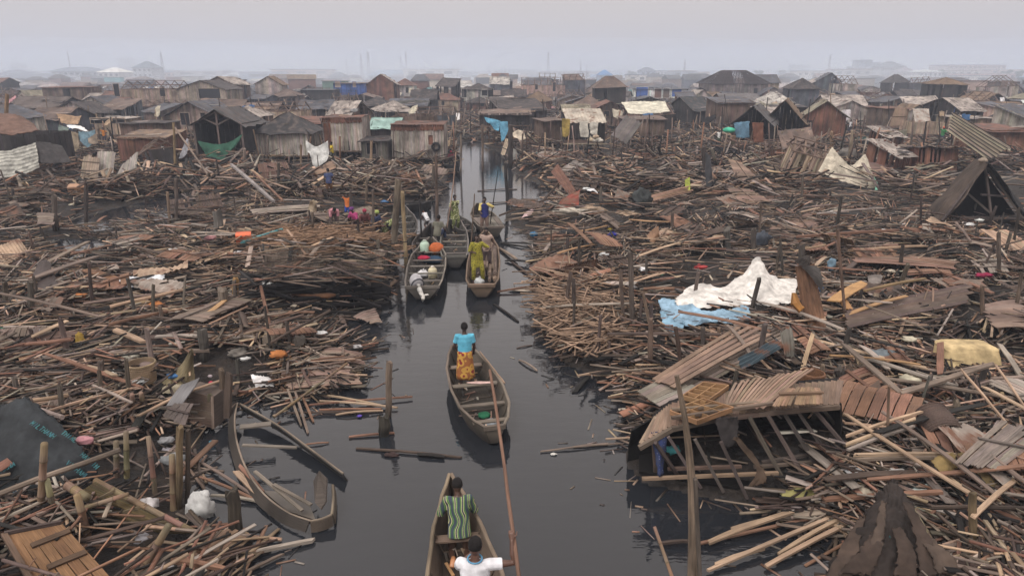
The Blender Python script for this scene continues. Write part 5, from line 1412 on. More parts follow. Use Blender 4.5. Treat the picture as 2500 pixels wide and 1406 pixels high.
def plank(label, p, q, w, t, tone, group=None, name='plank', cat='plank', mat='wood', curve=0.0, parts=5):
 p = Vector(p); q = Vector(q); mb = MB(); c = jc(TONES[tone] if isinstance(tone, str) else tone, .12)
 d = (q - p); n = d.cross(Vector((0, 0, 1))); up = n.cross(d).normalized() if n.length > 1e-6 else Vector((0, 1, 0))
 w1 = w
 L = [p.lerp(q, i / parts) + up * curve * math.sin(PI * i / parts) + Vector((0, 0, random.uniform(-.004, .004))) for i in range(parts + 1)]
 # one continuous bent board with split, uneven ends
 s = d.normalized().cross(up).normalized(); vs = []; uv = []; o = random.random() * 40; ln = 0
 for i, P in enumerate(L):
  if i: ln += (P - L[i - 1]).length
  ww = w1 * (1 - (random.uniform(0, .35) if i in (0, parts) else 0)); e = d.normalized() * (random.uniform(-.5, .5) * w if i in (0, parts) else 0)
  for k, (a_, b_) in enumerate(((-1, -1), (1, -1), (1, 1), (-1, 1))):
   vs.append(P + s * (a_ * ww / 2) + up * (b_ * t / 2) + e * (1 if a_ > 0 else -1)); uv.append((ln + o, o + (0, w, w + t, 2 * w + t)[k]))
 fs = [(0, 3, 2, 1), tuple(4 * parts + i for i in range(4))]
 for i in range(parts):
  for k in range(4): a_ = 4 * i + k; b_ = 4 * i + (k + 1) % 4; fs.append((a_, b_, b_ + 4, a_ + 4))
 mb.add(vs, fs, c, uv)
 ob = mb.build(name, mat, origin=(p + q) / 2)
 return T(ob, label, cat, group)
def post(label, px, pyb, pyt, wpx, col, tilt=0, name='wooden_post', cat='post', group=None, z0=None, rough=.25, mat='bark', top=.9, sides=9, wet=True):
 "upright timber: foot seen at px,pyb; top at px+tilt,pyt"
 b = G(px, pyb, 0) if z0 is None else Z(px, pyb, z0)
 Y = b.y; t = V(px + tilt, pyt, Y)
 dep = Y * CP + (CAMH - b.z) * SP
 r = wpx * .5 * dep / FPX
 foot = b - (t - b).normalized() * .6
 n = 7; pts = []; rad = []
 for i in range(n):
  u = i / (n - 1); p = foot.lerp(t, u) + Vector((random.uniform(-1, 1), random.uniform(-1, 1), 0)) * r * .15
  pts.append(p); rad.append(r * (1 - (1 - top) * u) * random.uniform(.92, 1.08))
 mb = MB(); mb.tube(pts, rad, col, sides, jit=rough)
 # a broken, slanting top; weed-dark foot
 for i in range(sides): mb.v[(n - 1) * sides + i] = mb.v[(n - 1) * sides + i] + Vector((0, 0, random.uniform(-.5, .9) * r))
 if wet: mb.c = [tuple(x * (.35 if v[2] < b.z + .16 else 1) for x in col) for v in mb.v]
 o = mb.build(name, mat, origin=b)
 return T(o, label, cat, group)
BAM = (.25, .18, .12); OLDW = (.115, .088, .072); DKW = (.060, .048, .042)
def bamboo(label, p, q, r, col=BAM, group='bamboo poles', name='bamboo_pole', node=.32, cat='bamboo pole'):
 p = Vector(p); q = Vector(q); L = (q - p).length; n = max(3, int(L / node)); mb = MB(); pts = []; rad = []; cs = []
 side = (q - p).cross(Vector((0, 0, 1))).normalized() if abs((q - p).normalized().z) < .97 else Vector((1, 0, 0))
 for i in range(n):
  for (f, k) in ((0.0, 1.14), (.06, 1.0), (.94, .97)):
   u = (i + f) / n; pts.append(p.lerp(q, u) + side * (.02 * L * .1 * math.sin(u * 5))); rad.append(r * k * (1 - .12 * u))
 mb.tube(pts, rad, col, 9)
 c = []
 for i in range(len(pts)):
  k = 1.0 if i % 3 else .55
  c += [tuple(x * k * random.uniform(.85, 1.1) for x in col)] * 9
 mb.c = c
 return T(mb.build(name, 'wood', origin=p, smooth=True), label, cat, group)
# ---- cloths and tarps
cloth('white_tarp', 'big dirty white tarp draped over the pile, pulled up to a peak', 'tarp', ZR([
 [(1655, 725, .62), (1700, 692, .72), (1765, 700, .70), (1812, 668, 1.0), (1852, 628, 1.45), (1886, 672, .95), (1948, 684, .7)],
 [(1648, 738, .6), (1710, 716, .66), (1775, 716, .62), (1825, 700, .75), (1862, 684, .95), (1898, 706, .72), (1942, 714, .64)],
 [(1660, 752, .48), (1712, 753, .46), (1785, 746, .5), (1838, 742, .5), (1880, 746, .5), (1918, 742, .5), (1936, 736, .52)]]), (.74, .71, .67), wr=.07, nu=56, nv=26, hi=2.4)
cloth('blue_cloth', 'pale blue cloth spilling from under the big white tarp', 'cloth', ZR([
 [(1606, 732, .5), (1655, 735, .55), (1712, 752, .5), (1765, 757, .5), (1808, 748, .5), (1828, 752, .5)],
 [(1612, 752, .48), (1660, 766, .5), (1715, 776, .45), (1765, 780, .45), (1806, 772, .45), (1832, 770, .45)],
 [(1618, 772, .42), (1655, 790, .40), (1695, 792, .38), (1745, 786, .4), (1798, 788, .4), (1830, 790, .38)]]), (.30, .46, .60), wr=.09, nu=48, nv=16, hi=3.4)
cloth('blue_cloth', 'crumpled tail of pale blue cloth hanging below the blue cloth', 'cloth', ZR([
 [(1612, 762, .45), (1640, 766, .48), (1668, 770, .45)], [(1618, 788, .4), (1646, 792, .42), (1672, 792, .4)], [(1632, 812, .34), (1646, 820, .33), (1656, 814, .33)]]), (.24, .40, .53), wr=.06, nu=16, nv=16)
cloth('beige_tarp', 'beige tarpaulin slung between two poles in a double peak', 'tarp', VR([
 [(2032, 358, 43), (2054, 386, 42.5), (2078, 403, 42.3), (2096, 392, 42.5), (2113, 378, 43), (2126, 412, 42.6)],
 [(2014, 388, 42.5), (2044, 408, 42), (2070, 424, 41.8), (2096, 424, 41.8), (2120, 420, 42), (2136, 440, 42)],
 [(1998, 418, 42), (2030, 433, 41.5), (2062, 444, 41.2), (2096, 453, 41), (2130, 464, 41), (2144, 468, 41)]]), (.56, .50, .40), wr=.07, nu=40, nv=20, hi=1.8)
cloth('green_tarp', 'mint green strip of tarp at the right end of the beige tarpaulin', 'tarp', VR([
 [(2128, 425, 42.4), (2136, 440, 42.2), (2146, 462, 41.6)], [(2138, 440, 42.2), (2148, 460, 41.6), (2154, 482, 41)], [(2134, 474, 41.2), (2150, 482, 40.8), (2166, 486, 40.6)]], -1.2), (.28, .62, .46), wr=.05, nu=12, nv=10)
tarp_rows = VR([[(-90, 1010, 11), (0, 988, 11), (58, 966, 11), (92, 980, 11), (112, 1002, 10.9)],
 [(-90, 1090, 10.4), (10, 1068, 10.4), (80, 1048, 10.5), (135, 1046, 10.6), (168, 1056, 10.6)],
 [(-90, 1160, 9.95), (10, 1150, 9.9), (80, 1128, 10), (150, 1115, 10.2), (208, 1108, 10.4)],
 [(-90, 1215, 9.6), (15, 1212, 9.6), (75, 1192, 9.7), (155, 1165, 10), (238, 1150, 10.3)],
 [(-90, 1240, 9.5), (30, 1228, 9.5), (70, 1215, 9.6), (175, 1190, 10), (228, 1178, 10.2)]])
tp = cloth('printed_tarp', 'charcoal building membrane with turquoise printed lettering, slumped over the corner', 'tarp', tarp_rows, (.030, .034, .038), mat='cloth', wr=.09, nu=44, nv=36, hi=2.0)
gt = netgrid(tarp_rows, 60, 60)
def on_tarp(u, v):
 p = gt[min(max(int(u * 59), 0), 59)][min(max(int(v * 59), 0), 59)]
 a = gt[min(int(u * 59) + 1, 59)][int(v * 59)] - gt[max(int(u * 59) - 1, 0)][int(v * 59)]; b_ = gt[int(u * 59)][min(int(v * 59) + 1, 59)] - gt[int(u * 59)][max(int(v * 59) - 1, 0)]
 n = a.cross(b_).normalized()
 if n.y > 0: n = -n
 return p, n
# block capitals, worn and broken as on the membrane
GL = {'V': [((0, 1), (.5, 0)), ((.5, 0), (1, 1))], 'I': [((.5, 0), (.5, 1))], 'T': [((0, 1), (1, 1)), ((.5, 0), (.5, 1))], 'A': [((0, 0), (.5, 1)), ((.5, 1), (1, 0)), ((.25, .4), (.75, .4))],
      'L': [((0, 0), (0, 1)), ((0, 0), (1, 0))], 'M': [((0, 0), (0, 1)), ((0, 1), (.5, .3)), ((.5, .3), (1, 1)), ((1, 1), (1, 0))], 'H': [((0, 0), (0, 1)), ((1, 0), (1, 1)), ((0, .5), (1, .5))], 'N': [((0, 0), (0, 1)), ((0, 1), (1, 0)), ((1, 0), (1, 1))]}
mb = MB()
def word(txt, cx, cyy, ang, hgt, col):
 c, n = cx
 ex = Vector((math.cos(ang), 0, math.sin(ang))); ex = (ex - n * ex.dot(n)).normalized(); ey = n.cross(ex); ey = ey if ey.z > 0 else -ey
 x = -len(txt) * hgt * .38
 for ch in txt:
  for (a, b_) in GL[ch]:
   P = c + n * .10 + ex * (x + a[0] * hgt * .52) + ey * (a[1] - .5) * hgt; Q = c + n * .10 + ex * (x + b_[0] * hgt * .52) + ey * (b_[1] - .5) * hgt
   mb.stick(P, Q, .014, .003, jc(col, .4), up=n)
  x += hgt * .76
TEAL = (.045, .15, .17)
for (u, v, a, s, t_) in ((.62, .30, -.95, .085, 'MILTHANH'), (.90, .34, -.9, .08, 'THIAL'), (.28, .52, .75, .085, 'VITHANA'), (.86, .70, -.8, .08, 'VITHAML'), (.97, .62, -.95, .08, 'HALTIN'), (.45, .74, .8, .08, 'THANIM')):
 word(t_, on_tarp(u, v), 0, a, s, TEAL if u != .45 else (.10, .13, .14))
lt = mb.build('lettering', 'paint'); lt.parent = tp; lt.matrix_parent_inverse = Matrix.Translation(-tp.location)
cloth('green_net', 'sagging green shade net across the front of the open shelter', 'net', VR([
 [(480, 344, 51.6), (510, 350, 51.4), (540, 352, 51.4), (566, 344, 51.4), (592, 326, 51.6)], [(492, 362, 51.4), (520, 370, 51.2), (545, 372, 51.2), (566, 360, 51.2), (584, 345, 51.4)],
 [(502, 384, 51.3), (520, 384, 51), (540, 390, 51), (556, 376, 51.1), (574, 360, 51.3)]]), (.035, .115, .075), wr=.10, hi=1.4)
cloth('white_sheet', 'white sheet hung out beside the slumped black roof shed', 'sheet', VR([
 [(747, 343, 48), (772, 358, 48), (801, 344, 48)], [(748, 364, 47.8), (772, 378, 47.8), (803, 370, 47.8)], [(757, 380, 47.6), (776, 398, 47.6), (800, 388, 47.6)], [(763, 402, 47.5), (776, 420, 47.5), (790, 404, 47.5)]]), (.62, .62, .60), wr=.08, hi=1.5)
cloth('white_rag', 'white triangular rag hanging from a slanting pole by the shelter', 'rag', VR([[(456, 338, 49), (458, 340, 49), (460, 342, 49)], [(446, 362, 49), (452, 364, 49), (459, 362, 49)], [(436, 388, 49), (446, 386, 49), (456, 376, 49)]]), (.60, .60, .66), wr=.05)
cloth('striped_tarp', 'pale striped tarpaulin wall with a hole, at the left edge', 'tarp', VR([
 [(-60, 372, 41), (10, 368, 41), (50, 362, 41), (86, 347, 41.5)], [(-60, 400, 40.5), (10, 396, 40.5), (52, 392, 40.5), (93, 380, 41)], [(-60, 440, 40), (10, 434, 40), (52, 428, 40), (96, 410, 40.6)]]), (.50, .49, .44), wr=.10, nu=30, nv=25, stripes=3, hi=1.2)
cloth('brown_cover', 'swollen brown mat roof curving over the shack at the left edge', 'mat roof', VR([
 [(-60, 284, 46), (0, 278, 46), (40, 282, 46), (70, 296, 46), (86, 308, 45)], [(-60, 302, 44), (0, 300, 44), (40, 304, 44), (72, 312, 44), (92, 318, 43.5)], [(-60, 324, 42), (0, 328, 42), (32, 331, 42), (66, 324, 42), (94, 318, 43)]]), (.17, .10, .075), mat='cloth', wr=.06, nu=28, nv=16, thick=.05)
cloth('dark_mat', 'dark brown mat sheet sloping beside the striped tarpaulin', 'mat', VR([[(88, 346, 42), (120, 349, 42.5), (152, 356, 43)], [(92, 372, 41.3), (130, 374, 41.6), (164, 378, 42)], [(99, 398, 40.8), (135, 399, 41), (174, 396, 41.4)]]), (.05, .045, .045), wr=.05)
for (lab, rows, c) in (
 ('grey green tarp slung between posts in the patched cloth sheds', [[(144, 304, 56), (156, 308, 56), (168, 312, 56)], [(138, 328, 55.6), (154, 330, 55.5), (166, 330, 55.5)], [(132, 350, 55.3), (152, 352, 55.2), (170, 352, 55.2)]], (.16, .20, .18)),
 ('bright white sheet spread as a roof in the patched cloth sheds', [[(162, 307, 58), (190, 305, 58), (204, 310, 58)], [(172, 312, 56), (190, 314, 56), (212, 318, 56)], [(180, 316, 55), (196, 319, 55), (216, 321, 55)]], (.85, .85, .84)),
 ('faded blue cloth with folds hanging in the patched cloth sheds', [[(192, 322, 54.8), (214, 322, 54.8), (234, 318, 54.8)], [(192, 338, 54.6), (212, 340, 54.6), (232, 336, 54.6)], [(200, 350, 54.4), (214, 360, 54.4), (226, 348, 54.4)]], (.17, .27, .33)),
 ('tan patched cloth at the top of the patched cloth sheds', [[(138, 278, 60), (160, 280, 60), (182, 284, 60), (200, 284, 60)], [(144, 292, 59.5), (164, 296, 59.5), (182, 296, 59.5), (196, 294, 59.5)], [(150, 300, 59), (166, 304, 59), (182, 304, 59), (190, 302, 59)]], (.36, .24, .15)),
 ('sand coloured stained cloth hanging low in the patched cloth sheds', [[(168, 322, 54.6), (178, 322, 54.6), (190, 326, 54.6)], [(168, 345, 54.3), (180, 348, 54.3), (192, 346, 54.3)], [(174, 372, 54), (184, 370, 54), (194, 362, 54)]], (.30, .24, .17)),
 ('grey white sheet with brown rust marks beside the blue cloth folds', [[(214, 338, 54.2), (226, 332, 54.2), (238, 326, 54.2)], [(216, 346, 54.1), (228, 344, 54.1), (239, 342, 54.1)], [(220, 352, 54), (230, 352, 54), (240, 350, 54)]], (.33, .26, .20)),
):
 cloth('hanging_cloth', lab, 'cloth', VR(rows), c, wr=.10, nu=14, nv=12, hi=1.3)
cloth('hanging_cloth', 'bright blue cloth sagging under the mat along the right bank', 'cloth', VR([[(1182, 286, 66), (1200, 290, 66), (1222, 296, 66)], [(1188, 298, 65.8), (1204, 306, 65.8), (1220, 310, 65.8)], [(1196, 302, 65.6), (1210, 318, 65.6), (1218, 320, 65.6)]]), (.13, .36, .52), wr=.10, hi=1.4)
cloth('hanging_cloth', 'bright blue cloth hanging straight down beside the sagging blue cloth', 'cloth', VR([[(1221, 298, 64), (1230, 297, 64), (1240, 298, 64)], [(1221, 320, 63.8), (1230, 322, 63.8), (1240, 318, 63.8)], [(1224, 346, 63.6), (1229, 344, 63.6), (1234, 334, 63.6)]]), (.14, .36, .52), wr=.08, hi=1.4)
cloth('cream_tarp', 'cream tarp stretched as the roof of a shed on the right bank', 'tarp', VR([[(1516, 250, 61), (1560, 248, 61), (1600, 248, 61), (1624, 248, 61)], [(1526, 264, 59), (1562, 264, 59), (1604, 263, 59), (1630, 262, 59)], [(1533, 276, 57), (1568, 279, 57), (1606, 277, 57), (1636, 273, 57)]]), (.66, .63, .52), wr=.06, hi=1.2)
for (lab, rows, c) in (
 ('white curtain tied back in the middle of the raised store', [[(1415, 297, 55), (1424, 297, 55), (1434, 297, 55)], [(1415, 318, 55), (1424, 320, 55), (1438, 326, 55)], [(1417, 334, 55), (1430, 336, 55), (1448, 338, 55)]], (.66, .62, .54)),
 ('white curtain hanging square on the right half of the raised store', [[(1440, 300, 55), (1450, 299, 55), (1460, 300, 55)], [(1439, 314, 55), (1450, 316, 55), (1459, 316, 55)], [(1440, 326, 55), (1450, 330, 55), (1458, 330, 55)]], (.70, .66, .58)),
 ('mustard yellow cloth at the left corner of the raised store', [[(1372, 290, 55.5), (1382, 290, 55.5), (1392, 292, 55.5)], [(1372, 310, 55.4), (1382, 312, 55.4), (1391, 312, 55.4)], [(1374, 334, 55.3), (1382, 336, 55.3), (1390, 330, 55.3)]], (.33, .24, .07)),
 ('blue tarp hung from the porch shack beside a red brown mat', [[(1792, 300, 51), (1812, 298, 51), (1830, 296, 51)], [(1794, 318, 50.8), (1812, 318, 50.8), (1829, 316, 50.8)], [(1797, 336, 50.6), (1814, 338, 50.6), (1829, 336, 50.6)]], (.10, .19, .27)),
 ('rusty red mat standing as a door below the grey gabled porch', [[(1836, 300, 49.5), (1850, 300, 49.5), (1864, 300, 49.5)], [(1838, 324, 49.3), (1850, 324, 49.3), (1864, 324, 49.3)], [(1840, 348, 49.2), (1852, 348, 49.2), (1864, 348, 49.2)]], (.17, .075, .05)),
 ('black holed net slung across the channel head between posts', [[(962, 248, 98), (990, 245, 98), (1020, 245, 98), (1050, 246, 98)], [(970, 268, 97), (990, 272, 97), (1020, 272, 97), (1044, 264, 97)], [(985, 284, 96), (1000, 288, 96), (1016, 286, 96), (1034, 276, 96)]], (.09, .085, .075)),
 ('brown cloth sheet swagged low over the right wreckage with a white edge', [[(1572, 410, 44), (1600, 425, 44), (1640, 436, 44), (1690, 424, 44)], [(1576, 420, 43.6), (1605, 436, 43.6), (1642, 444, 43.6), (1688, 436, 43.6)], [(1584, 430, 43.2), (1610, 442, 43.2), (1650, 452, 43.2), (1684, 450, 43.2)]], (.22, .18, .15)),
 ('long white ribbon of cloth hanging from a pole in the right wreckage', [[(1683, 425, 43), (1687, 424, 43), (1691, 425, 43)], [(1685, 450, 42.8), (1690, 450, 42.8), (1694, 450, 42.8)], [(1690, 479, 42.6), (1694, 479, 42.6), (1698, 477, 42.6)]], (.78, .77, .70)),
 ('pale grey net cloth hanging to a point by the right bank', [[(1253, 362, 56), (1256, 364, 56), (1260, 368, 56)], [(1252, 390, 55.8), (1262, 390, 55.8), (1274, 394, 55.8)], [(1255, 418, 55.6), (1268, 414, 55.6), (1284, 408, 55.6)]], (.32, .31, .29)),
 ('cream cloth bundle caught on posts beside the pale grey net cloth', [[(1250, 325, 60), (1264, 318, 60), (1278, 320, 60)], [(1252, 332, 59.8), (1266, 334, 59.8), (1282, 332, 59.8)], [(1262, 338, 59.6), (1274, 344, 59.6), (1284, 338, 59.6)]], (.62, .53, .42)),
):
 cloth('hanging_cloth', lab, 'cloth', VR(rows), c, wr=.08, nu=18, nv=14, hi=1.3)
for i, (x, y, c) in enumerate(((1442, 342, (.52, .42, .30)), (1450, 344, (.60, .55, .48)), (1459, 341, (.58, .54, .46)), (1465, 344, (.62, .58, .52)), (1455, 335, (.42, .33, .24)))):
 bag('sack', 'filled %s sack heaped with others on the floor of the raised store' % ('tan' if i in (0, 4) else 'whitish'), 'sack', V(x, y, 54.3), (.26, .20, .16), c, group='sacks in the raised store', jit=.3)
for (lab, px, py, dz, r, c, nm, ct) in (
 ('torn white plastic sack standing crumpled in the shallows among the bamboo posts', 490, 1240, .16, (.21, .15, .26), (.60, .60, .59), 'plastic_sack', 'sack'),
 ('white cloth crumpled against the left side of the wicker basket', 273, 916, .3, (.17, .12, .11), (.66, .64, .58), 'white_rag', 'rag'),
 ('cream cloth draped over sticks above the wicker basket', 318, 872, .35, (.20, .10, .09), (.55, .51, .43), 'white_rag', 'rag'),
 ('grey lump of netting on the mud between two stumps', 580, 862, .15, (.22, .18, .10), (.20, .18, .16), 'net_bundle', 'net'),
 ('blue grey plastic sheet tangled round sticks, dark pot inside', 2150, 870, .45, (.36, .26, .14), (.17, .20, .22), 'plastic_sheet', 'plastic sheet'),
 ('pale blue cloth knotted at the top, standing up from the boards', 2030, 645, .5, (.13, .11, .20), (.22, .34, .44), 'blue_rag', 'rag'),
 ('slate blue cloth hung over a broken panel in the right wreckage', 1858, 586, .55, (.34, .12, .30), (.065, .075, .095), 'slate_cloth', 'cloth'),
 ('white lumps of foam among the boards above the black hooded tarp', 2185, 1156, .30, (.19, .11, .07), (.66, .64, .62), 'foam_lump', 'foam'),
 ('round white float resting beside the black hooded tarp', 2131, 1200, .30, (.07, .07, .08), (.70, .70, .72), 'float', 'float'),
 ('round off white float among the sticks at the lower right', 2018, 1224, .25, (.10, .08, .06), (.72, .70, .66), 'float', 'float'),
 ('clear and green plastic rubbish caught right of the foam lumps', 2255, 1190, .22, (.22, .12, .06), (.42, .50, .48), 'plastic_rubbish', 'plastic rubbish'),
 ('dark brown cloth lump floating low between the posts and the canoes', 957, 1110, .03, (.14, .05, .04), (.05, .03, .028), 'wet_rag', 'rag'),
 ('white scrap floating below two thin sticks on the open water', 1352, 1108, .02, (.06, .03, .02), (.70, .68, .64), 'floating_scrap', 'scrap'),
 ('blue plastic scrap in the shallows below the broken crate', 517, 1080, .05, (.05, .04, .04), (.06, .25, .36), 'plastic_scrap', 'scrap'),
 ('blue plastic bag on the edge of the right bank opposite the canoes', 1303, 572, .25, (.16, .12, .10), (.06, .22, .42), 'plastic_bag', 'bag'),
 ('ultramarine cloth among the rubbish left of the torn tan board', 1496, 573, .4, (.18, .12, .09), (.02, .03, .32), 'blue_rag', 'rag'),
 ('yellow scrap just above the ultramarine cloth', 1490, 560, .42, (.10, .08, .05), (.60, .45, .05), 'yellow_scrap', 'scrap'),
 ('maroon cloth rolled along a board at the far right', 2402, 672, .5, (.28, .10, .07), (.25, .02, .06), 'maroon_cloth', 'cloth'),
 ('big pale round sack behind the beige tarpaulin', 2068, 376, .45, (.70, .5, .42), (.20, .18, .16), 'sack', 'sack'),
 ('yellow plastic bag among dark sticks at the left edge', 13, 787, .3, (.11, .08, .07), (.62, .55, .08), 'plastic_bag', 'bag'),
 ('yellow rag hanging on sticks left of the long dark board', 196, 830, .4, (.10, .08, .17), (.38, .25, .05), 'yellow_rag', 'rag'),
 ('sea green plastic at the left edge below the yellow bag', 5, 806, .25, (.10, .08, .06), (.06, .36, .26), 'plastic_bag', 'bag'),
 ('white plastic strewn beside the sea green plastic', 100, 806, .25, (.22, .12, .04), (.52, .50, .50), 'plastic_sheet', 'plastic sheet'),
 ('tan split heartwood bundle beside the square cut stump', 345, 742, .3, (.20, .12, .12), (.34, .24, .14), 'wood_bundle', 'bundle'),
 ('pink white litter on the mud right of the wicker basket', 513, 918, .12, (.05, .04, .03), (.72, .62, .66), 'litter_scrap', 'scrap'),
 ('crimson lump of litter right of the wicker basket', 516, 934, .12, (.06, .04, .03), (.55, .06, .10), 'litter_scrap', 'scrap'),
 ('white crumpled paper bag beside the bent person in pink', 805, 545, .35, (.2, .14, .12), (.62, .58, .54), 'paper_bag', 'bag'),
 ('violet plastic scrap floating beside the loose sticks', 878, 1015, .03, (.05, .04, .02), (.14, .09, .50), 'floating_scrap', 'scrap'),
 ('cream crumpled sheet lying by the water under the green net shelter', 470, 428, .25, (1.0, .5, .28), (.48, .43, .37), 'cream_sheet', 'sheet'),
 ('tan straw heap of cloth at the edge of the right bank mound', 1445, 515, .35, (.7, .4, .22), (.33, .24, .17), 'straw_bundle', 'bundle'),
 ('cream cloth spread over sticks beside the tan straw heap', 1385, 517, .35, (.8, .3, .16), (.50, .45, .38), 'cream_cloth', 'cloth'),
 ('dark red cloth lying on the firewood heap', 765, 602, .55, (.42, .20, .12), (.20, .055, .045), 'red_cloth', 'cloth'),
 ('dark green tarp hump in the wreckage behind the beige tarpaulin', 2102, 348, .5, (.75, .5, .42), (.03, .07, .06), 'green_tarp', 'tarp'),
 ('grey plastic heap between the hammock sheet and the fallen panel', 2185, 385, .4, (.9, .6, .3), (.14, .16, .17), 'plastic_heap', 'plastic sheet'),
 ('grey oil drum like bundle of cloth in the wreckage under the brown swag', 1568, 488, .4, (.5, .4, .5), (.05, .055, .055), 'cloth_bundle', 'bundle'),
):
 bag(nm, lab, ct, Z(px, py, dz), r, c, tie=False, jit=.6, nu=22)
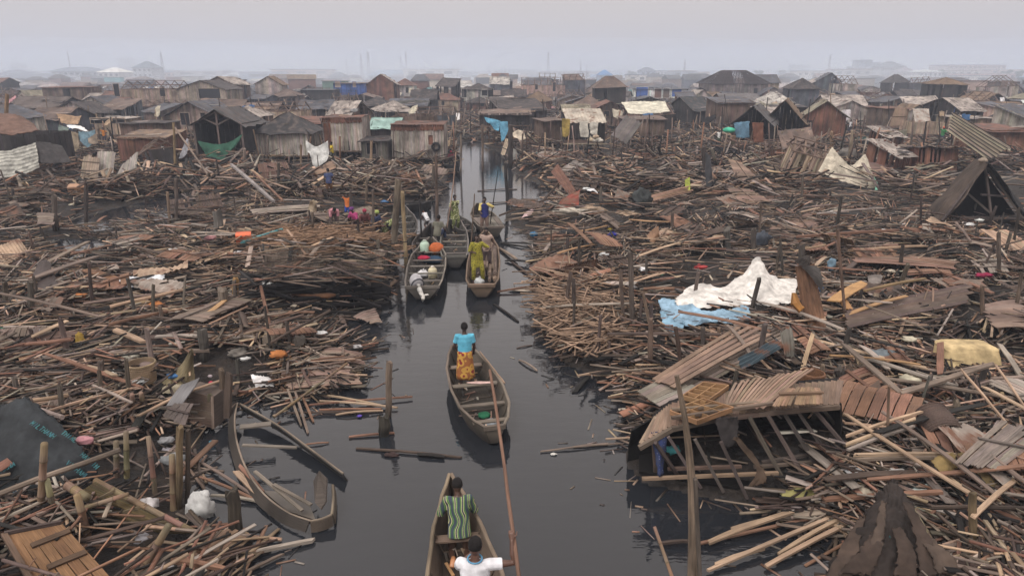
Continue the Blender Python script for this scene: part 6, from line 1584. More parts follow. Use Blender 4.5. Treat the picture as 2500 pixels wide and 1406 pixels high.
for (lab, rows, c, m_) in (
 ('white paper sheet lying on the mud right of the stumps', [[(612, 914, .14), (640, 916, .17), (664, 926, .14)], [(616, 928, .14), (640, 932, .18), (669, 936, .14)], [(624, 945, .12), (645, 942, .15), (668, 943, .12)]], (.72, .70, .70), 'cloth'),
 ('crumpled white and blue patterned cloth strung out on the left pile', [[(280, 684, .5), (312, 676, .55), (345, 676, .5), (400, 670, .55)], [(278, 692, .5), (312, 688, .55), (350, 686, .5), (402, 676, .5)], [(280, 704, .45), (318, 702, .5), (352, 694, .45), (398, 684, .45)]], (.72, .74, .78), 'cloth'),
 ('cream sheet spread below the net on the mud', [[(395, 945, .12), (440, 935, .2), (490, 942, .15), (532, 944, .1)], [(390, 952, .12), (440, 948, .18), (490, 950, .15), (530, 951, .1)], [(395, 962, .1), (440, 960, .12), (490, 957, .12), (525, 957, .08)]], (.46, .40, .29), 'cloth'),
 ('khaki fishing net drawn up to a stick beside the basket', [[(467, 852, 1.05), (469, 852, 1.05), (471, 856, 1.0), (472, 860, .95)], [(440, 890, .45), (456, 888, .6), (468, 890, .55), (474, 892, .4)], [(400, 925, .15), (430, 928, .25), (458, 922, .3), (476, 915, .15)], [(380, 942, .08), (420, 948, .1), (455, 946, .1), (478, 930, .08)]], (.27, .22, .13), 'thatch'),
 ('charcoal cloth apron hanging over the collapsed roof frame', [[(1745, 1022, 1.28), (1775, 1018, 1.3), (1802, 1016, 1.3)], [(1752, 1055, 1.0), (1778, 1052, 1.0), (1802, 1048, 1.05)], [(1762, 1085, .78), (1782, 1092, .72), (1800, 1078, .85)]], (.055, .048, .048), 'cloth'),
 ('stiff brown hide sweeping down across the collapsed roof frame', [[(1790, 1070, .98), (1802, 1068, 1.0)], [(1822, 1110, .70), (1836, 1106, .72)], [(1848, 1150, .46), (1866, 1150, .46)], [(1818, 1196, .16), (1872, 1178, .26)]], (.10, .068, .048), 'cloth'),
 ('blue and gold printed cloth knotted round the left end of the collapsed roof', [[(1592, 1056, 1.1), (1612, 1050, 1.15), (1626, 1056, 1.1)], [(1594, 1090, .85), (1612, 1092, .9), (1628, 1088, .85)], [(1602, 1120, .65), (1612, 1124, .66), (1622, 1118, .65)], [(1606, 1160, .38), (1612, 1162, .38), (1616, 1158, .38)]], (.16, .13, .08), M['fab_navy']),
 ('olive yellow leaf sheet among the rafter ends at the water', [[(1905, 1205, .22), (1935, 1192, .26), (1962, 1182, .30), (2004, 1178, .36)], [(1915, 1215, .2), (1945, 1208, .24), (1972, 1200, .26), (1998, 1196, .26)], [(1930, 1222, .18), (1955, 1222, .2), (1978, 1222, .2), (1992, 1214, .18)]], (.33, .30, .12), 'cloth'),
 ('yellow brown hide folded over sticks at the right', [[(2272, 1125, .5), (2300, 1108, .6), (2330, 1108, .6)], [(2285, 1140, .5), (2308, 1132, .55), (2334, 1128, .5)], [(2298, 1160, .42), (2318, 1150, .45), (2338, 1140, .4)]], (.24, .17, .07), 'cloth'),
 ('long ochre leather strip slanting down from the folded hide', [[(2336, 1108, .6), (2350, 1106, .62)], [(2365, 1130, .52), (2385, 1124, .55)], [(2390, 1160, .42), (2412, 1150, .45)], [(2420, 1192, .3), (2434, 1182, .32)]], (.20, .145, .07), 'cloth'),
 ('golden straw wisp on the boards beside the black hooded tarp', [[(2222, 1245, .35), (2245, 1238, .38), (2270, 1252, .34)], [(2225, 1250, .33), (2247, 1248, .35), (2268, 1256, .33)]], (.36, .25, .10), 'thatch'),
 ('torn tan board standing up from the rubbish', [[(1578, 575, .5), (1592, 562, .8), (1607, 552, 1.0)], [(1582, 582, .45), (1596, 580, .55), (1610, 576, .6)], [(1590, 592, .35), (1600, 592, .35), (1612, 582, .4)]], (.36, .22, .14), 'wood'),
 ('grey torn cardboard lying above the splintered orange board', [[(2118, 672, .5), (2140, 668, .5), (2156, 674, .5)], [(2120, 690, .5), (2140, 694, .52), (2150, 690, .5)]], (.19, .165, .15), 'cloth'),
 ('pink white cloth strip on the sticks by the right bank pond', [[(1282, 520, .35), (1295, 512, .4), (1305, 512, .4)], [(1272, 532, .3), (1285, 528, .35), (1296, 526, .3)]], (.50, .36, .36), 'cloth'),
 ('white sheet of paper flat on the right wreckage', [[(1430, 458, .4), (1445, 456, .42), (1452, 462, .4)], [(1434, 466, .4), (1448, 466, .42), (1460, 472, .4)]], (.76, .76, .78), 'cloth'),
 ('checked grey sheet sagging like a hammock in the right wreckage', [[(2165, 322, 1.7), (2190, 320, 1.5), (2214, 316, 1.8)], [(2168, 336, 1.1), (2190, 338, .9), (2212, 334, 1.2)], [(2182, 344, .8), (2194, 350, .6), (2208, 342, .9)]], (.30, .29, .22), 'cloth'),
 ('dark hanging rags on the charred post in the right wreckage', [[(1722, 372, 2.1), (1730, 378, 2.1), (1735, 382, 2.0)], [(1722, 420, 1.2), (1732, 422, 1.2), (1738, 424, 1.2)], [(1724, 456, .5), (1734, 458, .5), (1742, 456, .5)]], (.035, .035, .04), 'cloth'),
 ('lime green mesh behind the white ribbon of cloth', [[(1672, 440, 1.1), (1684, 432, 1.2)], [(1674, 468, .6), (1686, 470, .6)]], (.30, .34, .05), 'cloth'),
 ('orange paper sign hooked on a stub post above the pale slab', [[(757, 492, 1.3), (766, 488, 1.35), (774, 494, 1.3)], [(753, 510, .9), (764, 512, .9), (773, 510, .9)], [(752, 524, .6), (762, 527, .6), (772, 526, .6)]], (.62, .50, .36), 'cloth'),
 ('fan of dry palm matting resting at the left water edge', [[(648, 802, .4), (668, 794, .5), (690, 790, .55)], [(640, 830, .3), (662, 826, .35), (684, 818, .4)], [(640, 850, .15), (660, 852, .18), (672, 846, .2)]], (.25, .20, .155), 'thatch'),
 ('charcoal roofing felt crumpled in a heap left of the wet boards', [[(95, 640, .9), (108, 632, 1.0), (120, 640, .9)], [(80, 680, .6), (105, 680, .65), (140, 690, .55)], [(90, 730, .3), (120, 740, .35), (170, 728, .3)]], (.050, .036, .033), 'tarp'),
):
 cloth('cloth_piece', lab, 'sheet', ZR(rows), c, mat=m_, wr=.035, nu=22, nv=14)
cloth('hooded_tarp', 'blackened tarp hooded over a post at the bottom right, brown hides below', 'tarp', VR([
 [(2140, 1215, 8.9), (2162, 1182, 9.0), (2180, 1172, 9.0), (2198, 1180, 9.0), (2212, 1210, 8.9)],
 [(2106, 1258, 8.5), (2146, 1240, 8.35), (2182, 1236, 8.3), (2214, 1240, 8.4), (2242, 1268, 8.5)],
 [(2058, 1330, 8.0), (2112, 1318, 7.75), (2176, 1312, 7.7), (2232, 1316, 7.85), (2280, 1336, 8.0)],
 [(2022, 1400, 7.6), (2092, 1392, 7.3), (2180, 1388, 7.3), (2262, 1392, 7.4), (2322, 1402, 7.6)],
 [(1985, 1500, 7.0), (2090, 1500, 6.8), (2190, 1500, 6.8), (2290, 1500, 6.9), (2370, 1500, 7.0)]]), (.034, .026, .023), mat='cloth', wr=.085, nu=64, nv=50, hi=4.2)
cloth('teal_rag', 'streak of teal cloth in a fold of the blackened hooded tarp', 'rag', VR([[(2166, 1262, 8.25), (2174, 1262, 8.22)], [(2168, 1285, 8.05), (2180, 1284, 8.0)], [(2155, 1318, 7.75), (2172, 1316, 7.72)]]), (.02, .16, .18), wr=.03)
cloth('brown_hide', 'stiff dark brown sheet leaning on the left side of the hooded tarp', 'sheet', VR([[(2098, 1262, 8.3), (2112, 1258, 8.3)], [(2050, 1340, 7.7), (2094, 1336, 7.6)], [(2005, 1430, 7.1), (2075, 1430, 7.0)]]), (.075, .052, .040), wr=.05, mat='cloth')
for i, (x0_, y0_, x1_, y1_) in enumerate(((2150, 1225, 2100, 1400), (2205, 1225, 2255, 1406), (2178, 1290, 2190, 1406), (2232, 1300, 2300, 1400), (2128, 1300, 2060, 1400))):
 w_ = .10 + .03 * i; a = V(x0_, y0_, 8.2 if y0_ < 1280 else 7.75); b = V(x1_, y1_, 7.15); s_ = Vector((w_, 0, 0)); m = (a + b) / 2 + Vector((random.uniform(-.05, .05), -.06, .05))
 cloth('hide_strip', 'dark leathery strip lapping over the blackened hooded tarp', 'strip', [[a, a + s_ * .4, a + s_ * .8], [m - s_ * .2, m + s_ * .5, m + s_ * 1.2], [b - s_ * .3, b + s_ * .6, b + s_ * 1.5]], random.choice([(.055, .038, .03), (.032, .025, .023), (.075, .054, .042)]), wr=.04, nu=12, nv=24, thick=.012, group='strips on the hooded tarp')
cloth('black_sheet', 'black plastic draped left of the upright post at the right edge', 'sheet', VR([[(2370, 1205, 8.9), (2374, 1203, 8.9), (2378, 1206, 8.9)], [(2335, 1250, 8.7), (2356, 1256, 8.6), (2374, 1262, 8.6)], [(2315, 1310, 8.4), (2345, 1318, 8.3), (2370, 1320, 8.3)]]), (.016, .015, .015), wr=.06)
cloth('black_sheet', 'black plastic draped right of the upright post at the right edge', 'sheet', VR([[(2380, 1206, 8.9), (2386, 1210, 8.9), (2392, 1222, 8.9)], [(2392, 1256, 8.6), (2412, 1262, 8.6), (2430, 1270, 8.7)], [(2404, 1322, 8.3), (2430, 1328, 8.3), (2456, 1318, 8.4)]]), (.014, .014, .017), wr=.06)
bag('net_bundle', 'pale ribbed net bundle at the right edge of the photo', 'net', V(2482, 1278, 8.9), (.28, .2, .26), (.30, .22, .17), tie=False)
# ---- foam block, trays, baskets, crate, door
mb = MB(); c = Z(2361, 868, .42); mb.ball((0, 0, 0), (1, 1, 1), (1, 1, 1), 40, 26)
V_ = []
for p in mb.v:
 q = Vector([math.copysign(abs(t) ** .26, t) for t in p]); k = 1 + .05 * mnoise.noise(q * 2) + .03 * mnoise.noise(q * 6)
 V_.append(c + Vector((q.x * .66 * (1 - .08 * (q.z > 0)), q.y * .30 + q.z * .12, q.z * .27)) * k)
mb.c = [tuple(x * (1 + .3 * mnoise.noise(p * 4)) for x in (.60, .46, .25)) for p in V_]; mb.v = V_
T(mb.build('foam_block', 'cloth', origin=c), 'large stained yellow foam block lying on the wreckage at the right', 'foam block')
def tray(label, c4, nx, ny, h=.09, col=(.36, .21, .11)):
 a, b, c, d = [Vector(p) for p in c4]; root = empty('wooden_tray', (a + b + c + d) / 4, label, 'tray', 'compartment trays')
 n = (b - a).cross(d - a).normalized(); n = n if n.z > 0 else -n
 mb = MB(); mb.poly([a, b, c, d], .015, jc([x * .5 for x in col]), n); wpart(mb, 'bottom', 'wood', root)
 for (p, q) in ((a, b), (b, c), (c, d), (d, a)):
  mb = MB(); mb.stick(p + n * h / 2, q + n * h / 2, .022, h, jc(col), up=n); wpart(mb, 'rim', 'wood', root)
 for i in range(1, nx):
  mb = MB(); u = i / nx; mb.stick(a.lerp(b, u) + n * h / 2, d.lerp(c, u) + n * h / 2, .014, h * .85, jc(col), up=n); wpart(mb, 'divider', 'wood', root)
 for i in range(1, ny):
  mb = MB(); u = i / ny; mb.stick(a.lerp(d, u) + n * (h / 2 + .003), b.lerp(c, u) + n * (h / 2 + .003), .014, h * .85, jc(col), up=n); wpart(mb, 'divider', 'wood', root)
tray('honey coloured compartment tray, the upper of the two on the collapsed roof', [G(1665, 975, 1.38), G(1722, 990, 1.38), G(1778, 950, 1.40), G(1716, 942, 1.40)], 2, 4)
tray('honey coloured compartment tray, the lower one, tipped beside the tall pole', [G(1636, 1012, 1.34), G(1702, 1036, 1.34), G(1790, 1004, 1.42), G(1716, 982, 1.40)], 3, 3)
def basket(label, c, r0, r1, h, col, tilt=None, flare=0):
 root = empty('wicker_basket', c, label, 'basket')
 Mx = tilt if tilt is not None else Matrix.Identity(3)
 mb = MB(); n = 26; rows = []
 for s in (0, 1):
  for k in range(9):
   u = k / 8 if s == 0 else 1 - k / 8
   r = r0 + (r1 - r0) * u + .02 * math.sin(u * 3) - (.02 if s else 0)
   rows.append([Mx @ Vector((math.cos(2 * PI * i / n) * r, math.sin(2 * PI * i / n) * r, h * u + (.02 if s else 0))) for i in range(n)] )
 rows = [r + [r[0]] for r in rows]
 mb.grid(rows, 0, col, (h * 2, 6.28 * r1)); mb.add([Mx @ Vector((math.cos(2 * PI * i / n) * r0, math.sin(2 * PI * i / n) * r0, .01)) for i in range(n)], [tuple(range(n))], [q * .5 for q in col])
 mb.build('body', 'wicker', root)
 mb = MB()
 for k in range(9):
  z = h * (k + .5) / 9; r = r0 + (r1 - r0) * z / h + .012
  mb.tube([Mx @ Vector((math.cos(2 * PI * i / n) * r, math.sin(2 * PI * i / n) * r, z)) for i in range(n + 1)], .009, jc([q * 1.1 for q in col]), 5, cap=False)
 mb.build('hoops', 'wicker', root)
 mb = MB(); mb.tube([Mx @ Vector((math.cos(2 * PI * i / n) * r1, math.sin(2 * PI * i / n) * r1, h)) for i in range(n + 1)], .018, jc([q * 1.2 for q in col]), 6, cap=False); mb.build('rim', 'wicker', root)
 return root
basket('tall round wicker basket standing on the mud at the left', Z(352, 932, .16), .235, .29, .46, (.30, .215, .14))
basket('small square shouldered brown basket among stumps above the collapsed roof', Z(1980, 942, .55), .20, .22, .28, (.17, .085, .045))
basket('dark woven drum basket lying tipped towards the camera at the right', Z(2268, 1005, .65), .27, .32, .55, (.085, .058, .048), tilt=Matrix.Rotation(R(112), 3, 'X') @ Matrix.Identity(3))
root = empty('broken_crate', Z(500, 1005, .3), 'broken square crate box standing open at the water edge left of the wrecked canoe', 'crate')
a, b, c, d = V(456, 1030, 12.6), V(522, 1045, 12.5), V(520, 968, 12.8), V(455, 952, 12.9)
for i in range(4):
 mb = MB(); mb.stick(a.lerp(d, (i + .5) / 4), b.lerp(c, (i + .5) / 4), (d - a).length / 4 * .94, .02, jc((.16, .115, .09)), up=(0, -1, .2)); wpart(mb, 'front_board', 'wood', root)
e = Vector((.08, .42, 0))
for (p, q, r_, s_) in ((a, d, d + e, a + e), (b, c, c + e, b + e)):
 mb = MB(); mb.poly([p, q, r_, s_], .02, (.09, .07, .06)); wpart(mb, 'side_board', 'wood', root)
mb = MB(); mb.poly([d, c, c + e, d + e], .02, (.13, .10, .085)); wpart(mb, 'top_board', 'wood', root)
for p, q in ((a, d), (b, c)):
 mb = MB(); mb.stick(p + Vector((0, -.03, 0)), q + Vector((0, -.03, .03)), .05, .04, (.20, .15, .12)); wpart(mb, 'corner_post', 'wood', root)
root = empty('plank_hatch', G(130, 1350, .5), 'old plank door with two cross ledges lying at the bottom left corner', 'door')
a, b, c, d = G(10, 1306, .85), G(150, 1278, .75), G(300, 1440, .35), G(110, 1480, .45)
nn = (b - a).cross(d - a).normalized(); nn = nn if nn.z > 0 else -nn
for i in range(5):
 mb = MB(); mb.stick(a.lerp(b, (i + .5) / 5), d.lerp(c, (i + .5) / 5), (b - a).length / 5 * .97, .03, jc((.25, .135, .07), .14), up=nn); wpart(mb, 'board', 'wood', root)
for v, u0, u1 in ((.20, .28, 1.0), (.52, .3, .96)):
 mb = MB(); mb.stick(a.lerp(b, u0).lerp(d.lerp(c, u0), v + .04) + nn * .035, a.lerp(b, u1).lerp(d.lerp(c, u1), v - .06) + nn * .035, .085, .035, (.11, .07, .045), up=nn); wpart(mb, 'ledge', 'wood', root)
mb = MB(); mb.stick(a + nn * .02, d + nn * .02, .07, .07, (.13, .085, .06)); wpart(mb, 'edge_rail', 'wood', root)
mb = MB(); mb.stick(a + nn * .03, b + nn * .03, .05, .06, (.07, .05, .045)); wpart(mb, 'top_rail', 'wood', root)
# ---- the collapsed roof with bare rafters over black
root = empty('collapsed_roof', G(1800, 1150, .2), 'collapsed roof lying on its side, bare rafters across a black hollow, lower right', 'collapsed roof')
TF = lambda x, y, z: G(x, y, z)
top = [(1560, 1086, .95), (1640, 1040, 1.22), (1740, 1018, 1.28), (1850, 1004, 1.32), (1950, 994, 1.36), (2048, 986, 1.38)]
back = [(1600, 1020, 1.18), (1640, 985, 1.30), (1740, 960, 1.36), (1850, 946, 1.42), (1950, 936, 1.46), (2060, 928, 1.50)]
tp_, bk_ = [TF(*p) for p in top], [TF(*p) for p in back]
for i in range(len(top) - 1):
 for k in range(7):
  u = (k + .5) / 7; mb = MB(); p = tp_[i].lerp(tp_[i + 1], u); q = bk_[i].lerp(bk_[i + 1], u)
  mb.stick(p, q, (tp_[i + 1] - tp_[i]).length / 7 * .97, .02, jc((.22, .155, .115), .18)); wpart(mb, 'roof_board', 'wood', root)
bot = [TF(1560, 1160, .10), TF(1700, 1196, .05), TF(1850, 1212, .05), TF(2000, 1190, .10), TF(2090, 1130, .30)]
for (A, off, nm) in ((tp_, .9, 'shade_back'),):
 mb = MB(); g = [[p + Vector((0, .75, -.12)), p + Vector((0, .95, -.6)), p + Vector((0, 1.05, -1.5))] for p in A]; mb.grid(g, .03, (.010, .009, .009)); wpart(mb, nm, 'cloth', root)  # near-black back sheet, painting the shade deep in the hollow
mb = MB(); g = [[p + Vector((0, .05, -.03)), p.lerp(q, .5) + Vector((0, 0, -.05)), q + Vector((0, .2, -.04))] for p, q in zip(tp_, bk_)]; mb.grid(g, .02, (.012, .010, .010)); wpart(mb, 'shade_lining', 'cloth', root)  # underside coloured near black to carry the hollow's shade
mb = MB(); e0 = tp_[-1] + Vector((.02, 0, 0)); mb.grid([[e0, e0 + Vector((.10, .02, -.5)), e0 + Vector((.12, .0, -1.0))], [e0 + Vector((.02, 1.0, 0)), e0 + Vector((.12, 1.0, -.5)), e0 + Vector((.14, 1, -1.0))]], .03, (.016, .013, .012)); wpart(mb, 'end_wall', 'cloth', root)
mb = MB(); mb.grid([[G(1560, 1150, .14), G(1560, 1050, .14)], [G(1800, 1190, .14), G(1800, 960, .14)], [G(2080, 1130, .2), G(2080, 930, .2)]], .04, (.007, .006, .006)); wpart(mb, 'shade_floor', 'cloth', root)  # added floor sheet; its black colour stands in for the hollow's shade
for i in range(len(tp_) - 1):
 mb = MB(); mb.stick(tp_[i] + Vector((0, -.03, -.04)), tp_[i + 1] + Vector((0, -.03, -.04)), .07, .08, jc((.13, .095, .075))); wpart(mb, 'eave_beam', 'wood', root)
for (x0_, y0_, x1_, y1_) in ((1632, 1066, 1711, 1190), (1697, 1072, 1766, 1200), (1760, 1078, 1824, 1216), (1830, 1018, 1925, 1194), (1873, 1010, 1976, 1186), (1913, 1006, 2023, 1182), (1944, 998, 2055, 1160), (1980, 990, 2150, 1190), (2000, 988, 2090, 1100), (1600, 1080, 1660, 1168)):
 mb = MB(); mb.stick(G(x0_, y0_, 1.14 if x0_ < 1800 else 1.28), G(x1_, y1_, .10), .055, .055, jc((.105, .085, .075), .25)); wpart(mb, 'rafter', 'wood', root)
for (x0_, y0_, z0_, x1_, y1_, z1_, c) in ((1568, 1168, .30, 1900, 1154, .42, (.27, .19, .13)), (1630, 1144, .35, 1810, 1138, .42, (.15, .10, .08)), (1840, 1140, .35, 2070, 1120, .5, (.13, .10, .08)), (1860, 1128, .4, 2040, 1100, .5, (.10, .08, .07)), (1640, 1020, 1.40, 1890, 984, 1.50, (.15, .11, .085)), (1640, 1000, 1.42, 1860, 982, 1.46, (.20, .15, .11))):
 mb = MB(); mb.stick(G(x0_, y0_, z0_), G(x1_, y1_, z1_), .06, .05, c); wpart(mb, 'purlin', 'wood', root)
# ---- panels and sheets
PAN = [
 ('long tan slatted panel behind the compartment trays', [(1770, 985, 1.3), (1865, 998, 1.3), (1990, 900, 1.5), (1790, 935, 1.35)], 14, (.27, .19, .14), 0),
 ('tan slatted panel in front of the small brown basket', [(1885, 992, 1.4), (2010, 985, 1.45), (2000, 948, 1.5), (1925, 948, 1.45)], 14, (.30, .20, .13), 1),
 ('pinkish slatted raft half in the water right of the white paper', [(686, 908, .22), (706, 950, .15), (880, 938, .12), (850, 888, .25)], 11, (.30, .205, .165), 2),
 ('small slatted panel tilted at the water edge above the pinkish raft', [(792, 846, .35), (780, 880, .3), (888, 888, .15), (880, 862, .3)], 8, (.25, .18, .145), 1),
 ('dark reddish slatted mat lying flat at the left edge', [(-10, 815, .4), (-5, 855, .4), (150, 850, .4), (205, 805, .45)], 12, (.12, .075, .06), 2),
 ('grey brown ribbed mat left of the wicker basket', [(110, 1000, .35), (130, 1020, .3), (215, 950, .35), (175, 925, .4)], 14, (.15, .11, .09), 1),
 ('long stack of dark boards sloping to the right of the splintered board', [(2062, 760, .5), (2075, 800, .45), (2372, 738, .6), (2366, 692, .65)], 7, (.115, .082, .068), 0),
 ('rust brown slatted panel lying above the long stack of dark boards', [(2085, 610, .55), (2085, 640, .5), (2330, 655, .5), (2330, 640, .55)], 5, (.22, .135, .095), 0),
 ('twisted pinkish slat panel above the slate blue cloth', [(1880, 558, .6), (1920, 595, .5), (2005, 560, .65), (1975, 520, .8)], 12, (.20, .13, .10), 2),
 ('broken slat panel left of the slate blue cloth', [(1632, 578, .5), (1668, 600, .45), (1720, 560, .6), (1680, 540, .7)], 9, (.17, .115, .09), 1),
 ('grey corrugated looking slat mat on the right wreckage beyond the red sheet', [(1368, 415, .6), (1388, 422, .6), (1428, 398, .9), (1402, 392, .9)], 9, (.27, .235, .21), 0),
 ('curved pinkish slat wall collapsed in the left middle distance', [(628, 400, 1.6), (700, 395, 1.5), (716, 440, .6), (634, 445, .5)], 16, (.24, .15, .12), 1),
 ('tawny slat screen tipped over behind the person in royal blue', [(742, 424, .8), (748, 440, .5), (820, 410, 1.0), (812, 392, 1.3)], 9, (.22, .145, .10), 2),
 ('weathered slat panel resting below the green net shelter', [(478, 388, 1.0), (462, 400, .7), (520, 425, .3), (548, 408, .5)], 11, (.20, .13, .10), 1),
 ('brown slat sheets spread like a fan in the right middle distance', [(1775, 460, .9), (1810, 500, .5), (1882, 492, .5), (1830, 462, .9)], 12, (.23, .155, .12), 1),
 ('hanging tan slat panel bent over rails in the right middle distance', [(1778, 390, 1.7), (1800, 440, .9), (1862, 450, .6), (1812, 398, 1.5)], 11, (.23, .16, .12), 1),
 ('pinkish slat panel right of the beige tarpaulin', [(2115, 395, 1.2), (2120, 425, .8), (2200, 420, .6), (2180, 405, .9)], 8, (.20, .13, .11), 0),
 ('brown panel tilted over stumps with its underside black', [(1587, 478, .9), (1592, 492, .7), (1690, 470, 1.1), (1678, 455, 1.4)], 5, (.22, .14, .10), 0),
 ('thin bright slats lying over a dark gap at the right', [(2235, 398, 1.0), (2245, 410, .8), (2370, 405, .8), (2340, 395, 1.0)], 6, (.26, .19, .13), 0),
 ('grey ribbed panel at the right edge below the tipped basket', [(2330, 1130, .7), (2440, 1145, .6), (2560, 1060, .8), (2440, 1030, .95)], 16, (.20, .165, .145), 1),
 ('broad torn board panel at the right edge above the foam block', [(2400, 745, .8), (2425, 800, .5), (2520, 800, .5), (2500, 730, .8)], 6, (.20, .145, .115), 0),
 ('slat raft of bright laths at the bottom left water edge', [(395, 1406, .2), (500, 1420, .12), (620, 1306, .08), (545, 1290, .18)], 9, (.27, .18, .125), 1),
 ('pale slab panel lying above the bent person in pink', [(612, 512, .7), (622, 524, .6), (768, 512, .6), (785, 496, .8)], 3, (.27, .225, .19), 0),
 ('tilted wooden tray like board in the lower left tangle', [(398, 1015, .5), (452, 1040, .45), (470, 985, .7), (430, 985, .7)], 4, (.13, .105, .09), 1),
 ('small brown hatch with a black hole at the left edge', [(90, 520, .9), (92, 548, .5), (132, 548, .5), (130, 522, .9)], 5, (.19, .145, .12), 0),
 ('pinkish boards fanned at the water edge left of the outboard canoe', [(862, 772, .2), (905, 790, .12), (932, 788, .1), (915, 752, .2)], 7, (.27, .20, .165), 0),
]
PAN += [('long grey brown boards piled slantwise behind the trays', [(1565, 950, .75), (1640, 985, .7), (1950, 822, .8), (1880, 780, .85)], 9, (.20, .155, .13), 0),
 ('second layer of brown boards on the slanting pile', [(1590, 925, .95), (1640, 950, .95), (1880, 822, 1.0), (1800, 795, .95)], 5, (.24, .165, .125), 0),
 ('torn grey board ends sticking out towards the water from the slanting pile', [(1556, 955, .85), (1612, 992, .8), (1710, 950, .85), (1640, 920, .9)], 6, (.27, .235, .20), 0)]
for lab, c4, n, col, bt in PAN:
 slat_panel(lab, [Z(*p) if p[2] < .75 and p[1] > 620 else G(p[0], p[1], p[2] + .15) for p in c4], n, col, bat=bt, gap=.04, warp=.03)
slat_panel('large fallen slatted wall leaning from the roof height down to the right', [V(2313, 320, 47), V(2325, 274, 52), V(2468, 358, 50), V(2412, 392, 45)], 14, (.30, .25, .185), bat=0, gap=.06, miss=0, warp=.02, name='fallen_screen', cat='screen')
for i in range(7):
 u = (i + .4) / 7; a, b = V(2313, 320, 47).lerp(V(2325, 274, 52), u), V(2412, 392, 45).lerp(V(2468, 358, 50), u)
 plank('dark batten running the length of the large fallen slatted wall', a + Vector((0, -.12, .08)), b + Vector((0, -.12, .08)), .12, .06, (.045, .035, .03), 'battens on the fallen wall', 'batten', 'batten')
slat_panel('grey weathered slat panel propped in front of the brown lean-to', [V(196, 432, 41.5), V(240, 434, 41.5), V(244, 384, 42.5), V(205, 380, 42.5)], 14, (.26, .20, .155), bat=2, gap=.05, miss=0, warp=.02)
slat_panel('light grey slat wall leaning between the two other leaning panels', [V(236, 424, 42.3), V(276, 428, 42.3), V(283, 371, 43.5), V(238, 371, 43.5)], 15, (.34, .30, .265), bat=0, gap=.03, miss=0, warp=.02)
slat_panel('light grey slat wall with a stepped top, right of the leaning panels', [V(285, 428, 42.3), V(330, 438, 42.3), V(337, 371, 43.5), V(300, 402, 43)], 13, (.33, .30, .27), bat=0, gap=.03, miss=0, warp=.02)
slat_panel('narrow mat plank slipping down between the blue cloths and a post', [V(1222, 378, 58), V(1232, 380, 58), V(1246, 340, 60), V(1234, 338, 60)], 3, (.36, .28, .21), bat=0)
slat_panel('dark ribbed slat panel leaning under the cream tarp shed', [V(1492, 330, 55), V(1530, 352, 54), V(1568, 300, 56), V(1528, 282, 57)], 14, (.13, .115, .11), bat=0, gap=.1, miss=0)
slat_panel('brown slat flap standing in front of the plank flap shack', [V(2170, 308, 62), V(2208, 308, 62), V(2214, 265, 63), V(2186, 265, 63)], 9, (.22, .155, .11), bat=1, gap=.03, miss=0)
for (lab, c4, col, wv) in (
 ('rusty corrugated sheet standing at a slant beside the red sheet', [V(1345, 420, 40), V(1362, 400, 41), V(1416, 480, 37), V(1400, 492, 36.5)], (.13, .055, .035), 4),
 ('brick red sheet metal standing on edge at the pond side', [V(1356, 510, 34), V(1372, 486, 34.5), V(1416, 462, 35), V(1412, 500, 34)], (.24, .055, .035), 3),
 ('ribbed brown metal grille frame lying on edge at the right bank', [Z(1323, 692, .18), Z(1470, 660, .3), Z(1460, 632, .75), Z(1325, 670, .6)], (.11, .07, .05), 30),
 ('weathered blue grey corrugated piece under the slanting pile', [Z(1798, 878, .75), Z(1815, 898, .65), Z(1912, 850, .75), Z(1895, 826, .9)], (.055, .085, .105), 4),
 ('grey corrugated sheet bent upright beside the big split stump', [Z(1905, 808, 1.0), Z(1935, 800, 1.0), Z(1940, 870, .6), Z(1918, 868, .6)], (.14, .13, .11), 4),
 ('pale corrugated sheets patched on the shack below the teal one', [V(2234, 298, 56), V(2272, 296, 56), V(2268, 266, 58), V(2228, 266, 58)], (.38, .34, .30), 4),
 ('flat rusty tin sheet on the shore under the far right thatch', [Z(1925, 392, .8), Z(1985, 410, .7), Z(1990, 400, .8), Z(1935, 382, .9)], (.30, .24, .21), 4),
):
 corr(lab, c4, col, waves=wv, bend=.05)
# dark pitched ruin at the right
root = empty('ruined_roof', G(2400, 545, .4), 'black fallen gable roof, sticks on its left slope, open and dark inside', 'fallen roof')
ap = V(2412, 402, 30.5); apb = ap + Vector((1.3, 2.8, -.1)); l0 = V(2300, 556, 29.5); lb = l0 + Vector((1.3, 3.2, .25)); r0 = V(2520, 548, 29.8); rb = r0 + Vector((1.3, 3, .2))
mb = MB(); roof_sheet(mb, l0, lb, apb, ap, (.095, .070, .056), nu=16, nv=16, amp=.05, thick=.06); wpart(mb, 'left_slope', 'thatch', root)
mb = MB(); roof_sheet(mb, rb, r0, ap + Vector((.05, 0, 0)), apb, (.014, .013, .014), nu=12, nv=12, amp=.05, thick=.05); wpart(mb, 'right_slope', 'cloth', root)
mb = MB(); mb.grid([[l0 + Vector((1.5, 2.2, 0)), ap + Vector((1.0, 2.2, -.25))], [r0 + Vector((.8, 2.2, 0)), ap + Vector((1.1, 2.2, -.25))]], .03, (.008, .008, .008)); wpart(mb, 'inner_shade', 'cloth', root)  # shade of the open gable put in as a black sheet
for (a, b) in ((V(2325, 530, 30), V(2495, 534, 30)), (V(2405, 402, 31.2), V(2420, 530, 30)), (V(2360, 470, 30.5), V(2418, 520, 30)), (V(2400, 410, 31), V(2300, 540, 29.3)), (V(2412, 410, 31), V(2505, 545, 29.8)), (V(2395, 475, 30.4), V(2460, 480, 30.6))):
 mb = MB(); mb.stick(a, b, .09, .08, jc((.07, .055, .05))); wpart(mb, 'beam', 'wood', root)
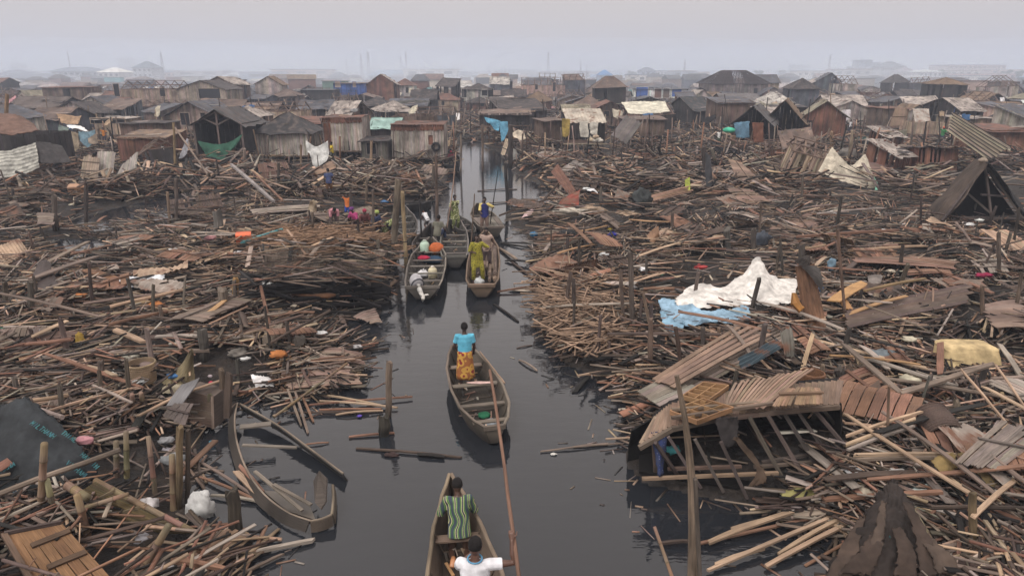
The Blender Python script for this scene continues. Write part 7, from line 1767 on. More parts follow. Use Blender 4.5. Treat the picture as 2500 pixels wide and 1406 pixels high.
bag('rag', 'cream rag caught on the apex of the black fallen gable roof', 'rag', V(2400, 392, 31.2), (.2, .12, .12), (.36, .29, .23), tie=False)
# charred platform and thatch slab, left middle
root = empty('thatch_slab', Z(790, 640, .5), 'beige thatch slab with frayed ends sagging over the charred boards', 'thatch slab')
mb = MB(); roof_sheet(mb, Z(622, 668, .55), Z(905, 690, .55), Z(945, 618, .95), Z(660, 600, .85), (.135, .105, .082), nu=34, nv=16, amp=.13, thick=.14); wpart(mb, 'slab', 'thatch', root)
mb = MB()
for i in range(170):
 u = random.random(); p = Z(622, 668, .52).lerp(Z(905, 690, .52), u); mb.stick(p, p + Vector((random.uniform(-.08, .08), -.12, -random.uniform(.1, .34))), .02, .012, jc((.27, .22, .17), .3))
o = wpart(mb, 'frayed_edge', 'wood', root); o['kind'] = 'stuff'
root = empty('log_bundle', Z(915, 670, .2), 'bundle of upright split trunks ending the thatch slab at the water', 'bundle')
for i in range(11):
 mb = MB(); b0 = Z(886 + i * 6.5, 684 - i * 2, .0); b0.z = .0; tt = b0 + Vector((random.uniform(-.06, .06), .1, random.uniform(.85, 1.1)))
 mb.tube([b0, b0.lerp(tt, .5), tt], [.085, .08, .07], jc((.165, .14, .12), .25), 8, jit=.3); wpart(mb, 'trunk', 'bark', root)
for (i, (x0_, y0_, z0_, x1_, y1_, z1_)) in enumerate(((560, 690, .45, 940, 725, .35), (590, 720, .35, 930, 700, .5), (600, 670, .6, 880, 720, .4), (640, 745, .25, 950, 740, .2), (680, 700, .5, 960, 668, .6), (700, 668, .65, 820, 752, .2), (560, 735, .3, 800, 700, .5), (830, 660, .7, 955, 735, .2), (640, 705, .5, 760, 745, .25), (580, 752, .22, 900, 765, .15), (720, 730, .4, 945, 715, .4), (770, 690, .55, 930, 750, .18))):
 plank('charred black beam in the burnt heap under the thatch slab', Z(x0_, y0_, z0_), Z(x1_, y1_, z1_), .13, .07, (.016, .014, .014), 'charred beams under the thatch slab', 'charred_beam', 'beam')
cloth('tar_sheet', 'black tarred sheet hanging below the thatch slab', 'sheet', ZR([[(590, 662, .55), (680, 672, .55), (780, 678, .55), (880, 690, .5), (950, 682, .5)], [(580, 690, .35), (680, 700, .3), (780, 704, .3), (880, 712, .3), (955, 704, .3)], [(575, 715, .15), (680, 725, .1), (780, 728, .1), (880, 730, .1), (955, 722, .1)]]), (.013, .012, .013), wr=.08, nu=40, nv=12)
mb = MB(); p = Z(785, 722, .40); mb.tube([p + Vector((-.9, .05, .02)), p + Vector((-.3, 0, 0)), p, p + Vector((.2, 0, 0)), p + Vector((.42, .02, .02))], [.05, .05, .12, .15, .06], (.17, .085, .045), 12, ry=[.04, .04, .07, .08, .04])
T(mb.build('paddle', 'wood', origin=p, smooth=True), 'broad reddish wooden paddle lying in the charred heap', 'paddle')
# firewood heap
n = 1500; X = rng.normal(0, 1, n); P = []; D = []
for i in range(n):
 u, v = random.random(), random.random(); p = Z(650 + u * 290, 556 + v * 44 + u * 14, .45 + .35 * math.sin(u * PI) * math.sin(v * PI) + random.random() * .1) if i % 12 == 0 or i == 0 else P[-1] + Vector((random.gauss(0, .25), random.gauss(0, .18), random.gauss(0, .03)))
 P.append(p); a = random.gauss(.35, .5); D.append((math.cos(a), math.sin(a), random.gauss(0, .15)))
PA = np.array([tuple(p) for p in P]); PA[:, 2] = np.maximum(PA[:, 2], .45)
cc = np.array([(.27, .17, .11)] * n) * (1 + (rng.random((n, 1)) - .5) * .9)
T(bulk_sticks('firewood', PA, np.array(D), rng.uniform(.3, 1.1, n), rng.uniform(.02, .045, n), rng.uniform(.02, .04, n), rng.random(n), cc, 'wood'), 'orange brown heap of thin firewood on the left bank beside the thatch slab', 'firewood', kind='stuff')
n = 150; PX = [tuple(Z(random.uniform(600, 960), random.uniform(585, 690), random.uniform(.75, 1.15))) for _ in range(n)]; a = rng.normal(.2, .8, n)
T(bulk_sticks('board_heap', np.array(PX), np.stack([np.cos(a), np.sin(a), rng.normal(0, .14, n)], -1), rng.uniform(.4, 2.2, n), rng.uniform(.03, .14, n), rng.uniform(.02, .03, n), rng.random(n) * .3, palcols(n, (4, 4, 1.5, 2, 4, 1)), 'wood'), 'charred and brown boards heaped on the thatch slab', 'boards', kind='stuff')
# bright stick heap at the right bank
n = 520; PX = []; D = []
for i in range(n):
 x = random.uniform(1315, 1520); y = random.uniform(660, 850);
 if (x - 1315) < (y - 660) * -.1: x += 30
 p = Z(x, y, random.uniform(.15, .55)); a = random.choice([random.gauss(1.0, .3), random.gauss(-.7, .35), random.gauss(0, .5)])
 if sdist(np.array([p.x]), np.array([p.y]))[0] < .1: continue
 PX.append(tuple(p)); D.append((math.cos(a), math.sin(a), random.gauss(0, .18)))
n = len(PX); cc = np.array([(.30, .205, .145)] * n) * (1 + (rng.random((n, 1)) - .5) * .7)
T(bulk_sticks('lath_heap', np.array(PX), np.array(D), rng.uniform(.8, 2.0, n), rng.uniform(.03, .055, n), rng.uniform(.02, .04, n), rng.random(n), cc, 'wood'), 'bright tan laths criss-crossed in a heap at the edge of the right bank', 'laths', kind='stuff')
# ---- posts, stumps and poles
root = empty('split_stump', Z(1985, 830, .2), 'huge split stump leaning in the right wreckage, torn orange wood at its side', 'stump')
mb = MB(); A = [Z(2000, 832, .25), V(1990, 780, 16.2), V(1972, 700, 16.6), V(1966, 648, 16.8)]; mb.tube(A, [.20, .24, .25, .24], (.155, .082, .048), 14, jit=.22, ry=[.16, .18, .19, .17]); wpart(mb, 'trunk', 'bark', root)
mb = MB(); mb.tube([V(1958, 650, 16.7), V(1966, 640, 16.7), V(1974, 628, 16.8)], [.20, .16, .06], (.05, .04, .035), 10, jit=.4); wpart(mb, 'broken_top', 'bark', root)
mb = MB(); mb.grid(netgrid([[V(1958, 652, 16.5), V(1980, 648, 16.4), V(2000, 655, 16.4)], [V(1975, 668, 16.4), V(1992, 672, 16.3), V(2008, 690, 16.3)], [V(1990, 690, 16.3), V(2000, 704, 16.3), V(2006, 715, 16.3)]], 12, 10), .02, (.10, .09, .085)); wpart(mb, 'bark_flap', 'bark', root)
mb = MB(); mb.tube([V(1938, 715, 16.1), V(1940, 740, 16.0), V(1955, 755, 15.9), V(1962, 748, 15.9)], [.05, .12, .11, .04], (.42, .20, .06), 8, jit=.4); wpart(mb, 'torn_wood', 'bark', root)
PO = [  # px, foot, top, width, tilt, colour, label
 (948, 1018, 885, 16, 3, (.20, .15, .115), 'slim post standing in the open water, thicker below the waterline'),
 (938, 1062, 1020, 28, 0, (.085, .075, .06), 'weedy thick stub at the foot of the slim water post'),
 (575, 1300, 1200, 34, -8, (.075, .062, .048), 'thick mossy stump in the water below the white sack'),
 (437, 1240, 1042, 16, 2, (.20, .145, .085), 'tall bamboo coloured post under the broken crate'),
 (456, 1235, 1050, 12, 4, (.09, .07, .055), 'thin dark post beside the tall bamboo coloured post'),
 (545, 900, 782, 0, 0, OLDW, ''), (548, 782, 708, 24, -6, (.155, .125, .10), 'grey split stump rising from the wet boards, left bank'),
 (572, 745, 680, 16, 4, (.33, .20, .09), 'orange topped stump behind the grey split stump'),
 (318, 765, 728, 26, 0, (.13, .10, .08), 'square cut stump at the left of the wet boards'),
 (500, 880, 812, 26, -6, (.13, .115, .10), 'tapered grey stump above the sheets of mud'),
 (700, 868, 834, 34, 34, (.10, .085, .072), 'thick leaning stump end at the left water edge'),
 (512, 1030, 962, 12, 0, (.14, .125, .08), 'mossy post right against the broken crate'), (545, 1010, 905, 14, -4, (.15, .11, .08), 'brown stake behind the broken crate'),
 (248, 968, 882, 16, -2, (.13, .10, .085), 'stake standing above the printed tarp corner'), (75, 790, 690, 15, 0, (.10, .085, .07), 'upright stake in the far left wreckage'), (12, 780, 690, 14, 0, (.11, .09, .07), 'upright stake at the left edge of the photo'),
 (135, 560, 480, 14, -3, (.12, .095, .08), 'rough post beside the small brown hatch'), (210, 560, 455, 10, 0, (.08, .065, .06), 'thin post by the left pool'), (415, 545, 470, 7, -6, (.24, .17, .12), 'pale pole in the left pool'), (430, 545, 438, 9, 0, (.13, .10, .085), 'brown pole in the left pool'),
 (538, 590, 520, 24, -8, (.12, .11, .10), 'slab like grey post beside the pink tipped sticks'), (763, 590, 520, 7, 0, (.13, .10, .08), 'short post holding the orange paper sign'),
 (959, 640, 440, 16, 14, (.155, .125, .095), 'thick grey leaning mooring post on the left bank'), (992, 665, 470, 10, -10, (.36, .27, .16), 'long pale bamboo coloured mooring pole'), (1030, 592, 490, 5, -6, (.03, .027, .027), 'black thin pole among the moored canoes'), (912, 590, 465, 7, -2, (.11, .085, .07), 'brown stake rising behind the squatting group'),
 (1068, 560, 380, 8, -4, (.12, .085, .07), 'tall brown stake left of the poler in the green tunic'), (965, 560, 470, 6, -2, (.14, .11, .09), 'pale stake among the mooring posts'), (854, 560, 465, 6, 2, (.10, .08, .07), 'stake behind the small person in orange'),
 (1240, 506, 400, 9, -6, (.05, .045, .045), 'dark post at the mouth of the right pond'), (1178, 420, 305, 6, 0, (.16, .12, .10), 'slim pole in the channel beside the blue cloths'), (1125, 430, 330, 5, 0, (.2, .16, .13), 'slim bare pole at the channel mouth'),
 (1246, 412, 306, 12, 0, (.06, .048, .045), 'broad dark post stack under the blue cloths'), (1545, 820, 620, 13, -6, (.12, .095, .08), 'tall stake at the right of the bright lath heap'), (1524, 800, 660, 10, -10, (.15, .11, .09), 'second stake leaning beside the tall stake'),
 (1600, 860, 712, 8, -30, (.22, .16, .12), 'long slim pole leaning over the pale blue cloth'), (1588, 915, 780, 13, 0, (.13, .09, .07), 'brown stake rising beneath the blue cloth'), (1672, 955, 800, 11, -22, (.10, .065, .05), 'dark rusty stake leaning above the upper tray'),
 (1716, 870, 800, 12, 0, (.10, .08, .07), 'short stake in front of the pale blue cloth'), (1760, 855, 800, 10, -6, (.17, .12, .09), 'short stake right of the pale blue cloth'), (2066, 800, 560, 8, -22, (.16, .105, .08), 'long thin pole standing right of the splintered orange board'),
 (2140, 990, 862, 8, -2, (.2, .15, .12), ''), (2166, 1105, 942, 7, 4, (.27, .18, .13), 'thin upright lath right of the collapsed roof'), (2010, 965, 892, 12, -2, (.20, .15, .11), 'pale stake right of the small brown basket'), (2072, 955, 892, 16, 2, (.15, .11, .085), 'reddish stake among the stumps'),
 (2052, 958, 900, 24, -4, (.12, .10, .088), 'broad grey stump among the stumps'), (1988, 900, 888, 24, 0, (.11, .095, .085), 'grey stump behind the small brown basket'), (2400, 795, 700, 10, -3, (.17, .12, .09), 'stake at the edge of the torn board panel'),
 (2440, 690, 570, 10, -2, (.13, .10, .08), 'stake right of the dark board stack'), (2330, 1040, 980, 18, 4, (.20, .16, .12), 'forked pale stump beside the tipped basket'), (2322, 1105, 1045, 22, 0, (.10, .10, .06), 'mossy stump below the forked pale stump'),
 (2375, 1375, 1205, 18, 0, (.15, .11, .065), 'upright brown post between two black plastic sheets'), (2440, 1060, 960, 20, 0, (.33, .21, .10), ''),
 (1712, 1500, 1170, 11, -14, (.11, .09, .075), 'second thinner pole tied against the thick tall pole'),
 (1600, 1160, 1040, 12, -4, (.14, .10, .08), 'stake at the water end of the collapsed roof'), (1958, 690, 600, 16, 0, (.10, .085, .075), 'dark stump behind the white tarp'), (1840, 640, 560, 14, 0, (.09, .075, .065), 'dark stake under the slate blue cloth'), (1775, 620, 560, 18, 0, (.10, .09, .08), 'broad grey stake left of the slate blue cloth'),
 (1640, 580, 520, 8, 2, (.16, .12, .10), 'slim pale stake right of the torn tan board'), (1560, 590, 545, 8, 4, (.2, .15, .12), 'slim stake left of the torn tan board'), (1725, 450, 360, 14, -6, (.07, .055, .05), 'charred post wrapped in dark rags'), (2030, 372, 322, 8, 0, (.32, .21, .13), 'light bamboo pole behind the left peak of the beige tarpaulin'), (2072, 395, 320, 8, 10, (.28, .22, .16), 'slanting pole holding up the beige tarpaulin'),
 (905, 405, 345, 7, 2, (.30, .21, .14), 'orange bamboo stake below the grey plank hut'), (680, 480, 400, 8, 0, (.08, .065, .055), 'dark stake before the slumped roof shed'), (735, 420, 355, 6, 0, (.27, .19, .13), 'orange stake left of the white sheet'), (597, 425, 365, 8, 0, (.17, .13, .11), 'grey stake right of the green net'),
 (8, 395, 232, 8, 10, (.30, .19, .11), 'long bamboo pole at the left edge over the curved roof'), (428, 420, 300, 6, -4, (.25, .18, .10), 'thin pole wound with blue cord by the white rag'), (1055, 470, 405, 7, 4, (.14, .11, .09), 'bent stake in the debris left of the channel'), (895, 505, 440, 7, 0, (.16, .12, .09), 'stake behind the left bank group'),
 (2500, 480, 330, 6, -30, (.2, .15, .1), ''), (2385, 410, 330, 7, 14, (.11, .08, .07), 'leaning pole in front of the large fallen wall'), (2350, 372, 300, 6, 60, (.14, .11, .09), ''), (2404, 408, 340, 7, -14, (.12, .09, .075), 'crossed pole in front of the large fallen wall')]
for (px, yb, yt, wd, tl, col, lab) in PO:
 if wd and lab: post(lab, px, yb, yt, wd, col, tl, z0=.0)
mb = MB(); A = [V(*p) for p in ((1684, 1520, 7.9), (1690, 1400, 7.9), (1693, 1290, 7.9), (1690, 1180, 7.95), (1682, 1100, 8.0), (1672, 1020, 8.05), (1652, 916, 8.1))]
mb.tube(A, [.072, .070, .064, .056, .047, .040, .030], (.20, .15, .11), 10, jit=.16)
T(mb.build('wooden_post', 'bark', origin=A[0]), 'tall crooked pole rising from the lower right water, thick below, thin at its tip', 'post')
for (lab, x0_, y0_, z0_, x1_, y1_, z1_, r_) in (
 ('thick old bamboo upright in front of the printed tarp', 98, 1290, .05, 108, 1080, 1.75, .058), ('shorter bamboo upright lashed against the thick old bamboo', 140, 1290, .05, 114, 1168, 1.05, .052),
 ('bamboo stake left of a taller one in the mud flat', 285, 1190, .0, 284, 1074, .95, .052), ('tallest bamboo stake of the mud flat', 310, 1190, .0, 308, 1050, 1.1, .05), ('bamboo stake with a bent top right of the tallest stake', 380, 1215, .0, 362, 1062, 1.15, .045),
 ('bamboo stake standing just left of the tall post', 424, 1250, .0, 420, 1106, 1.05, .055), ('leaning bamboo stake under the bamboo lattice', 218, 1325, .0, 188, 1205, .95, .06), ('stout bamboo leaning into the bottom edge', 330, 1420, .1, 414, 1278, .95, .06),
 ('bamboo lying as the upper rail of the lattice', 232, 1172, .75, 490, 1306, .15, .05), ('bamboo pole lying across the lattice', 205, 1240, .55, 315, 1205, .75, .04), ('cut bamboo end protruding left of the lattice', 165, 1185, .75, 215, 1215, .72, .07),
 ('slim bamboo stake by the broken crate', 352, 1010, .2, 344, 958, .9, .05), ('slim bamboo stake beside its twin above the mud flat', 325, 1012, .2, 322, 962, .9, .05), ('light bamboo stub right of the tipped basket', 2450, 1010, .5, 2446, 958, 1.1, .04),
 ('dark bamboo upright under the black plastic at the right', 2366, 1375, .1, 2366, 1290, .85, .07), ('long slanting bamboo over the brown hides', 2330, 1420, .2, 2225, 1240, 1.2, .05), ('thin stake poking up at the lower right waters', 1645, 1420, .0, 1597, 1282, .55, .028),
 ('long bamboo rising over the pinkish raft', 668, 1018, .1, 850, 885, .6, .03), ('long bamboo lying over sticks on the left bank', 595, 890, .2, 870, 880, .3, .03)):
 bamboo(lab, G(x0_, y0_, z0_), G(x1_, y1_, z1_), r_, jc(BAM if 'dark' not in lab else (.14, .10, .05), .2))
# bamboo lattice raft
root = empty('bamboo_lattice', G(330, 1250, .3), 'mossy bamboo lattice raft sloping into the mud flat at the lower left', 'lattice')
for i in range(13):
 u = i / 12; a = G(165 + 75 * u, 1205 - 22 * u + 10, .62).lerp(G(240, 1178, .72), 0); a = G(168, 1222, .50).lerp(G(232, 1178, .74), u); b = G(400, 1300, .08).lerp(G(488, 1300, .14), u)
 mb = MB(); mb.tube([a, a.lerp(b, .5) + Vector((0, 0, random.uniform(-.03, .03))), b], [.03, .03, .026], jc((.13, .095, .05), .3), 7); wpart(mb, 'cane', 'wood', root)
for v in (.2, .5, .8):
 mb = MB(); mb.stick(G(168, 1222, .50).lerp(G(400, 1300, .08), v) + Vector((0, 0, .05)), G(232, 1178, .74).lerp(G(488, 1300, .14), v) + Vector((0, 0, .05)), .05, .04, (.17, .13, .08)); wpart(mb, 'crosspiece', 'wood', root)
# ---- single planks and sticks one can point at
PL = [
 ('turquoise painted beam lying beside the orange box', 592, 592, .6, 690, 560, .7, .14, .08, (.08, .25, .26)), ('second turquoise board just under the painted beam', 640, 590, .5, 675, 574, .55, .10, .05, (.06, .19, .20)),
 ('long thin dark stick floating before the nearest canoes', 870, 1094, .02, 1125, 1116, .02, .05, .03, 'dark brown'), ('dark flat slat riding on the long floating stick', 1020, 1108, .05, 1085, 1114, .05, .09, .02, 'black sodden'),
 ('reddish stick floating past the weedy stub', 852, 1066, .03, 962, 1056, .03, .05, .03, 'reddish brown'), ('thin stick floating beyond the reddish one, left', 730, 1088, .02, 802, 1080, .02, .03, .02, 'reddish brown'),
 ('grey stick floating on the right side of open water', 1320, 1102, .02, 1516, 1082, .02, .035, .02, 'grey weathered'), ('short grey stick lying next to the right floating stick', 1400, 1090, .02, 1485, 1082, .02, .03, .02, 'grey weathered'),
 ('short drifting stick right of the sky blue shirt', 1267, 878, .03, 1311, 904, .03, .045, .03, 'grey weathered'), ('faint sunken stick below the drifting canoes', 1262, 850, .01, 1298, 843, .01, .04, .02, 'dark brown'),
 ('long pale stick projecting over the water from the right bank', 1410, 917, .15, 1640, 888, .4, .05, .035, 'pale tan'), ('dark sodden stick end pointing into the water', 1403, 958, .02, 1438, 918, .1, .10, .03, 'black sodden'),
 ('long reddish stick along the water from the left sticks', 755, 988, .1, 1007, 968, .06, .05, .03, 'reddish brown'), ('stick parallel below the long reddish one', 780, 978, .1, 970, 995, .05, .045, .03, 'pale tan'), ('third stick lying on the water beside the slim post', 760, 960, .12, 940, 992, .05, .05, .03, 'pale tan'),
 ('light stick running to the slim water post', 780, 1000, .06, 930, 998, .05, .04, .03, 'reddish brown'), ('dark stick lying low under the light ones', 700, 1008, .05, 900, 1006, .04, .04, .03, 'dark brown'), ('bent stick trailing left of the slim post', 820, 1012, .05, 935, 1002, .05, .04, .025, 'pale tan'),
 ('stick hanging from the pinkish raft into the water', 702, 950, .2, 736, 1040, .02, .05, .035, 'grey weathered'), ('second stick hanging from the pinkish raft', 720, 955, .2, 752, 1058, .02, .05, .035, 'grey weathered'), ('third stick hanging from the pinkish raft', 738, 968, .15, 765, 1030, .02, .05, .035, 'reddish brown'),
 ('floating pair stick left of the wrecked canoe', 490, 1128, .05, 636, 1222, .05, .05, .03, 'grey weathered'), ('reddish floating stick left of the wrecked canoe', 488, 1164, .05, 636, 1226, .05, .05, .03, 'reddish brown'), ('pale floating stick left of the wrecked canoe', 515, 1208, .05, 636, 1224, .05, .05, .03, 'light grey'),
 ('flat board slanting out of the wrecked canoe side', 576, 1150, .15, 638, 1212, .1, .12, .03, 'pale tan'), ('second flat board beside the wrecked canoe side', 584, 1136, .2, 640, 1200, .12, .07, .03, 'reddish brown'),
 ('long light pole lying on the water under the wrecked canoe', 590, 1356, .05, 766, 1318, .05, .07, .05, 'light grey'), ('reddish sticks end below the long light pole', 560, 1375, .05, 660, 1340, .05, .05, .03, 'reddish brown'), ('grey slim stick at the bottom edge of the water', 580, 1406, .04, 690, 1352, .04, .05, .03, 'grey weathered'),
 ('brown cross timber over the lath raft', 418, 1366, .3, 548, 1388, .28, .08, .06, 'reddish brown'), ('white flat board floating by the bamboo stakes', 368, 1096, .1, 415, 1097, .1, .11, .02, (.62, .61, .66)),
 ('thick board laid from the hatch to the left pool', 80, 660, .6, 215, 590, .7, .20, .05, 'grey weathered'), ('long broad board lying slantwise at the far left', 80, 680, .7, 240, 625, .8, .26, .05, 'grey weathered'), ('orange faced wide board left of the white blue cloth', 205, 660, .6, 290, 685, .5, .30, .05, (.24, .125, .07)),
 ('long thin log on the wet boards running to the water', 370, 752, .3, 850, 798, .1, .08, .06, 'pale tan'), ('second long thin log parallel on the wet boards', 340, 776, .25, 830, 810, .08, .08, .06, 'grey weathered'), ('third long log below the grey split stump', 390, 790, .25, 700, 800, .15, .08, .06, 'light grey'),
 ('long dark sunken canoe side lying by the fan of matting', 300, 828, .3, 640, 812, .25, .24, .05, 'dark brown'), ('pale shiny board behind the tapered stump', 380, 822, .35, 620, 822, .3, .16, .04, 'light grey'), ('splintered tan timber at the left of the pale shiny board', 280, 805, .4, 350, 835, .35, .15, .06, 'pale tan'),
 ('broad grey beam on the mud above the basket', 180, 868, .3, 510, 855, .3, .12, .07, 'grey weathered'), ('brown baulk running to the wicker basket', 130, 985, .3, 300, 935, .3, .12, .10, 'dark brown'), ('thin pole lying from the baulk to the basket foot', 110, 1005, .4, 340, 945, .4, .05, .04, 'pale tan'),
 ('grey metal sheet like board propped over the broken crate', 425, 990, .7, 470, 930, 1.0, .34, .02, (.16, .155, .155)), ('tall dark stakes end behind the broken crate', 555, 1020, .2, 560, 910, 1.1, .14, .08, 'dark brown'),
 ('splintered orange board right of the big stump', 2035, 735, .7, 2110, 690, .8, .34, .03, (.42, .25, .11)), ('point of the splintered orange board', 2045, 720, .7, 2072, 755, .5, .22, .03, (.40, .23, .10)), ('pale forked splinter hanging by the small basket', 1975, 905, 1.0, 1958, 895, 1.1, .06, .03, 'pale tan'),
 ('long curved pale splinter over the slatted panel', 1958, 905, .9, 1985, 815, 1.5, .09, .03, (.40, .28, .19)), ('mustard edged board running up right from the splintered board', 2110, 710, .7, 2260, 680, .7, .12, .04, (.24, .16, .08)),
 ('pale straight board in the upper right wreckage', 1995, 522, .7, 2160, 508, .7, .16, .04, 'light grey'), ('honey coloured plank right of the pale blue knot', 2070, 612, .6, 2260, 600, .65, .22, .04, (.30, .20, .13)), ('long reddish beam across the right middle', 1945, 578, .7, 2190, 562, .8, .14, .08, 'reddish brown'),
 ('light flat stick end pointing up left of the black ruin', 2196, 470, .6, 2220, 425, 1.6, .14, .06, (.36, .26, .18)), ('long white batten on the right shore under the thatch', 1925, 388, .9, 1985, 406, .8, .16, .05, (.42, .37, .34)),
 ('long pale scaffold pole sloping down in the left middle distance', 565, 402, 1.8, 668, 492, .5, .16, .12, (.30, .27, .25)), ('long slanting rail from the pole with blue cord', 427, 312, 3.2, 520, 445, .5, .10, .08, 'grey weathered'),
 ('dark slanting rail crossing the pale scaffold pole', 618, 420, 1.2, 690, 490, .5, .10, .07, 'reddish brown'), ('beam poking from the right bank over the pond', 1220, 526, .2, 1340, 486, .6, .12, .08, 'dark brown'), ('charred pole rising from the pond bank', 1300, 520, .3, 1362, 450, 1.6, .10, .08, 'dark brown'),
 ('black floating boards at the right bank, upper', 1222, 592, .03, 1345, 600, .05, .12, .04, 'black sodden'), ('black floating boards at the right bank, lower', 1222, 594, .03, 1312, 610, .03, .10, .04, 'black sodden'),
 ('brown pole pointing from the channel to the right bank', 1218, 606, .05, 1262, 634, .1, .12, .07, 'grey weathered'), ('dark forked boards floating below the brown pole', 1236, 636, .05, 1300, 640, .15, .14, .05, 'black sodden'), ('long curved stick floating under the forked boards', 1250, 640, .04, 1300, 678, .04, .09, .05, 'dark brown'),
 ('dark stick reaching across the black basin', 1205, 742, .02, 1265, 785, .02, .06, .04, 'black sodden'), ('cream flat board on the water at the right bank', 1250, 706, .04, 1298, 710, .05, .30, .02, (.44, .37, .30)), ('long thin reddish pole on the cream board', 1215, 712, .06, 1330, 695, .15, .06, .05, 'reddish brown'),
 ('long board seam floating in the upper channel', 1166, 466, .03, 1262, 462, .03, .14, .04, 'dark brown'), ('second long board floating in the upper channel', 1180, 498, .03, 1240, 494, .03, .14, .04, 'dark brown'),
 ('long pale stick over the lower right water', 1785, 1290, .08, 1905, 1258, .12, .05, .03, 'pale tan'), ('long reddish stick over the lower right water', 1700, 1328, .06, 2060, 1250, .15, .05, .03, 'reddish brown'), ('broad tan stick bundle edge over the lower right water', 1730, 1324, .08, 1930, 1250, .16, .09, .04, 'pale tan'),
 ('pale stick reaching down to the bottom water, long one', 1728, 1392, .06, 2085, 1240, .25, .06, .04, 'pale tan'), ('pale stick beside the long bottom one', 1745, 1378, .08, 1862, 1338, .1, .07, .04, 'pale tan'), ('thick tan lath pair pointing left at the bottom', 1870, 1382, .06, 2075, 1275, .2, .07, .04, 'pale tan'),
 ('tan lath above the thick pair', 1900, 1352, .1, 2060, 1262, .25, .06, .04, 'pale tan'), ('long brown rail across the lower right sticks', 2010, 1218, .35, 2300, 1200, .45, .09, .05, 'reddish brown'), ('thin dark rail leading to the tall poles', 1615, 1326, .05, 1700, 1322, .08, .05, .04, 'dark brown'),
 ('straight bright lath right of the collapsed roof, lowest', 2070, 1098, .6, 2230, 1040, .6, .05, .04, 'light grey'), ('straight bright lath right of the collapsed roof, middle', 2065, 1085, .65, 2235, 1022, .65, .06, .04, 'pale tan'), ('straight bright lath right of the collapsed roof, upper', 2065, 1065, .65, 2250, 1005, .7, .05, .04, 'pale tan'),
 ('long level rail under the tipped basket', 2085, 1110, .55, 2330, 1108, .55, .06, .05, 'pale tan'), ('second level rail under the tipped basket', 2085, 1122, .5, 2300, 1116, .5, .05, .05, 'grey weathered'), ('slanting plank from the stumps to the tipped basket', 2060, 840, .9, 2200, 960, .6, .14, .04, 'grey weathered'),
 ('long bright cane slanting over the right wreckage', 2345, 900, .9, 2455, 1030, .6, .04, .03, 'pale tan'), ('second bright cane slanting near the right edge', 2430, 890, .9, 2500, 990, .6, .04, .03, 'pale tan'),
 ('long beam along the lower right sloping to the hides', 2200, 960, .7, 2420, 890, .8, .12, .05, 'grey weathered'), ('square dark board standing among the right sticks', 2100, 985, .7, 2150, 945, 1.0, .32, .03, 'dark brown'),
]
for (lab, x0_, y0_, z0_, x1_, y1_, z1_, w_, t_, tone) in PL:
 f = (lambda x, y, z: G(x, y, z)) if z0_ < .2 or z1_ > .95 else (lambda x, y, z: Z(x, y, z))
 plank(lab, f(x0_, y0_, z0_), f(x1_, y1_, z1_), w_, t_, tone, curve=random.uniform(0, .04))
for (lab, px, py, sz, rz_, col, dz) in (('small orange plastic crate tipped on the left wreckage', 595, 580, (.55, .4, .32), .3, (.48, .10, .04), .55), ('brown cardboard box on the debris left of the pool', 190, 462, (.85, .6, .45), .3, (.30, .17, .10), .4),
                             ('small white carton at the bottom left between laths', 413, 1392, (.13, .10, .07), .3, (.72, .71, .73), .2)):
 root = empty('box', Z(px, py, dz), lab, 'box'); mb = MB(); m3 = Matrix.Rotation(rz_, 3, 'Z') @ Matrix.Rotation(.25, 3, 'X')
 mb.box((0, 0, 0), sz, col, M3=m3); mb.build('carton', 'plastic', root)
 mb = MB(); mb.box(m3 @ Vector((0, -.04, sz[2] / 2 + .012)), (sz[0] * 1.02, sz[1] * .55, .012), [min(1, q * 1.3) for q in col], M3=m3 @ Matrix.Rotation(.06, 3, 'X')); mb.build('flap', 'plastic', root)
bag('basin', 'upturned mint green basin under the grey gabled porch', 'basin', V(1780, 318, 50), (.45, .35, .2), (.08, .50, .33), tie=False, jit=.05)
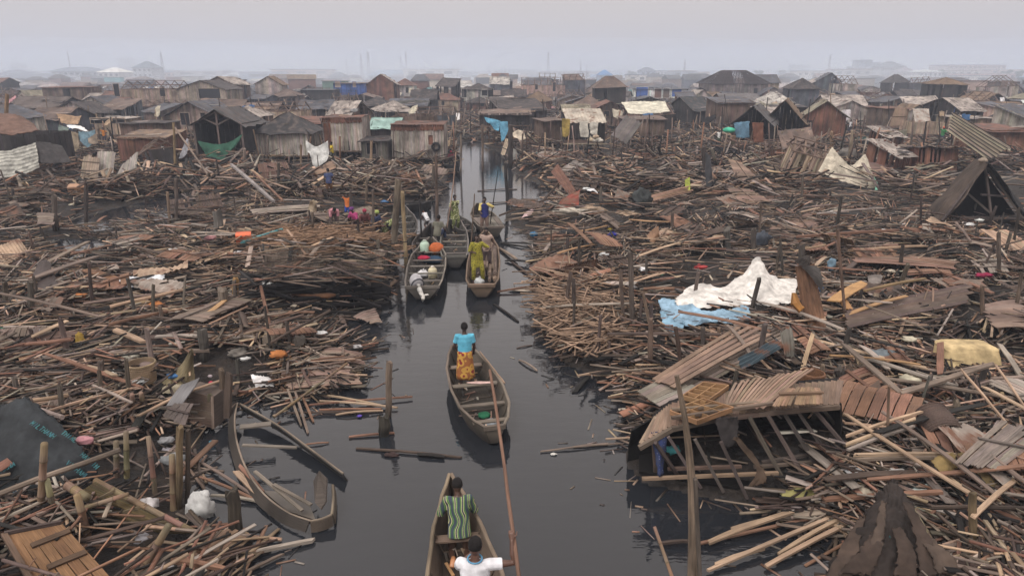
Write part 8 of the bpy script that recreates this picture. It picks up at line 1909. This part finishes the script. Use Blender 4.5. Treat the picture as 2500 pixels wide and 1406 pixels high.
# ---------------------------------------------------------------- more of the same kinds, each on its own
LMK = [(350, 900, 'the wicker basket'), (120, 1100, 'the printed tarp'), (500, 1000, 'the broken crate'), (330, 1240, 'the bamboo lattice'), (690, 1130, 'the wrecked canoe'), (780, 920, 'the pinkish raft'),
       (550, 745, 'the grey split stump'), (340, 690, 'the white blue cloth'), (120, 690, 'the charcoal felt heap'), (790, 640, 'the thatch slab'), (760, 720, 'the charred heap'), (820, 560, 'the person in pink'),
       (650, 510, 'the pale slab'), (110, 535, 'the brown hatch'), (380, 510, 'the left pool'), (680, 420, 'the curved slat wall'), (250, 400, 'the leaning slat panels'), (40, 400, 'the striped tarpaulin'), (530, 400, 'the green net'),
       (1000, 450, 'the tyre shack'), (1290, 430, 'the pale grey net cloth'), (1385, 480, 'the red sheet'), (1430, 350, 'the raised store'), (1560, 350, 'the cream tarp shed'), (1690, 450, 'the white ribbon'), (1790, 360, 'the stranded canoe'),
       (1830, 430, 'the hanging tan panel'), (2080, 420, 'the beige tarpaulin'), (2200, 350, 'the hammock sheet'), (2400, 350, 'the fallen wall'), (2400, 480, 'the black ruin'), (1600, 580, 'the torn tan board'), (1386, 577, 'the sunken tyre'),
       (1860, 585, 'the slate blue cloth'), (1940, 560, 'the twisted slat panel'), (2190, 610, 'the honey plank'), (2030, 640, 'the pale blue knot'), (1400, 660, 'the metal grille'), (1420, 760, 'the bright lath heap'), (1790, 700, 'the white tarp'),
       (1700, 790, 'the pale blue cloth'), (1980, 740, 'the big split stump'), (2220, 740, 'the dark board stack'), (2460, 760, 'the torn board panel'), (2360, 845, 'the foam block'), (2150, 870, 'the grey plastic sheet'), (1760, 880, 'the slanting sheets'),
       (1710, 990, 'the trays'), (1980, 920, 'the small brown basket'), (1830, 1100, 'the collapsed roof'), (2270, 1010, 'the tipped basket'), (2350, 1140, 'the folded hide'), (2180, 1300, 'the hooded tarp'), (1960, 1320, 'the lower right sticks'), (2400, 1290, 'the black plastic sheets'),
       (2240, 1190, 'the foam lumps'), (1500, 900, 'the projecting pale stick')]
def where(px, py):
 b = min(LMK, key=lambda q: (q[0] - px) ** 2 + 2.2 * (q[1] - py) ** 2)
 dx, dy = px - b[0], py - b[1]
 if abs(dx) + abs(dy) < 22: return 'right by ' + b[2], b
 if abs(dy) > abs(dx) * .6: return ('below ' if dy > 0 else 'above ') + b[2], b
 return 'beside ' + b[2], b
def rsite(y0, y1, msd=.3):
 while True:
  y = y0 * (y1 / y0) ** random.random(); x = random.uniform(-1, 1) * (.77 * y + 1)
  if sdist(np.array([x]), np.array([y]))[0] > msd: return x, y
SIZ = lambda L: 'long' if L > 2.2 else ('short' if L < 1.2 else 'middling')
def lie(a):
 a = (a + PI / 2) % PI - PI / 2
 return 'lying level' if abs(a) < .3 else ('slanting up' if a > 0 else 'slanting down')
# loose planks and poles on top of the wreckage
for i in range(190):
 x, y = rsite(8, 32); L = random.uniform(.9, 3.0); a = float(dirfield(x, y)) + random.gauss(0, .7); tl = random.gauss(0, .12)
 z = landz(x, y) + random.uniform(.38, .62); d = Vector((math.cos(a) * math.cos(tl), math.sin(a) * math.cos(tl), math.sin(tl))) * L / 2
 c = Vector((x, y, z + abs(d.z) * .6)); ton = random.choices(list(TONES), [5, 3, 3, 3, 1, 3, 1])[0]
 e = [sdist(np.array([(c + s * d).x]), np.array([(c + s * d).y]))[0] for s in (-1, 1)]
 if min(e) < -.3 or is_open(x, y): continue
 px, py = px_of(c.x, c.y, c.z); wh, b = where(px, py)
 if random.random() < .72: plank('%s %s plank %s %s' % (SIZ(L), ton, lie(a), wh), c - d, c + d, random.uniform(.04, .11) * (1 + y / 40), .028, ton, 'planks around ' + b[2], curve=random.uniform(-.02, .06))
 else:
  mb = MB(); mb.tube([c - d, c - d * .3 + Vector((0, 0, .02)), c + d * .4, c + d], [random.uniform(.03, .05)] * 4, jc(TONES[ton]), 7, jit=.15)
  T(mb.build('round_pole', 'bark', origin=c), '%s %s round pole %s %s' % (SIZ(L), ton, lie(a), wh), 'pole', 'poles around ' + b[2])
# stumps and stakes of the stilts
for i in range(150):
 x, y = rsite(11, 62, .1); h = random.choice([random.uniform(.4, .7), random.uniform(.6, 1.2)]) * min(1.5, .5 + y / 25); px, py = px_of(x, y, .4); wh, b = where(px, py)
 r = random.uniform(.025, .07); c = random.choice([OLDW, DKW, (.16, .12, .10), (.10, .085, .075)]); tl = (random.gauss(0, .09), random.gauss(0, .09))
 mb = MB(); z0 = landz(x, y); P = [Vector((x, y, z0 - .4)), Vector((x + tl[0] * h * .5, y + tl[1] * h * .5, z0 + h * .5)), Vector((x + tl[0] * h, y + tl[1] * h, z0 + h))]
 mb.tube(P, [r * 1.08, r, r * .9], jc(c, .25), 8, jit=.3)
 for k in range(8): mb.v[16 + k] = mb.v[16 + k] + Vector((0, 0, random.uniform(-.6, 1) * r))
 T(mb.build('stilt_stump', 'bark', origin=P[0]), '%s %s stilt stump %s' % ('tall' if h > 1.3 else 'short', 'slim' if r < .04 else 'stout' if r > .055 else 'rough', wh), 'stump', 'stilt stumps around ' + b[2])
# broken wall mats
for i in range(165):
 x, y = rsite(22 if i < 12 else 10, 60, .8 if i > 11 else 1.8); px, py = px_of(x, y, .5); wh, b = where(px, py)
 if b[2] in ('the white tarp', 'the trays', 'the collapsed roof', 'the wicker basket'): continue
 big = i < 12
 if is_open(x, y) or any(abs(px - a) < 150 and -50 < py - b2 < 130 for a, b2 in ((2361, 845), (1790, 700), (350, 905), (2268, 1010), (1710, 990), (1700, 770), (130, 1000), (2080, 430))): continue
 w_ = random.uniform(1.1, 1.6) if big else random.uniform(.4, 1.3); l_ = random.uniform(1.8, 2.6) if big else random.uniform(.7, 2.0); a = float(dirfield(x, y)) + random.gauss(0, .6); z = landz(x, y) + .5
 ux = Vector((math.cos(a), math.sin(a), random.gauss(0, .12))); uy = Vector((-math.sin(a), math.cos(a), random.gauss(.1, .22) + (.3 if big else 0))); c = Vector((x, y, z))
 ton = random.choices(['grey weathered', 'reddish brown', 'light grey', 'dark brown', 'pale tan'], [4, 4, 2, 3, 2])[0]
 P = [c - ux * l_ / 2 - uy * w_ / 2, c + ux * l_ / 2 - uy * w_ / 2, c + ux * l_ / 2 + uy * w_ / 2, c - ux * l_ / 2 + uy * w_ / 2]
 if random.random() < .72: slat_panel('%s%s slatted mat lying %s' % ('big ' if big else '', ton, wh), P, random.randint(16, 22) if big else random.randint(6, 14), TONES[ton], 'slatted mats around ' + b[2], 'slatted_mat', 'mat', bat=random.choice([0, 1, 2]), miss=.14, gap=.12)
 else: corr('%s corrugated sheet lying %s' % (ton, wh), P, TONES[ton], 'loose sheets around ' + b[2], waves=random.randint(5, 10), bend=.10)
# rags, bags and plastic
RC = {'white': (.68, .68, .68), 'cream': (.52, .46, .36), 'blue': (.06, .16, .34), 'red': (.38, .05, .05), 'pink': (.55, .28, .30), 'green': (.05, .24, .16), 'black': (.018, .018, .02), 'grey': (.24, .24, .25), 'orange': (.50, .19, .06), 'teal': (.06, .28, .30)}
for i in range(120):
 x, y = rsite(8, 75, .05); px, py = px_of(x, y, .45); wh, b = where(px, py); nm = random.choices(list(RC), [12, 5, 2, 1.4, 1.2, 1, 4, 4, .8, 1])[0]
 r = random.uniform(.06, .17) * (1 + y / 60)
 bag('rag', '%s %s %s' % (random.choice(['small', 'crumpled', 'torn']) , nm + (' rag' if i % 2 else ' plastic scrap'), wh), 'rag' if i % 2 else 'scrap', Vector((x, y, landz(x, y) + random.uniform(.2, .48))), (r, r * .8, r * .35), jc(RC[nm], .1), tie=False, jit=.8, group='litter around ' + b[2], nu=12)
# poles standing among the shacks
for i in range(110):
 y = 58 * (190 / 58) ** random.random(); x = random.uniform(-1, 1) * (.77 * y + 1)
 if abs(x + 2.6) < 3.5 and y < 75: continue
 h = random.uniform(2.2, 5.0); px, py = px_of(x, y, 2); lm = min(LM, key=lambda q: abs(q[0] - px) + 2.5 * abs(q[1] - py)); tl = random.gauss(0, .10); r = random.uniform(.04, .08)
 c = random.choice([(.05, .042, .042), (.12, .09, .075), (.25, .18, .13), (.08, .065, .06)])
 mb = MB(); mb.tube([(x, y, -.2), (x + tl * h * .5 + random.gauss(0, .04), y, h * .5), (x + tl * h, y, h)], [r, r * .9, r * .75], c, 6)
 T(mb.build('bare_pole', 'bark', origin=(x, y, 0)), '%s %s pole standing %s %s' % ('leaning' if abs(tl) > .1 else 'upright', 'pale' if c[0] > .2 else 'dark', random.choice(['near', 'close to']), lm[2]), 'pole', 'bare poles among the shacks')
# sheets and rags caught on the far shacks
for i in range(95):
 y = 56 * (210 / 56) ** random.random(); x = random.uniform(-1, 1) * (.77 * y + 1); z = random.choice([.7, 2.3, 3.2]) + random.uniform(-.3, .3); px, py = px_of(x, y, z)
 if abs(x + 2.6) < 3.5 and y < 75: continue
 lm = min(LM, key=lambda q: abs(q[0] - px) + 2.5 * abs(q[1] - py)); nm = random.choices(list(RC) + ['tan'], [9, 7, 2, 1, 1.5, 1, 3, 5, 1, .7, 6])[0]; c = RC.get(nm, (.36, .26, .18))
 a = random.gauss(0, .5); w_ = random.uniform(.5, 1.5); h_ = random.uniform(.3, 1.1); ux = Vector((math.cos(a), math.sin(a), random.gauss(0, .25))) * w_; uy = Vector((0, random.uniform(.2, .9), random.uniform(.3, 1))).normalized() * h_; p = Vector((x, y, z))
 cloth('loose_sheet', '%s %s sheet caught among the shacks %s %s' % (random.choice(['ragged', 'small', 'crumpled']), nm, random.choice(['by', 'near']), lm[2]), 'sheet', [[p + uy, p + ux * .5 + uy * 1.1, p + ux + uy], [p, p + ux * .5 - uy * .2, p + ux]], jc(c, .15), wr=.10, nu=9, nv=6, thick=.01, group='sheets among the shacks', fray=.12)
# ---------------------------------------------------------------- the far town, masts and trees
def block(label, xl, xr, yt, Y, wall, roof=None, rcol=(.1, .1, .11), rows=2, cols=5, d=14, eave=None, name='far_building', group='distant buildings'):
 a = V(xl, yt, Y); b = V(xr, yt, Y); w_ = b.x - a.x; zt = max(a.z, 3.5); ze = zt if eave is None else V(xl, eave, Y).z
 root = empty(name, ((a.x + b.x) / 2, Y, 0), label, 'building', group)
 mb = MB(); mb.box((0, d / 2, ze / 2), (w_, d, ze), wall); mb.build('wall', 'paint', root)
 if roof == 'hip':
  mb = MB(); k = min(w_ * .4, d * .5); o = w_ * .06
  P = [(-w_ / 2 - o, -o, ze), (w_ / 2 + o, -o, ze), (w_ / 2 + o, d + o, ze), (-w_ / 2 - o, d + o, ze), (-w_ / 2 + k, d / 2, zt), (w_ / 2 - k, d / 2, zt)]
  mb.add([Vector(p) for p in P], [(0, 1, 5, 4), (2, 3, 4, 5), (1, 2, 5), (3, 0, 4), (3, 2, 1, 0)], rcol); mb.build('roof', 'paint', root)
 else:
  mb = MB(); mb.box((0, d / 2, ze + .25), (w_ * 1.03, d * 1.03, .5), rcol); mb.build('roof', 'paint', root)
 fl = min(3.2, ze / rows)
 for r in range(rows):
  for c in range(cols):
   z = ze - fl * (r + .5)
   if z < 1: continue
   mb = MB(); ww = w_ / cols * .45; mb.box((-w_ / 2 + w_ * (c + .5) / cols, -.05, z), (ww, .12, fl * .45), (.06, .065, .08)); mb.build('window', 'paint', root)
 return root
for a in (
 ('tall pale slab block against the sky left of the gabled mansion', 287, 315, 142, 900, (.40, .40, .44), None, (.35, .35, .38), 4, 4),
 ('far mansion with a steep hipped roof and round headed windows', 320, 367, 150, 480, (.46, .46, .48), 'hip', (.10, .13, .16), 2, 4, 16, 166),
 ('white pyramid roofed hall in the haze', 236, 288, 165, 430, (.60, .58, .55), 'hip', (.80, .78, .72), 1, 4, 16, 177),
 ('long grey roofed block left of the white hall', 122, 236, 164, 520, (.50, .50, .52), 'hip', (.14, .17, .22), 1, 8, 16, 175),
 ('pale low sheds at the left edge of the skyline', 0, 60, 166, 640, (.52, .53, .57), 'hip', (.28, .30, .36), 1, 5, 20, 175),
 ('small tower block at the left end of the skyline', 26, 46, 156, 900, (.44, .45, .50), None, (.35, .35, .4), 3, 2),
 ('long pale blue warehouse wall in the smoke', 582, 680, 178, 420, (.30, .36, .46), None, (.30, .34, .42), 1, 1, 16),
 ('wide low warehouse right of the pale blue wall', 684, 765, 177, 520, (.36, .42, .50), None, (.30, .34, .42), 1, 3, 16),
 ('slate roofed house behind the blue shack', 800, 838, 176, 330, (.42, .38, .38), 'hip', (.09, .10, .13), 1, 2, 12, 188),
 ('white office row behind the paired masts', 936, 985, 172, 640, (.68, .68, .68), None, (.5, .5, .52), 2, 7),
 ('pale tower block standing right of the white office row', 1103, 1122, 159, 950, (.52, .46, .44), None, (.5, .46, .46), 4, 3),
 ('small block on the skyline left of the pale tower block', 1024, 1038, 167, 950, (.34, .36, .42), None, (.3, .3, .35), 2, 2),
 ('long white terraces in the middle haze', 1150, 1235, 178, 560, (.62, .62, .64), 'hip', (.32, .36, .42), 1, 12, 16, 184),
 ('long blue roofed sheds on the central skyline', 1208, 1310, 172, 720, (.44, .48, .54), None, (.26, .32, .40), 1, 10, 20),
 ('low grey market sheds right of the lattice mast', 1325, 1440, 175, 640, (.48, .46, .48), None, (.34, .36, .42), 1, 10, 20),
 ('house with a domed bright blue hip roof', 1464, 1496, 171, 380, (.30, .36, .46), 'hip', (.07, .20, .42), 1, 2, 14, 184),
 ('dark gabled villa on the skyline over the blue panes', 1565, 1602, 164, 520, (.32, .36, .44), 'hip', (.10, .12, .16), 2, 3, 14, 174),
 ('pale grey flats in the haze right of the burnt roof', 1938, 1980, 160, 760, (.36, .42, .50), None, (.32, .38, .46), 3, 5),
 ('blocky water tank building topping the right skyline', 2100, 2131, 148, 560, (.16, .20, .26), None, (.14, .17, .22), 1, 3, 12),
 ('low annexe beside the blocky tank building', 2130, 2150, 154, 580, (.26, .30, .36), None, (.2, .24, .3), 1, 2, 12),
 ('school like three storey block with a hipped slate roof', 2157, 2214, 150, 500, (.46, .46, .48), 'hip', (.11, .13, .15), 3, 9, 14, 164),
 ('three storey wing of the school like block', 2088, 2157, 164, 520, (.42, .44, .50), None, (.30, .33, .40), 3, 10, 14),
 ('reddish roofed villa right of the school like block', 2204, 2242, 165, 480, (.50, .46, .44), 'hip', (.18, .15, .17), 1, 3, 14, 176),
 ('white hipped bungalow with a tank on its roof', 2246, 2302, 170, 440, (.64, .63, .62), 'hip', (.50, .52, .52), 1, 5, 14, 176),
 ('huge curved topped hall with brown bays on the right skyline', 2318, 2457, 160, 620, (.52, .42, .38), None, (.22, .20, .24), 1, 12, 30),
 ('low pink walled terrace beneath the huge hall', 2300, 2480, 182, 500, (.56, .40, .38), None, (.40, .30, .30), 1, 12, 12),
 ('white flat roofed shed before the white bungalow', 2222, 2252, 188, 330, (.70, .70, .70), None, (.75, .76, .78), 1, 3, 8),
 ('pale pink low terrace beneath the school like block', 2080, 2220, 187, 400, (.50, .42, .42), None, (.52, .48, .48), 1, 9, 10)):
 block(*a)
nb = 0; Yb = 400
while Yb < 1500:
 x = -.77 * Yb
 while x < .77 * Yb:
  w_ = random.uniform(14, 40); h = random.choice([5, 6, 7, 8, 9]) + (Yb - 400) / 240
  px, py = px_of(x, Yb, h)
  if random.random() < .62 and nb < 130:
   nb += 1; c = random.choice([(.5, .5, .53), (.42, .40, .40), (.58, .54, .50), (.34, .38, .44), (.62, .62, .62), (.48, .36, .33)]); rc_ = random.choice([(.16, .18, .22), (.26, .20, .19), (.10, .12, .16), (.5, .52, .55), (.18, .28, .40)])
   xl, v = px_of(x - w_ / 2, Yb, h); xr, _ = px_of(x + w_ / 2, Yb, h); lm = min(LM, key=lambda q: abs(q[0] - px)); rf = random.choice(['hip', 'hip', None])
   block('haze faded %s %s building on the skyline over %s' % ('pale' if c[0] > .45 else 'grey', 'hip roofed' if rf else 'flat roofed', lm[2]), xl, xr, v, Yb + random.uniform(-15, 15), c, rf, rc_, 1, random.randint(2, 6), 12, None if not rf else px_of(x, Yb, h * .62)[1])
  x += w_ + random.uniform(2, 26)
 Yb *= 1.19
def mast(label, px, pyt, Y, w0=2.2, guy=False):
 b = V(px, 185, Y); zt = V(px, pyt, Y).z; root = empty('radio_mast', (b.x, Y, 0), label, 'mast', 'masts on the skyline'); mb = MB(); n = 12; c = (.16, .15, .17)
 lv = []
 for i in range(n + 1):
  u = i / n; k = w0 * (1 - .72 * u); z = zt * u * .93; lv.append([Vector((sx_ * k / 2, sy_ * k / 2, z)) for sx_, sy_ in ((-1, -1), (1, -1), (1, 1), (-1, 1))])
 for i in range(n):
  for k in range(4):
   mb.stick(lv[i][k], lv[i + 1][k], .22, .22, c); mb.stick(lv[i][k], lv[i + 1][(k + 1) % 4], .12, .12, c); mb.stick(lv[i + 1][k], lv[i + 1][(k + 1) % 4], .12, .12, c)
 mb.build('lattice', 'paint', root)
 mb = MB(); mb.tube([(0, 0, zt * .92), (0, 0, zt)], [.14, .06], c, 6); mb.build('antenna', 'paint', root)
for i, (px, yt, w0, nm) in enumerate(((400, 124, 2.6, 'lattice mast right of the steep roofed mansion'), (884, 130, 2.4, 'left mast of the close pair above the blue shack'), (901, 124, 3.2, 'sturdier right mast of the close pair above the blue shack'), (848, 142, .9, 'thin mast left of the close pair'), (980, 136, .8, 'thin rod mast left of a taller one over the thatch hatted house'),
                         (993, 126, 1.4, 'taller rod mast over the thatch hatted house'), (1338, 123, 2.6, 'lattice mast standing alone over the pink trussed house'), (1417, 147, 1.4, 'short mast between the lone mast and the blue roofed house'), (1670, 142, 1.8, 'slim mast left of the burnt hipped roof'), (2021, 133, 2.0, 'slim mast left of the tree mass on the right skyline'),
                         (175, 124, .7, 'faint thin mast on the left skyline'), (1194, 158, 1.2, 'small faint mast over the ruined beige house'), (1432, 155, .8, 'faint short mast before the blue roofed house'))):
 mast(nm, px, yt, 620, w0)
def tree(label, px, pyt, Y, wpx, dark=1.0):
 t = V(px, pyt, Y); h = t.z; R_ = wpx * .5 * Y / FPX; root = empty('tree', (t.x, Y, 0), label, 'tree', 'trees on the skyline')
 mb = MB(); mb.tube([(0, 0, 0), (.1, 0, h * .3), (0, .1, h * .65)], [.45, .35, .2], (.08, .06, .05), 7)
 for k in range(5): a = k * 1.26; mb.tube([(0, 0, h * (.35 + .05 * k)), (math.cos(a) * R_ * .5, math.sin(a) * R_ * .4, h * (.6 + .04 * k))], [.18, .07], (.08, .06, .05), 5)
 mb.build('trunk', 'bark', root)
 mb = MB(); n = 420
 lob = [(random.uniform(-.65, .65) * R_, random.uniform(-.5, .5) * R_, h * random.uniform(.52, .84), random.uniform(.28, .5) * R_) for _ in range(8)]
 for _ in range(n):
  lx, ly, lz, lr = random.choice(lob); th = random.uniform(0, 6.28); ph = math.acos(random.uniform(-1, 1)); rr = lr * random.random() ** .4
  c = Vector((lx + rr * math.sin(ph) * math.cos(th), ly + rr * math.sin(ph) * math.sin(th), min(lz + rr * .6 * math.cos(ph), h)))
  s = random.uniform(.35, .8); u = Vector((random.gauss(0, 1), random.gauss(0, 1), random.gauss(0, 1))).normalized(); v = u.orthogonal().normalized()
  g = random.uniform(.6, 1.4) * dark; mb.add([c - u * s, c + v * s * .7, c + u * s, c - v * s * .7], [(0, 1, 2, 3)], (.045 * g, .07 * g, .04 * g))
 mb.build('crown', 'leaf', root)
for i, (px, yt, Y, w_, nm) in enumerate(((2060, 166, 460, 40, 'dark rounded tree left of the school wing'), (2088, 162, 450, 36, 'tree touching the left end of the school wing'), (2035, 168, 480, 36, 'low spreading tree left of the dark rounded one'), (2462, 166, 520, 26, 'tree right of the huge hall'),
 (2492, 170, 500, 30, 'tree at the right end of the skyline'), (2296, 168, 480, 30, 'tree left of the huge hall'), (1086, 170, 640, 26, 'round tree left of the pale tower block'), (1050, 171, 640, 24, 'small round tree right of the small skyline block'), (1852, 170, 560, 26, 'tree right of the burnt hipped roof'),
 (1910, 170, 620, 26, 'tree below the pale grey flats'), (1545, 172, 620, 26, 'tree left of the dark gabled villa'), (1630, 172, 640, 26, 'tree right of the dark gabled villa'), (1680, 173, 640, 30, 'broad tree under the slim mast'), (560, 168, 640, 30, 'faint tree left of the pale blue warehouse'), (742, 173, 640, 22, 'faint tree behind the wide warehouse'), (1165, 174, 700, 20, 'faint tree in the middle haze'), (1000, 172, 700, 22, 'faint tree below the tall rod mast'))):
 tree(nm, px, yt, Y, w_)
